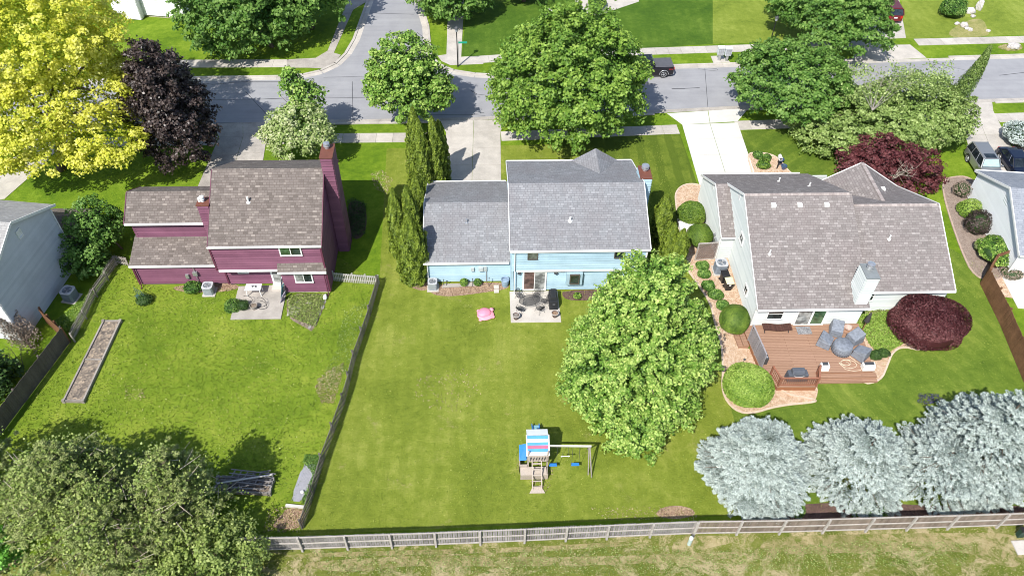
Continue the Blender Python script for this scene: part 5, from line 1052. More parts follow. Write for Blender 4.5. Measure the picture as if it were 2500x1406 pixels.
def chair_cover(loc, rot, label):
    t = thing('covered_chair', label, 'covered chair', (*loc, zd), R(rot), 'covered chairs on the deck'); q = MB()
    q.solid([(-.46, -.5, .02), (.46, -.5, .02), (.48, .5, .02), (-.48, .5, .02)], [(-.43, -.46, .62), (.43, -.46, .62), (.45, .46, .7), (-.45, .46, .7)])
    q.solid([(-.43, -.46, .62), (.43, -.46, .62), (.45, .46, .7), (-.45, .46, .7)], [(-.38, -.36, .68), (.38, -.36, .68), (.42, .44, 1.02), (-.42, .44, 1.02)])
    o = q.build('cover', M_COVER, t, local=True, bevel=.06); q = MB()
    for k in range(5): q.beam((-.47+.0, -.4+k*.2, .05), (-.445, -.36+k*.18, .6), .025, .04)
    for k in range(4): q.beam((-.3+k*.2, -.485, .1), (-.28+k*.19, -.45, .58), .04, .02)
    q.beam((-.44, -.47, .64), (.44, -.47, .64), .03, .02); q.build('fold', M_COVER, t, local=True); return t
for loc, rot, lb in (((26.25, 36.85), -20, 'grey covered chair nearest the house wall'), ((25.05, 35.75), 55, 'grey covered chair left of the round covered table'), ((27.4, 36.05), -65, 'grey covered chair beside the yellow green plants'), ((27.35, 34.55), -140, 'grey covered chair nearest the white hose')): chair_cover(loc, rot, lb)
t = thing('covered_table', 'round grey covered table among the covered chairs', 'covered table', (26.15, 35.15, zd)); q = MB(); q.lathe((0, 0, .02), [(.72, 0), (.7, .3), (.68, .68), (.62, .73), (.1, .75)], 26); q.build('cover', M_COVER, t, local=True, smooth=True)
q = MB()
for k in range(26): a = 2*math.pi*k/26; q.beam((.72*math.cos(a), .72*math.sin(a), .04), (.69*math.cos(a), .69*math.sin(a), .6), .04, .03)
q.build('fold', M_COVER, t, local=True)
t = thing('lounge_bench', 'dark brown curved slatted lounge under the rear window', 'bench', (21.8, 37.15, zd)); q = MB()
n_ = 34
for k in range(n_):
    x = -1.1+2.2*k/n_; z = .42+.07*math.sin(k/n_*6.28+1); q.solid([(x, -.32, z-.04), (x+.05, -.32, z-.04), (x+.05, .32, z-.02), (x, .32, z-.02)], [(x, -.32, z), (x+.05, -.32, z), (x+.05, .32, z+.02), (x, .32, z+.02)], random.random())
q.build('slat_seat', tone_mat('dark_slat', (.06, .03, .025), (.13, .06, .045), .6), t, local=True)
for sx in (-1, 1): q = MB(); q.beam((sx*.9, -.25, 0), (sx*.9, .25, .4), .05, .05); q.build('leg', M_BLACK, t, local=True)
q = MB(); q.box(23.4, 24.5, 36.75, 37.5, zd, zd+.02); tag(q.build('door_mat', speck('mat_pebble', (.14, .14, .15), (.27, .27, .28), (.45, .45, .46), 22)), 'grey pebble patterned mat outside the sliding door', 'mat')
M_SCR = tone_mat('screen_grey', (.27, .25, .26), (.40, .37, .38), .7)
t = thing('privacy_screen', 'tall grey slatted privacy screen standing at the left edge of the deck', 'screen', (19.5, 34.9, 0)); q = MB(); A_ = Vector((19.45, 36.25, 0)); B_ = Vector((19.72, 33.5, 0))
for k in range(26):
    u = A_.lerp(B_, k/26); v = A_.lerp(B_, min(1, (k+2.2)/26)); q.beam((u.x, u.y, .6), (v.x, v.y, 2.2), .02, .07, tone=random.random())
q.build('slats', M_SCR, t)
for a, b in (((*A_[:2], .5), (*A_[:2], 2.3)), ((*B_[:2], .5), (*B_[:2], 2.3)), ((19.585, 34.875, .5), (19.585, 34.875, 2.3))): q = MB(); q.beam(a, b, .07, .07); q.build('post', M_SCR, t)
q = MB(); q.beam((*A_[:2], 2.28), (*B_[:2], 2.28), .1, .05); q.build('top_rail', M_SCR, t)
t = thing('hose_cabinet', 'dark storage cabinet with a crumpled cloth behind the privacy screen', 'cabinet', (20.05, 34.3, zd)); q = MB(); q.box(-.2, .25, -.35, .35, 0, .7); q.build('body', M_DKMETAL, t, local=True, bevel=.03); q = MB(); q.solid([(-.3, -.3, .7), (.2, -.3, .7), (.15, .9, .7), (-.2, .9, .7)], [(-.15, -.2, .85), (.1, -.2, .82), (.05, .8, .95), (-.12, .8, .9)]); q.build('cloth', M_COVERL, t, local=True, bevel=.05)
t = thing('grill', 'grey covered barbecue grill inside the railed deck corner', 'grill', (22.0, 32.6, zd)); q = MB(); q.solid([(-.75, -.28, .02), (.75, -.28, .02), (.75, .3, .02), (-.75, .3, .02)], [(-.7, -.26, .8), (.72, -.26, .8), (.72, .28, .8), (-.7, .28, .8)]); q.solid([(-.5, -.26, .8), (.5, -.26, .8), (.5, .28, .8), (-.5, .28, .8)], [(-.44, -.1, 1.08), (.44, -.1, 1.08), (.44, .24, 1.1), (-.44, .24, 1.1)]); q.build('cover', plain('charcoal_cover', (.09, .10, .12), .5), t, local=True, bevel=.06)
q = MB(); q.tube([(-.35, -.3, .78), (-.2, -.33, .7), (.2, -.33, .7), (.35, -.3, .78)], .018, 6); q.build('handle', M_TRIM, t, local=True)
def deckbox(loc, label, w_):
    t = thing('deck_box', label, 'box', (*loc, zd), group='white boxes on the deck steps'); q = MB(); q.solid([(-w_/2, -.25, -.0), (w_/2, -.25, 0), (w_/2, .25, 0), (-w_/2, .25, 0)], [(-w_/2, -.2, .45), (w_/2, -.2, .45), (w_/2, .22, .5), (-w_/2, .22, .5)]); q.build('body', M_TRIM, t, local=True, bevel=.03); q = MB(); q.box(-w_/2+.1, w_/2-.1, -.05, .2, .47, .52); q.build('vent', M_DKMETAL, t, local=True)
deckbox((24.35, 33.5), 'small white box beside the deck railing', .6); deckbox((27.55, 33.45), 'larger white box at the right end of the deck steps', .9)
hose = [(26.2+(.75-.012*k)*math.cos(k*.42)+.12*math.sin(k*.13), 33.95+(.5-.008*k)*math.sin(k*.42)+.08*math.cos(k*.21), zd+.02+.0006*k) for k in range(52)]
q = MB(); q.tube([(27.2, 33.55, zd+.3), (27.0, 33.3, zd+.02), (26.5, 33.22, zd+.02), (25.9, 33.4, zd+.02)]+hose[7:], .017, 5); q.tube([(27.15, 33.6, zd+.2), (26.95, 34.1, zd+.02), (26.6, 34.55, zd+.02), (26.55, 34.9, zd+.02)], .017, 5); tag(q.build('garden_hose', plain('cream_hose', (.62, .56, .42), .5)), 'cream garden hose coiled on the deck', 'hose')
t = thing('patio_umbrella', 'closed dark patio umbrella leaning at the corner of the house', 'umbrella', (28.6, 37.3, .1)); q = MB(); q.tube([(0, 0, 0), (.0, .0, 1.1)], .03, 6); q.build('pole', M_RAILB, t, local=True); q = MB(); q.lathe((0, 0, 1.0), [(.05, 0), (.2, .15), (.16, .5), (.1, .95), (.02, 1.15)], 10); q.build('canopy', plain('dark_canopy', (.05, .045, .045), .7), t, local=True)
q = MB(); q.blob((27.3, 37.15, zd+.25), (.3, .26, .24), 3, .06); tag(q.build('ornament_stone', plain('pinkish_stone', (.55, .40, .34), .8)), 'round pinkish stone ornament behind the covered chairs', 'ornament')
q = MB(); q.lathe((18.85, 34.6, 0), [(.02, 0), (.02, .3), (.09, .31), (.09, .36), (.02, .4)], 10); tag(q.build('path_light', M_DKMETAL), 'small path light in the gravel left of the deck', 'light')

# ================================================================ STREET OBJECTS
def street_lamp(loc, h, label):
    t = thing('street_lamp', label, 'street lamp', (*loc, 0), 0, 'post lamps along the street'); q = MB(); q.tube([(0, 0, -.1), (0, 0, .5), (0, 0, h-.5)], [.09, .065, .05], 10); q.build('pole', M_BLACK, t, local=True)
    q = MB(); q.lathe((0, 0, h-.5), [(.08, 0), (.13, .05), (.2, .38), (.2, .4)], 8); q.build('lantern', plain('lantern_glass', (.35, .37, .38), .2), t, local=True); q = MB(); q.lathe((0, 0, h-.1), [(.26, 0), (.22, .1), (.08, .2), (.03, .24), (.03, .34), (.01, .36)], 10); q.build('cap', M_DKMETAL, t, local=True); return t
b0 = G(1118, 163)[:2]; street_lamp(b0, height_to((*b0, 0), 68), 'black post lamp on the corner beside the street name sign'); b1 = G(1878, 112)[:2]; street_lamp(b1, height_to((*b1, 0), 42), 'black post lamp beside the trees at the upper right')
t = thing('street_sign', 'green street name sign on a slim post at the corner', 'street sign', (b0[0]+.12, b0[1]+.05, 0)); q = MB(); q.tube([(0, 0, 0), (0, 0, 3.0)], .03, 6); q.build('pole', M_METAL, t, local=True); q = MB(); q.box(.03, .95, -.012, .012, 2.72, 2.92); q.build('sign_plate', plain('sign_green', (.02, .36, .24), .35), t, local=True)
for i, (x, lb) in enumerate(((25.95, 'left grey metal cluster mailbox on its concrete pad'), (26.75, 'right grey metal cluster mailbox on its concrete pad'))):
    t = thing('mailbox', lb, 'mailbox', (x, 76.3-.12*i, 0), 0, 'cluster mailboxes'); q = MB(); q.box(-.33, .33, -.25, .25, .75, 1.6); q.build('cabinet', plain('mailbox_grey', (.62, .66, .70), .4, .1), t, local=True, bevel=.02); q = MB(); q.box(-.36, .36, -.28, .28, 1.6, 1.66); q.build('roof', M_TRIM, t, local=True)
    for k in range(3):
        for j in range(4): q = MB(); q.box(-.3+k*.2, -.12+k*.2, -.26, -.253, .8+j*.19, .96+j*.19); q.build('door', M_METAL, t, local=True)
    q = MB(); q.box(-.13, .13, -.12, .12, 0, .75); q.build('pedestal', M_METAL, t, local=True)
# cars
M_TYRE = plain('tyre', (.02, .02, .022), .85); M_RIM = plain('alloy', (.62, .63, .65), .3, .7); M_CARGLASS = glass('car_glass', (.015, .02, .025), .04)
def paint(name, col, met=.5):
    m, nt, b = _mat(name); b.inputs['Base Color'].default_value = (*col, 1); b.inputs['Metallic'].default_value = met; b.inputs['Roughness'].default_value = .32; b.inputs['Coat Weight'].default_value = .8; b.inputs['Coat Roughness'].default_value = .05; return m
def loft(st):
    """st: list of (x, [(y,z)...half profile from bottom centre out and up]) mirrored"""
    q = MB(); n = None
    for x, pr in st:
        full = [(y, z) for y, z in pr]+[(-y, z) for y, z in reversed(pr)]; n = len(full)
        for y, z in full: q.v.append((x, y, z))
    for k in range(len(st)-1):
        for j in range(n): a = k*n+j; b = k*n+(j+1) % n; q.f.append((a, b, b+n, a+n)); q.t.append(.5)
    q.f.append(tuple(reversed(range(n)))); q.f.append(tuple((len(st)-1)*n+j for j in range(n))); q.t += [.5, .5]; return q
def car(name, label, cat, loc, rot, body, L_=4.8, W=1.9, belt=1.0, roof=1.75, hood=.98, wb=2.85, x_ws=.85, x_rt=.35, x_rr=-2.0, x_rb=-2.3, wr=.37, sedan=False, sunroof=False, shade=False, pickup=False):
    """car pointing to local +x, origin on the ground at its centre"""
    t = thing(name, label, cat, (*loc, 0), rot); f, r = L_/2, -L_/2; hw = W/2
    def pr(wd, zb, zt): return [(0, zb), (wd*.9, zb), (wd, zb+.12), (wd, (zb+zt)/2), (wd*.97, zt-.08), (wd*.9, zt), (0, zt+.02)]
    rear_h = belt+.02 if not pickup else 1.25
    q = loft([(r, pr(hw*.84, .38, rear_h-.25)), (r+.12, pr(hw*.95, .28, rear_h-.04)), (r+.5, pr(hw, .24, rear_h)), (-.3, pr(hw, .24, belt)), (x_ws, pr(hw, .24, belt)), (x_ws+.5, pr(hw*.98, .24, hood)), (f-.5, pr(hw*.95, .26, hood-.12)), (f-.12, pr(hw*.86, .3, hood-.25)), (f, pr(hw*.7, .38, hood-.4))]); q.build('body', body, t, local=True, smooth=False, bevel=.03)
    if pickup: xs = [(x_rb, belt), (x_rr, roof), (x_rt, roof), (x_ws, belt)]
    else: xs = [(x_rb, belt), (x_rr, roof-.02), (x_rt, roof), (x_ws, belt)]
    wb_, wt = hw*.93, hw*.74
    q = MB(); lo = [(xs[0][0], -wb_), (xs[3][0], -wb_), (xs[3][0], wb_), (xs[0][0], wb_)]; hi = [(xs[1][0], -wt), (xs[2][0], -wt), (xs[2][0], wt), (xs[1][0], wt)]
    q.solid([(x, y, belt-.02) for x, y in lo], [(x, y, roof-.05) for x, y in hi]); q.build('glasshouse', M_CARGLASS, t, local=True)
    q = MB(); e = .04; q.solid([(xs[1][0]-.05, -wt-e, roof-.07), (xs[2][0]+.05, -wt-e, roof-.07), (xs[2][0]+.05, wt+e, roof-.07), (xs[1][0]-.05, wt+e, roof-.07)], [(xs[1][0]+.1, -wt+.06, roof), (xs[2][0]-.05, -wt+.06, roof), (xs[2][0]-.05, wt-.06, roof), (xs[1][0]+.1, wt-.06, roof)]); q.build('roof', body, t, local=True, bevel=.03)
    for s in (-1, 1):
        for (xa, xb) in ((xs[0][0], xs[1][0]), (xs[3][0], xs[2][0])): q = MB(); q.beam((xa, s*wb_, belt-.02), (xb, s*wt, roof-.05), .09, .09); q.build('pillar', body, t, local=True)
        for fx in (.33, .66)[:2 if not pickup else 1]:
            xa = xs[0][0]+(xs[3][0]-xs[0][0])*fx; xb = xs[1][0]+(xs[2][0]-xs[1][0])*fx; q = MB(); q.beam((xa, s*(wb_+.01), belt-.02), (xb, s*(wt+.01), roof-.05), .03, .09); q.build('pillar', body, t, local=True)
    for sx in (-1, 1):
        for s in (-1, 1):
            q = MB(); x = sx*wb/2; y0 = s*(hw-.2); y1 = s*(hw+.012); q.tube([(x, y0, wr), (x, y1, wr)], wr, 20); wl = q.build('wheel', M_TYRE, t, local=True); q = MB(); q.tube([(x, y1, wr), (x, y1+s*.012, wr)], wr*.25, 10)
            for k in range(5): a = 2*math.pi*k/5; q.beam((x, y1+s*.01, wr), (x+wr*.66*math.cos(a), y1+s*.01, wr+wr*.66*math.sin(a)), .02, .085, up=(0, 1, 0))
            q.tube([(x+wr*.68*math.cos(a), y1+s*.004, wr+wr*.68*math.sin(a)) for a in [2*math.pi*k/20 for k in range(21)]], .02, 5); rm = q.build('rim', M_RIM, wl, local=True)
            q = MB(); q.tube([(x+(wr+.07)*math.cos(a), y1+s*.01, wr+.02+(wr+.07)*math.sin(a)) for a in [math.pi*k/12 for k in range(13)]], .035, 5); q.build('wheel_arch', M_RIM if pickup else M_BLACK, t, local=True)
    for s in (-1, 1):
        q = MB(); q.box(f-.35, f-.06, s*hw*.62-.16, s*hw*.62+.16, hood-.36, hood-.22); q.build('headlight', M_STW, t, local=True, bevel=.03)
        q = MB(); q.box(r-.01, r+.14, s*hw*.72-.13, s*hw*.72+.13, rear_h-.4, rear_h-.12); q.build('tail_light', plain('tail_red', (.45, .02, .02), .3), t, local=True)
        q = MB(); q.box(x_ws-.25, x_ws-.05, s*(hw+.14)-.09, s*(hw+.14)+.09, belt, belt+.16); q.build('mirror', body if not pickup else M_BLACK, t, local=True, bevel=.03)
    q = MB(); q.box(r-.06, r+.1, -hw*.85, hw*.85, .36, .58); q.build('bumper', body if not pickup else M_RIM, t, local=True, bevel=.03)
    q = MB(); q.box(r-.075, r-.06, -.2, .2, rear_h-.38, rear_h-.24); q.build('number_plate', M_STW, t, local=True)
    if sunroof: q = MB(); q.box(-.35, .3, -wt*.7, wt*.7, roof, roof+.006); q.build('sunroof', M_CARGLASS, t, local=True)
    if shade: q = MB(); d_ = (xs[3][0]-xs[2][0]); q.solid([(xs[2][0]+d_*.1, -wt*.9, roof-.1), (xs[2][0]+d_*.1, wt*.9, roof-.1), (xs[3][0]-.06, wb_*.88, belt+.04), (xs[3][0]-.06, -wb_*.88, belt+.04)], [(xs[2][0]+d_*.1+.02, -wt*.9, roof-.07), (xs[2][0]+d_*.1+.02, wt*.9, roof-.07), (xs[3][0]-.03, wb_*.88, belt+.07), (xs[3][0]-.03, -wb_*.88, belt+.07)]); q.build('windscreen', plain('sun_shade', (.5, .66, .66), .15, .3), t, local=True)
    if pickup: q = MB(); q.box(r+.08, xs[0][0]-.06, -hw*.9, hw*.9, rear_h-.0, rear_h+.06); q.build('bed_cover', plain('vinyl_cover', (.10, .10, .11), .6), t, local=True, bevel=.02)
    return t
car('suv', 'silver SUV with a sunroof parked facing the white house', 'SUV', (46.75, 56.6), R(-90-2), paint('silver_paint', (.30, .305, .31)), 5.0, 1.95, 1.08, 1.76, 1.05, x_rr=-2.25, x_rb=-2.45, sunroof=True, shade=True)
car('car', 'dark blue sedan parked next to the silver SUV', 'car', (49.9, 56.8), R(-90-1), paint('navy_paint', (.012, .018, .045)), 4.8, 1.88, .95, 1.45, .9, x_rr=-1.25, x_rb=-1.95, x_rt=.1, x_ws=.95)
car('suv', 'dark red SUV parked on the driveway under the upper right tree', 'SUV', (48.7, 86.6), R(90-4), paint('maroon_paint', (.20, .018, .02)), 4.7, 1.9, 1.08, 1.76, 1.05)
PK = car('pickup_truck', 'black pickup truck with a flat grey bed cover behind the big round maple', 'pickup truck', (17.4, 73.75), R(180+2.5), paint('black_paint', (.012, .010, .013)), 5.7, 2.0, 1.2, 1.9, 1.15, wb=3.5, x_ws=1.3, x_rt=.85, x_rr=-.55, x_rb=-.7, wr=.42, pickup=True)
fc = bpy.data.curves.new('badge', 'FONT'); fc.body = 'FX4'; fc.size = .22; fc.extrude = .004; fb0 = bpy.data.objects.new('badge', fc); C.objects.link(fb0); bpy.context.view_layer.update(); bm_ = bpy.data.meshes.new_from_object(fb0.evaluated_get(bpy.context.evaluated_depsgraph_get())); bpy.data.objects.remove(fb0); fb = bpy.data.objects.new('badge', bm_); C.objects.link(fb); bm_.materials.clear(); bm_.materials.append(plain('badge_red', (.5, .04, .05), .5)); fb.parent = PK; fb.rotation_euler = (R(90), 0, R(180)); fb.location = (-2.25, 1.02, .95)
# front yard bits
t = thing('mailbox', 'white mailbox on a dark post in the small gravel bed', 'mailbox', (27.35, 57.2, 0)); q = MB(); q.tube([(0, 0, 0), (0, 0, 1.15)], .05, 6); q.build('post', M_BLACK, t, local=True); q = MB(); q.box(-.14, .14, -.25, .25, 1.15, 1.4); q.tube([(0, -.25, 1.4), (0, .25, 1.4)], .14, 12); q.build('box', M_TRIM, t, local=True); q = MB(); q.box(-.05, .05, -.262, -.25, 1.22, 1.34); q.build('door', M_BLACK, t, local=True)
M_POTB = plain('blue_glaze', (.03, .07, .17), .2, spec=.8)
for (px, py), lb in (((1905, 397), 'smaller dark blue glazed pot in the gravel bed by the lawn edge'), ((1912, 413), 'larger dark blue glazed pot in the gravel bed nearer the roof')): planter(g(px, py), lb, .26, .4, 0, M_POTB, plain('pot_water', (.06, .10, .14), .15), M_POTB)
M_ROCK = tone_mat('granite', (.38, .35, .34), (.62, .58, .55), .85, fine=9, fam=.35)
for i, (px, py, r, sx, sz, lb) in enumerate(((2388, 24, .5, .7, 1.6, 'tall upright pale boulder in the upper right lawn bed'), (2366, 32, .55, 1.1, .8, 'broad grey boulder next to the round green shrub'), (2375, 42, .3, 1.2, .6, 'small pale rock below the upright boulder'), (2336, 60, .3, 1.2, .6, 'small whitish rock at the left end of the rock row'), (2352, 66, .42, 1, .9, 'grey pointed rock in the middle of the rock row'), (2361, 72, .3, 1.2, .6, 'brown grey rock beside the last rock of the row'), (2368, 76, .27, 1, .9, 'pale rock at the lower end of the rock row'), (2474, 117, .6, 1.3, .6, 'big white boulder on the verge at the right edge'), (2412, 78, .25, 1.1, .7, 'mauve grey rock by the pavement'), (1340, 34, .5, 1.4, .7, 'grey boulder behind the top of the big round maple'))):
    p = G(px, py); q = MB(); q.blob((p[0], p[1], r*sz*.55), (r*sx, r*.8, r*sz), i+3, .13, 12, 8, tone=random.random()); tag(q.build('rock', M_ROCK), lb, 'rock')
# utility posts at the rear strip
p = g(1682, 1328); t = thing('utility_post', 'pale green plastic marker post on the dry rear strip', 'post', (*p, 0)); q = MB(); q.lathe((0, 0, 0), [(.12, 0), (.11, .75)], 14); q.build('post', plain('pale_green_plastic', (.42, .52, .48), .5), t, local=True); q = MB(); q.lathe((0, 0, .75), [(.125, 0), (.12, .14), (.03, .17)], 14); q.build('cap', plain('pale_cap', (.6, .68, .66), .5), t, local=True)
q = MB(); q.box(32.2, 33.6, 19.5, 20.4, -.05, .10, .8); tag(q.build('utility_pad', M_CONC), 'pale concrete utility pad at the lower right corner', 'pad'); t = thing('utility_pedestal', 'dark green utility pedestal behind the pale pad at the right edge', 'utility box', (32.9, 20.75, 0)); q = MB(); q.box(-.2, .2, -.15, .15, 0, .75); q.build('body', plain('dark_green_metal', (.02, .05, .04), .4), t, local=True, bevel=.03); q = MB(); q.box(-.22, .22, -.17, .17, .75, .82); q.build('cap', M_BLACK, t, local=True)
# storm drain
q = MB(); q.box(-4.9, -3.9, 74.2, 74.5, .02, .13); tag(q.build('storm_drain', M_DKMETAL), 'dark storm drain grate in the kerb at the street corner', 'drain')
q = MB(); q.box(-41.9, -40.8, 89.5, 90.6, 0, .05); struct('patio', q, M_CONC_OLD)
# ================================================================ VEGETATION
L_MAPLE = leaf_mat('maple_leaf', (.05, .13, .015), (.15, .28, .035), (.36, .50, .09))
L_FRESH = leaf_mat('fresh_leaf', (.03, .09, .012), (.15, .29, .035), (.48, .60, .16), .16)
L_DEEP = leaf_mat('deep_leaf', (.035, .11, .015), (.11, .23, .035), (.30, .45, .11))
L_YELLOW = leaf_mat('golden_leaf', (.26, .37, .02), (.68, .68, .07), (.96, .92, .30), .42)
L_PURPLE = leaf_mat('crimson_leaf', (.014, .010, .009), (.045, .031, .028), (.15, .115, .10), .10, .4)
L_CREAM = leaf_mat('blossom_leaf', (.10, .20, .03), (.32, .42, .13), (.72, .72, .45))
L_OLIVE = leaf_mat('olive_leaf', (.08, .15, .025), (.22, .32, .075), (.48, .58, .22))
L_CYP = leaf_mat('arborvitae_leaf', (.06, .105, .010), (.15, .215, .022), (.28, .36, .045), .2)
L_RED = leaf_mat('red_leaf', (.05, .010, .012), (.115, .028, .032), (.25, .09, .09), .25)
L_LACE = leaf_mat('laceleaf', (.045, .010, .012), (.105, .028, .032), (.24, .10, .10), .2)
L_SPR = leaf_mat('blue_needle', (.15, .20, .18), (.42, .49, .46), (.74, .81, .77), .15, .7)
L_PINE = leaf_mat('pine_needle', (.10, .15, .04), (.30, .355, .11), (.54, .58, .25), .15)
L_VINE = leaf_mat('vine_leaf', (.09, .15, .025), (.24, .32, .07), (.46, .53, .18), .3)
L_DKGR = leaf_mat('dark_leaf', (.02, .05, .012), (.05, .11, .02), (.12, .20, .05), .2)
L_TOP = leaf_mat('clipped_leaf', (.05, .11, .012), (.13, .22, .025), (.24, .34, .05), .2)
L_TOPY = leaf_mat('clipped_yellow_leaf', (.10, .20, .018), (.23, .36, .05), (.42, .54, .13), .2)
L_BROWN = leaf_mat('dry_needle', (.10, .075, .055), (.22, .17, .13), (.38, .31, .25), .1)
# broadleaf trees: name, label, photo box of the crown, depth
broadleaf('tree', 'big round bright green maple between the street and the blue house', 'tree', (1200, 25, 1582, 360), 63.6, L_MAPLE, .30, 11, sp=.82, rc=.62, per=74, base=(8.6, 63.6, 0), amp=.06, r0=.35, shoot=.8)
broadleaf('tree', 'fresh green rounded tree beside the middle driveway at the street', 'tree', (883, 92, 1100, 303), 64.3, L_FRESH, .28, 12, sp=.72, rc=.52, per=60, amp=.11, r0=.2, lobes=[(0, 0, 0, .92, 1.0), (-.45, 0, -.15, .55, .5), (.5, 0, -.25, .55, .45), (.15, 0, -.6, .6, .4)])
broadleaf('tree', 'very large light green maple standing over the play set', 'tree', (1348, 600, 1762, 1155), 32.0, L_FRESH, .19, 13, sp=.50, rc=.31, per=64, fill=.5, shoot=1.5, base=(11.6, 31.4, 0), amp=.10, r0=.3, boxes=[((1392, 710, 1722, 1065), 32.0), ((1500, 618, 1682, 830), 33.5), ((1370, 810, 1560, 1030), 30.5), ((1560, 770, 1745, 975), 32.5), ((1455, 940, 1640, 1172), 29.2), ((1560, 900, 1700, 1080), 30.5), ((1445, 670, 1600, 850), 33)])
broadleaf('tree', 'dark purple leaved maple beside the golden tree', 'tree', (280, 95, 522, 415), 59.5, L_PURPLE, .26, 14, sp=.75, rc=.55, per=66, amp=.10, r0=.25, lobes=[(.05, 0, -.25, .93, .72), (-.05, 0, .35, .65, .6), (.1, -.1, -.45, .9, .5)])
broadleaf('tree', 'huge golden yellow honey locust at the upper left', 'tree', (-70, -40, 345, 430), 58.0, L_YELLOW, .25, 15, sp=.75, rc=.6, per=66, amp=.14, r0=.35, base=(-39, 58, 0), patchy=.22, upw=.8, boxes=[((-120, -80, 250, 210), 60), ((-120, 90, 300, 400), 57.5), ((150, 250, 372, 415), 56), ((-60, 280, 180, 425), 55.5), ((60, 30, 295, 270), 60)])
broadleaf('tree', 'spreading deep green tree at the top left corner of the side street', 'tree', (445, -100, 735, 140), 80.5, L_DEEP, .38, 16, sp=.9, rc=.65, per=50, amp=.12, base=(-23.5, 79.5, 0))
broadleaf('tree', 'deep green tree shading the pavement by the side street', 'tree', (640, -130, 850, 85), 83.5, L_DEEP, .38, 17, sp=.95, rc=.7, per=50, amp=.1)
broadleaf('tree', 'dark green tree cut by the top edge above the corner lamp', 'tree', (985, -110, 1205, 62), 86.5, L_DEEP, .38, 18, sp=.95, rc=.7, per=50, amp=.1)
broadleaf('tree', 'dark green tree at the top edge left of the stone path', 'tree', (1215, -130, 1345, 30), 90, L_DEEP, .38, 19, sp=.95, rc=.7, per=46, amp=.12)
broadleaf('tree', 'round mid green tree right of the driveway of the pale grey house', 'tree', (1783, 100, 2080, 298), 65.8, L_DEEP, .28, 20, sp=.78, rc=.56, per=66, amp=.07, base=(31.5, 65.6, 0))
broadleaf('tree', 'broad green tree at the top right over the red SUV', 'tree', (1888, -90, 2192, 128), 80.0, L_DEEP, .32, 21, sp=.85, rc=.62, per=60, amp=.09, base=(39.8, 78.4, 0))
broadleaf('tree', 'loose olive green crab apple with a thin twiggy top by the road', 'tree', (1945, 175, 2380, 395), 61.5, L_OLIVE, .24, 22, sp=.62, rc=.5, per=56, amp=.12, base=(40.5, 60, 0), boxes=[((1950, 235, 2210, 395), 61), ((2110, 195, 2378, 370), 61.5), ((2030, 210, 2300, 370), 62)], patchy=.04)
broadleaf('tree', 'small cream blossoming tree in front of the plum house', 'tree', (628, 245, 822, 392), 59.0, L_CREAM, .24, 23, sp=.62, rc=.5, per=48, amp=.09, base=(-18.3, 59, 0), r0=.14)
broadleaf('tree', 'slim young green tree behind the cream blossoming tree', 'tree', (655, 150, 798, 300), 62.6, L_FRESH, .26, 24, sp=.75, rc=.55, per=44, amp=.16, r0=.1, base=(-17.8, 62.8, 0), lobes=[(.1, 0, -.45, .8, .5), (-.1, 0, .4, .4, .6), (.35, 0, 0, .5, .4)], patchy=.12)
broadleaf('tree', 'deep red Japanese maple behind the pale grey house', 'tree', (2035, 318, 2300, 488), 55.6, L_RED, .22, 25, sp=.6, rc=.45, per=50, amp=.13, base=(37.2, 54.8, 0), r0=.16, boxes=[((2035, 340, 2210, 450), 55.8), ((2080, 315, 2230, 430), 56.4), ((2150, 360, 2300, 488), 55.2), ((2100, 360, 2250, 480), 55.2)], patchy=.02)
# the crab apple's thin top and the maple's bare branches: twigs
def twigs(name, label, cat, o, tips, seed, mat, r=.03, sub=5):
    rg = random.Random(seed); t = thing(name, label, cat, (*o[:2], 0)); mb = MB()
    for tp in tips:
        a = Vector(o); b = Vector(tp); m_ = a.lerp(b, .5)+Vector((rg.uniform(-.3, .3), rg.uniform(-.3, .3), .2)); mb.tube([a, m_, b], [r, r*.6, r*.2], 5)
        for _ in range(sub):
            p = m_.lerp(b, rg.random()); mb.tube([p, p+Vector((rg.uniform(-.6, .6), rg.uniform(-.6, .6), rg.uniform(0, .6)))], [r*.3, r*.1], 4)
    mb.build('branches', mat, t); return t
M_TWIG = plain('grey_twig', (.34, .30, .27), .9); M_PALETWIG = plain('pale_branch', (.55, .47, .38), .9)
o = (G(2130, 270, 4.5)); tw = twigs('tree', 'nearly leafless twiggy tree top rising from the olive crab apple', 'tree', o, [G(2075+k*22, 160+(k % 3)*14, 6+(k % 4)*.5) for k in range(9)], 3, M_TWIG, .03, 22)
rg = np.random.default_rng(5); P = np.concatenate([np.array(G(rg.uniform(2060, 2330), rg.uniform(158, 230), rg.uniform(5.6, 7.2)))[None]+rg.normal(size=(26, 3))*[.35, .35, .2] for _ in range(90)]); leaf_mesh('leaves', P, rg.normal(size=P.shape)+[0, 0, .6], .22*rg.uniform(.6, 1.2, len(P)), .7, L_OLIVE, rg.uniform(.2, 1, len(P)), tw, seed=3)
bo = G(2175, 440, 1.6); twigs('branch', 'pale bare branches showing in the red Japanese maple', 'branches', bo, [G(2175+dx, 440+dy, 4.2) for dx, dy in ((30, -40), (45, -25), (62, -30), (25, -15), (55, -8), (10, -5))], 6, M_PALETWIG, .03, 8)

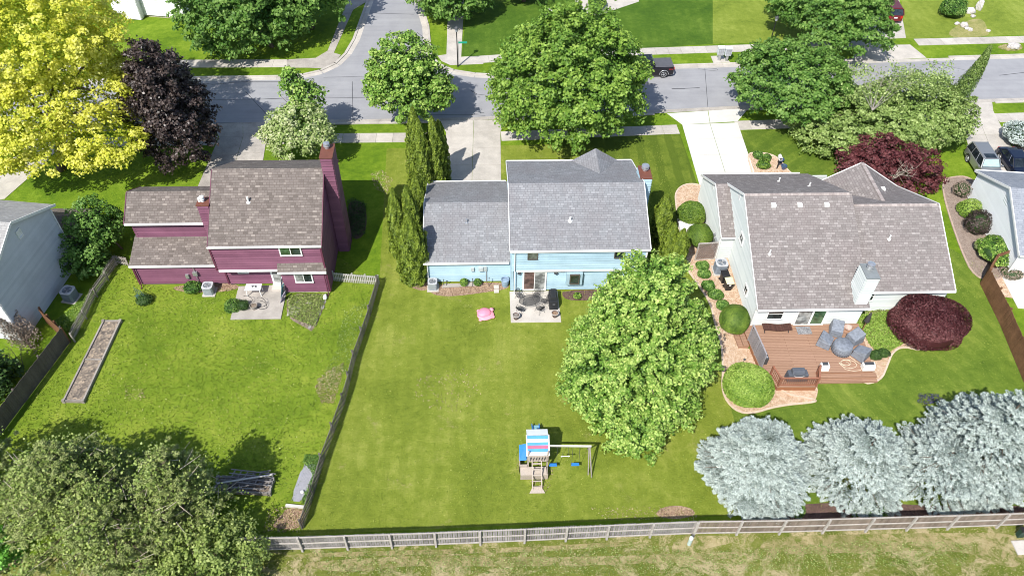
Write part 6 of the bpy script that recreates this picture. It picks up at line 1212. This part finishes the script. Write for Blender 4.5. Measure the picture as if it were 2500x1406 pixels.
def ovoid(name, label, cat, c, r, mat, n, leaf, seed=0, zmin=-.25, aspect=.6, spread=.45, amp=.03, group=None, stem=True, thick=.10, up=.2, child='foliage', dent=0):
    """dense clipped or mounded shrub: small leaves on a lumpy ovoid"""
    rg = np.random.default_rng(seed); t = thing(name, label, cat, (c[0], c[1], 0), group=group); D = dirs(rg, n, zmin); q = lumps(D, rg, amp)*(1-thick*rg.random(n)**2)
    P = np.array(c)+D*np.array(r)*q[:, None]; ok = P[:, 2] > .03; P, D = P[ok], D[ok]
    leaf_mesh(child, P, D+rg.normal(size=P.shape)*spread+[0, 0, up], leaf*rg.uniform(.6, 1.3, len(P)), aspect, mat, np.clip(.5+.25*rg.normal(size=len(P))+.5*(lumps(D, rg, .3)-1), 0, 1), t, seed=seed)
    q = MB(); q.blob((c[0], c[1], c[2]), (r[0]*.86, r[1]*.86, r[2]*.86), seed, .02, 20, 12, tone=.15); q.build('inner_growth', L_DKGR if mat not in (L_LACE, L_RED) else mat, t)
    if stem: q = MB(); q.tube([(c[0], c[1], -.05), (c[0], c[1], max(.2, c[2]))], .06, 6); q.build('stem', BARK, t)
    return t
def shrub_px(name, label, bbox, ty, mat, n, leaf, cat='shrub', squash=1.0, kz=None, **kw):
    c, r = fit(bbox, ty, squash)
    if kz: r = (r[0], r[1], r[0]*kz)
    c = (c[0], c[1], min(c[2], r[2]*.9)); return ovoid(name, label, cat, c, r, mat, n, leaf, **kw)
ovoid('shrub', 'large round clipped shrub nearest the driveway of the pale grey house', 'shrub', (17.7, 49.85, 1.1), (1.2, 1.05, 1.25), L_TOP, 9000, .14, 31, amp=.06, thick=.16, spread=.6)
ovoid('shrub', 'smooth egg shaped clipped shrub between the white box and the lattice screen', 'shrub', (17.85, 47.1, 1.0), (1.1, 1.15, 1.1), L_TOP, 11000, .08, 32, amp=.04, spread=.3)
ovoid('shrub', 'smooth round clipped shrub at the upper deck steps', 'shrub', (18.75, 37.9, .95), (1.15, 1.2, 1.15), L_TOP, 11000, .08, 33, amp=.04, spread=.3)
ovoid('shrub', 'big yellow green clipped mound below the deck', 'shrub', (18.35, 31.9, .85), (1.72, 1.78, 1.2), L_TOPY, 14000, .14, 34, amp=.035, thick=.15, spread=.6)
for i, (px, py, lb) in enumerate(((1713, 650, 'small dark green mound shrub just below the lattice screen'), (1717, 668, 'small dark green mound shrub second below the lattice screen'), (1727, 698, 'small dark green mound shrub level with the cream lidded bin'), (1746, 719, 'wider dark green mound shrub below the cream lidded bin'), (1762, 745, 'small dark green mound shrub touching the smooth round shrub'))):
    p = g(px, py+6); ovoid('shrub', lb, 'shrub', (p[0], p[1], .3), (.5+.08*(i == 3), .48, .42), L_DEEP, 1500, .12, 40+i, group='small mounds in the peach gravel', amp=.08, spread=.7)
for i, (px, py, r, lb, mt) in enumerate(((1824, 828, .16, 'tiny green tuft nearest the deck steps', L_TOP), (1830, 848, .2, 'tiny green tuft next down beside the deck', L_TOP), (1870, 390, .45, 'grassy clump under the white mailbox', L_DEEP), (1850, 385, .5, 'grassy clump at the driveway corner of the small bed', L_DEEP), (1862, 408, .6, 'largest grassy clump in the small gravel bed', L_MAPLE), (2135, 872, .45, 'dark green clump at the tip of the yellow green planting', L_DKGR), (2155, 866, .4, 'dark green clump beside the gravel path edge', L_DKGR))):
    p = g(px, py); ovoid('plant', lb, 'plant', (p[0], p[1], r*.5), (r, r, r*.8), mt, int(1800*r+250), .16, 60+i, amp=.1, spread=.8, aspect=.25, stem=False)
def patch(name, label, ring, h, mat, n, leaf, seed, kind='stuff', cat='ground cover', aspect=.5):
    rg = np.random.default_rng(seed); P = scatter(ring, n, rg); z = h*(.5+.5*rg.random(n))*(.7+.3*np.sin(P[:, 0]*3)*np.cos(P[:, 1]*3.3)); X = np.stack([P[:, 0], P[:, 1], z], 1)
    o = leaf_mesh(name, X, rg.normal(size=X.shape)*.7+[0, 0, .9], leaf*rg.uniform(.6, 1.3, n), aspect, mat, rg.random(n), None, seed=seed); return tag(o, label, cat, kind=kind)
patch('ground_cover', 'bright yellow green ground cover right of the deck', px_ring([(2105, 770), (2170, 765), (2215, 820), (2205, 840), (2170, 862), (2140, 870), (2115, 830), (2090, 790)]), .35, L_TOPY, 9000, .13, 70)
patch('ground_cover', 'sparse yellowish plants against the grey wall beside the red mound', px_ring([(2110, 755), (2190, 752), (2200, 775), (2110, 775)]), .3, L_VINE, 1200, .14, 71)
patch('weeds', 'weeds and flowers growing among the flagstones', px_ring([(705, 722), (800, 718), (790, 745), (770, 800), (745, 790), (705, 775)]), .25, L_VINE, 3800, .12, 72, cat='weeds')
patch('weeds', 'tall weeds along the upper left of the long picket fence', px_ring([(840, 760), (895, 740), (850, 900), (800, 960), (780, 930), (820, 860)]), .18, L_OLIVE, 900, .12, 73, cat='weeds')
patch('weeds', 'green weeds around the grey weed cloth', px_ring([(745, 1110), (790, 1115), (775, 1180), (758, 1235), (735, 1230), (765, 1160), (740, 1130)]), .3, L_DEEP, 1500, .12, 74, cat='weeds')
patch('weeds', 'bright weeds between the left house and the picket fence', px_ring([(130, 790), (240, 700), (262, 690), (180, 820)]), .25, L_FRESH, 2200, .12, 75, cat='weeds')
patch('weeds', 'leafy plants in the shady bed right of the tall purple chimney', px_ring([(848, 495), (868, 488), (895, 500), (892, 575), (858, 588)]), .4, L_DKGR, 1800, .14, 76, cat='weeds')
c, r = fit((2178, 716, 2374, 866), 36.6)
ovoid('shrub', 'wide dark red weeping maple mound at the corner of the pale grey house', 'shrub', (33.35, 37.0, .95), (2.62, 2.35, 1.75), L_LACE, 26000, .2, 35, aspect=.35, spread=.85, amp=.11, thick=.26)
# right hand neighbours
for args in (('round yellow green shrub beside the white house gable', (2340, 488, 2393, 540), 50.6, L_TOPY, 2600, .14), ('dark purple barberry bush below the yellow green shrub', (2357, 515, 2420, 578), 48.6, L_PURPLE, 2600, .14), ('dark green conical shrub against the white gable', (2432, 532, 2480, 576), 47.6, L_DEEP, 1800, .13), ('large light green shrub with pale flowers at the white house corner', (2388, 575, 2480, 652), 45.0, L_FRESH, 4200, .17), ('low blue green spreading juniper at the right edge', (2455, 295, 2545, 352), 61.0, L_SPR, 3400, .18), ('clipped globe shrub beside the boulders at the top right', (2298, -5, 2358, 47), 86.2, L_DEEP, 2600, .2), ('sparse brown shrub at the corner of the white house', (2330, 440, 2372, 480), 53.2, L_BROWN, 700, .14), ('cream flowering shrub left of the large light green shrub', (2388, 568, 2412, 600), 46.0, L_CREAM, 600, .14), ('dry grey shrub behind the brown fence', (2440, 640, 2500, 685), 43.2, L_BROWN, 900, .14)):
    shrub_px('shrub', *args, seed=len(args[0]), amp=.09, spread=.7)
# left neighbours
broadleaf('tree', 'dense dark bush in shade against the left house', 'bush', (145, 560, 268, 695), 45.3, L_DEEP, .22, 80, sp=.6, rc=.45, per=40, base=(-31.2, 45, 0), r0=.08)
broadleaf('tree', 'leafy sunlit bush between the left house and the plum garage', 'bush', (165, 478, 302, 620), 47.6, L_DEEP, .22, 81, sp=.6, rc=.45, per=40, base=(-30.2, 47.4, 0), r0=.08, patchy=.1)
broadleaf('tree', 'dark leafy tree at the left edge behind the board fence', 'tree', (-70, 850, 62, 1040), 36.0, L_DKGR, .24, 82, sp=.6, rc=.5, per=40, r0=.15)
shrub_px('plant', 'green plant beside the plum house air conditioner', (448, 685, 490, 716), 42.6, L_DEEP, 700, .14, cat='plant', seed=5, spread=.8)
shrub_px('plant', 'leafy potted plant at the left edge of the plum patio', (548, 728, 592, 770), 40.7, L_DEEP, 700, .13, cat='plant', seed=6, spread=.8)
shrub_px('plant', 'spiky plant growing out of the terracotta pot', (578, 730, 608, 758), 40.6, L_DKGR, 300, .2, cat='plant', seed=7, spread=1, aspect=.15)
shrub_px('plant', 'green plant against the blue garage wall under the meters', (1156, 674, 1176, 694), 42.75, L_DEEP, 300, .12, cat='plant', seed=8, spread=.8)
shrub_px('plant', 'bright sprouting plant against the middle of the blue garage wall', (1122, 670, 1142, 692), 42.7, L_MAPLE, 300, .13, cat='plant', seed=9, spread=.8)
shrub_px('plant', 'small green plant in the dark mulch below the blue bay window', (1400, 712, 1420, 728), 41.3, L_MAPLE, 200, .12, cat='plant', seed=10, spread=.8)
shrub_px('plant', 'dark green wiry plant at the foot of the small trellis', (330, 712, 368, 742), 41.4, L_DKGR, 500, .11, cat='plant', seed=11, spread=.9)
shrub_px('shrub', 'rounded green shrub at the top edge by the stone path', (1436, -18, 1482, 14), 88.5, L_MAPLE, 900, .2, seed=12, spread=.8)
shrub_px('shrub', 'dark leafy shrub under the gap between the blue spruces', (2070, 1222, 2165, 1275), 23.4, L_DEEP, 1600, .14, seed=13, spread=.8)
shrub_px('shrub', 'small dark bush at the foot of the leftmost blue spruce', (1925, 1225, 1965, 1268), 22.9, L_DEEP, 700, .14, seed=14, spread=.8)
patch('flowers', 'purple flowers in the shade left of the tall blue spruce', px_ring([(2240, 965), (2290, 962), (2300, 980), (2262, 990), (2238, 985)]), .3, leaf_mat('violet_flower', (.03, .05, .03), (.06, .06, .12), (.14, .11, .30)), 500, .1, 15, cat='flowers')

# arborvitae columns
def column(label, base, top_py, rad, seed, n=9000):
    h = height_to((*base, 0), top_py); rg = np.random.default_rng(seed); t = thing('arborvitae', label, 'arborvitae', (*base, 0)); u = rg.random(n)**.85; a = rg.uniform(0, 6.283, n)
    prof = np.minimum(1, (1-u)*3.2+.02)**.75*np.minimum(1, .75+u*2)*(1-.35*u); lump = 1+.10*np.sin(a*5+u*h*1.3+seed)+.08*np.sin(a*9-u*h*3.1)+.06*np.sin(u*h*7+a*3)
    rr = rad*prof*lump*(1-.12*rg.random(n)**2); P = np.stack([base[0]+rr*np.cos(a), base[1]+rr*np.sin(a), .05+u*h], 1); D = np.stack([np.cos(a), np.sin(a), np.full(n, .35)], 1)
    leaf_mesh('foliage', P, D+rg.normal(size=P.shape)*.5, .2*rg.uniform(.6, 1.3, n), .5, L_CYP, np.clip(.45+.6*(lump-1)*3+.2*rg.normal(size=n), 0, 1), t, np.stack([np.cos(a)*.3, np.sin(a)*.3, np.ones(n)], 1), .35, seed)
    q = MB(); q.lathe((base[0], base[1], 0), [(rad*.6, .05), (rad*.78, h*.25), (rad*.66, h*.55), (rad*.4, h*.8), (.02, h*.96)], 12, tone=.1); q.build('inner_growth', L_CYP, t); q = MB(); q.tube([(*base, -.05), (*base, .5)], .1, 6); q.build('trunk', BARK, t); return t
column('tallest leftmost arborvitae spire of the group by the middle driveway', (-5.9, 54.3), 262, 1.0, 101); column('arborvitae spire in the middle front of the tall group', (-5.4, 53.0), 292, .95, 102); column('arborvitae spire nearest the middle driveway', (-4.35, 53.8), 286, .95, 103, 10000); column('second arborvitae spire nearest the driveway', (-3.9, 54.6), 295, .85, 104)
column('slim arborvitae at the left of the lower group', (-7.1, 46.2), 462, .85, 105); column('arborvitae behind the front cone of the lower group', (-6.1, 46.6), 455, .95, 106); column('wide front arborvitae cone at the corner of the blue garage', (-5.75, 43.6), 528, 1.35, 107, 15000); column('short arborvitae hidden between the two groups beside the garage', (-5.7, 50.0), 425, .9, 108)
column('arborvitae nearest the blue chimney on the right lot line', (14.6, 47.6), 474, .9, 109); column('arborvitae in the middle of the right lot line group', (14.7, 44.6), 545, .8, 110, 7000); column('arborvitae touching the large light green maple', (15.35, 44.0), 560, .8, 111, 7000)
# weeping conifer spire leaning over the road
t = thing('weeping_conifer', 'slender weeping conifer leaning over the road at the right', 'conifer', (44.6, 62.6, 0)); rg = np.random.default_rng(9); a0 = np.array([44.8, 63.0, 3.2]); a1 = np.array(G(2418, 112, 10.5)); n = 7000; u = rg.random(n)**1.2; ax = a0+(a1-a0)*u[:, None]; ax[:, 0] += .4*np.sin(u*3); ang = rg.uniform(0, 6.28, n); rr = 1.15*(1-u)**.8*rg.random(n)**.4+.09
P = ax+np.stack([rr*np.cos(ang), rr*np.sin(ang), -.6*rr*rg.random(n)], 1); leaf_mesh('foliage', P, rg.normal(size=P.shape)*.5+np.stack([np.cos(ang), np.sin(ang), 0*ang+.3], 1), .28, .22, L_OLIVE, rg.random(n)*.7, t, np.tile([0, 0, -1.0], (n, 1)), .4, 9)
q = MB(); q.tube([(44.6, 62.6, 0), (44.8, 63.0, 3.2), tuple(a0+(a1-a0)*.5+[.4, 0, 0]), tuple(a1)], [.16, .13, .07, .02], 7); q.build('trunk', BARK, t)

# blue spruces
def spruce(label, base, h, R_, mat, seed, dens=1.0, leaf=.21, dome=.6, gaps=.0, whorls=None, name='blue_spruce', group='blue spruces along the rear fence', cat='spruce', droop=.12, zb=.3, tw=12):
    rg = np.random.default_rng(seed); t = thing(name, label, cat, (*base, 0), group=group); Ps, Ns, As, Ts = [], [], [], []; wh = whorls or int(h/.36); bm = MB()
    for k in range(wh):
        u = (k+.3)/wh; z = zb+u*(h-zb); rad = R_*((1-u)**dome)*min(1, .78+u*1.6); nb = max(5, int(2*math.pi*rad/.42*dens)); off = rg.uniform(0, 6.28)
        for j in range(nb):
            if rg.random() < gaps: continue
            a = off+2*math.pi*j/nb+rg.normal()*.08; ln = rad*rg.uniform(.86, 1.05)*(1+.03*math.sin(3*a+seed)+.03*math.sin(5*a+seed*2)); z_ = z; z = z_+rg.normal()*.12; d = np.array([math.cos(a), math.sin(a), 0]); lat = np.array([-d[1], d[0], 0]); m_ = max(3, int(min(ln, 1.5)/.13))
            s = ln-np.arange(m_)*.13
            if rg.random() < .2 and u < .6: bm.tube([(base[0], base[1], z), tuple(np.array([base[0], base[1], z])+d*ln*.9+[0, 0, -droop*ln*.5+.1])], [.03, .012], 4)
            for q_, si in enumerate(s):
                c = np.array([base[0], base[1], z+.18*(si/ln)**3-droop*si])+d*si; w2 = .05+.5*(q_*.13)
                for sd in (-1, 1):
                    kk = tw if q_ < 5 else tw//2; tl = min(w2, .34)*rg.uniform(.5, 1, kk); Pp = c+lat*sd*tl[:, None]+d*.05+rg.normal(size=(kk, 3))*.03; Ps.append(Pp); As.append(d*.7+lat*sd*.8*(tl/.3)[:, None]+rg.normal(size=(kk, 3))*.35+[0, 0, .35]); Ns.append(rg.normal(size=(kk, 3))*.6+[0, 0, .8]+d*.35); Ts.append(np.full(kk, .55-.05*q_)+rg.uniform(-.25, .4, kk))
    P = np.concatenate(Ps); leaf_mesh('foliage', P, np.concatenate(Ns), leaf*rg.uniform(.6, 1.2, len(P)), .22, mat, np.concatenate(Ts), t, np.concatenate(As), .2, seed)
    bm.tube([(*base, -.1), (*base, h*.5), (*base, h*.9)], [.2, .1, .02], 8); bm.build('trunk', BARK, t); return t
def sfit(bbox, ty):
    c, r = fit(bbox, ty); return (c[0], c[1]), c, r
for lb, bx, ty, dm, gp, sd, dn, kr in (('leftmost rounded silvery blue spruce by the middle lawn', (1712, 995, 1992, 1262), 25.2, .42, 0, 201, 1.5, 1.08), ('second blue spruce from the middle lawn', (1965, 985, 2245, 1255), 25.3, .62, .04, 202, 1.0, 1.12), ('blue spruce between the second and the tallest one', (2160, 1010, 2440, 1262), 24.9, .62, .05, 203, 1.0, 1.02), ('tallest blue spruce reaching the right edge', (2235, 905, 2560, 1285), 25.9, .95, .12, 204, .9, 1.08)):
    b, c, r = sfit(bx, ty); h = c[2]+r[2]*.95; spruce(lb, b, h, r[0]*kr, L_SPR, sd, dn, dome=dm, gaps=gp)
# big pine with vines, lower left
def pine(label, base, h, R_, seed, n_br=150):
    rg = np.random.default_rng(seed); t = thing('pine_tree', label, 'pine', (*base, 0)); bm = MB(); Ps, Ns, As, Ts = [], [], [], []; Vp = []
    for k in range(n_br):
        u = rg.random()**.8; z = 1.0+u*(h-1.2); a = rg.uniform(0, 6.28); rad = R_*(1-u)**.55*rg.uniform(.7, 1.08)+.3; tip = np.array([base[0]+rad*math.cos(a), base[1]+rad*math.sin(a), z+rad*.18*rg.uniform(.2, 1.4)]); root = np.array([base[0], base[1], z-.2])
        if rg.random() < .6: bm.tube([tuple(root), tuple((root+tip)/2+[0, 0, -.05*rad]), tuple(tip)], [.06, .04, .012], 5)
        d = (tip-root); d /= np.linalg.norm(d)
        for q_ in range(7):
            c = tip-d*q_*.32*rg.uniform(.8, 1.2)+rg.normal(size=3)*[.28, .28, .14]; kk = 60; o = dirs(rg, kk, -.4); Ps.append(c+o*.10); As.append(o+d*.5+[0, 0, .3]); Ns.append(rg.normal(size=(kk, 3))*.6+[0, 0, .6]); Ts.append(rg.uniform(.1, .8, kk)+.12*(q_ == 0))
        if rg.random() < .55: 
            for _ in range(4): Vp.append(tip-d*rg.uniform(0, 1.8)+rg.normal(size=(30, 3))*[.4, .4, .2]+[0, 0, .15])
    P = np.concatenate(Ps); leaf_mesh('needles', P, np.concatenate(Ns), .30*rg.uniform(.6, 1.2, len(P)), .12, L_PINE, np.concatenate(Ts), t, np.concatenate(As), .15, seed)
    V_ = np.concatenate(Vp); leaf_mesh('vine_leaves', V_, rg.normal(size=V_.shape)*.6+[-.2, -.3, .7], .17*rg.uniform(.6, 1.2, len(V_)), .85, L_VINE, rg.uniform(.1, .9, len(V_)), t, seed=seed+1)
    bm.tube([(*base, -.1), (*base, h*.5), (*base, h*.96)], [.26, .16, .03], 8); bm.build('trunk', BARK, t)
    tb = MB(); r2 = random.Random(seed)
    for _ in range(60):
        a = r2.uniform(0, 6.28); u = r2.random()*.8; z = 1+u*(h-1); rd = R_*(1-u)**.55*r2.uniform(.75, 1.0); p = Vector((base[0]+rd*math.cos(a), base[1]+rd*math.sin(a), z+.4)); tb.tube([p, p+Vector((r2.uniform(-1, 1), r2.uniform(-1, 1), r2.uniform(-.1, .5)))], [.022, .008], 4)
    tag(tb.build('dead_twigs', M_PALETWIG, t), kind='stuff'); return t
pine('large pine overgrown with vine leaves at the lower left', (-24.2, 22.6), 7.6, 4.8, 301, 230); pine('pine at the lower left corner behind the overgrown one', (-31.0, 24.2), 7.6, 3.7, 302, 130); pine('middle pine of the lower left group with bare twigs', (-21.6, 21.2), 6.9, 3.4, 305, 110); pine('smaller shaded pine by the wooden bed of lattice panels', (-18.4, 22.7), 7.4, 3.0, 303, 110)
broadleaf('tree', 'mixed leafy bushes at the left end of the rear fence', 'bush', (380, 1290, 640, 1440), 19.8, L_VINE, .19, 304, sp=.5, rc=.4, per=44, base=(-17.5, 19.6, 0), r0=.06, patchy=.15)
broadleaf('tree', 'dark green sapling in shade left of the lattice heap', 'bush', (380, 1140, 520, 1270), 24.6, L_DEEP, .19, 305, sp=.55, rc=.42, per=36, r0=.05, patchy=.2)
broadleaf('tree', 'glossy green bush covering the end of the rear fence', 'bush', (545, 1296, 625, 1345), 21.2, L_DEEP, .17, 306, sp=.45, rc=.32, per=36, r0=.05)
broadleaf('tree', 'bright fresh green foliage at the lower left corner of the picture', 'bush', (-70, 1290, 60, 1440), 21.0, leaf_mat('vivid_leaf', (.06, .20, .02), (.14, .38, .04), (.30, .58, .12)), .2, 307, sp=.5, rc=.4, per=44, r0=.06)
broadleaf('tree', 'shaded leafy undergrowth between the pines', 'bush', (230, 1330, 470, 1480), 20.2, L_OLIVE, .18, 308, sp=.5, rc=.4, per=40, r0=.06, patchy=.15)
# leaning dead conifer at the left edge
t = thing('dead_conifer', 'dry brown conifer leaning in front of the left house', 'conifer', (-34.2, 37.4, 0)); rg = np.random.default_rng(12); n = 5200; u = rg.random(n); a0 = np.array([-33.6, 37.0, .6]); a1 = np.array([-36.6, 39.2, 4.6]); ax = a0+(a1-a0)*u[:, None]; rr = (1.05-.5*u)*rg.random(n)**.5; a = rg.uniform(0, 6.28, n)
P = ax+np.stack([rr*np.cos(a), rr*np.sin(a), .5*rr*np.sin(a*2)], 1); leaf_mesh('foliage', P, rg.normal(size=P.shape)+[0, 0, .5], .2, .3, L_BROWN, rg.random(n), t, seed=12); q = MB(); q.tube([(-33.6, 37.0, 0), tuple(a0), tuple(a1)], [.12, .1, .02], 6)
for _ in range(40):
    r_ = random.random(); p = Vector(a0).lerp(Vector(a1), r_); q.tube([p, p+Vector((random.uniform(-1, 1), random.uniform(-1, 1), random.uniform(-.5, .6)))], [.02, .006], 4)
q.build('trunk', BARK, t)
twigs('shrub', 'bare leafless sapling leaning over the board fence', 'shrub', (-33.4, 35.0, .1), [(-34.2, 35.9, 1.6), (-33.9, 35.6, 1.9), (-34.6, 35.4, 1.5), (-33.2, 36.0, 1.7)], 8, BARK, .035, 8)
# small rear strip details
patch('weeds', 'scrubby green weeds in the dry rear strip', px_ring([(760, 1345), (1200, 1345), (1560, 1325), (1700, 1350), (2100, 1320), (2380, 1325), (2350, 1380), (1700, 1400), (800, 1400)]), .12, L_OLIVE, 7000, .09, 90, cat='weeds')
patch('flowers', 'pale dandelion heads scattered over the weedy lawn', [(-30, 27), (-28, 42), (-20, 42), (-19, 39), (-12, 39), (-12.5, 27)], .08, leaf_mat('dandelion', (.35, .42, .10), (.50, .55, .18), (.72, .72, .34)), 700, .09, 91, cat='flowers', aspect=.9)
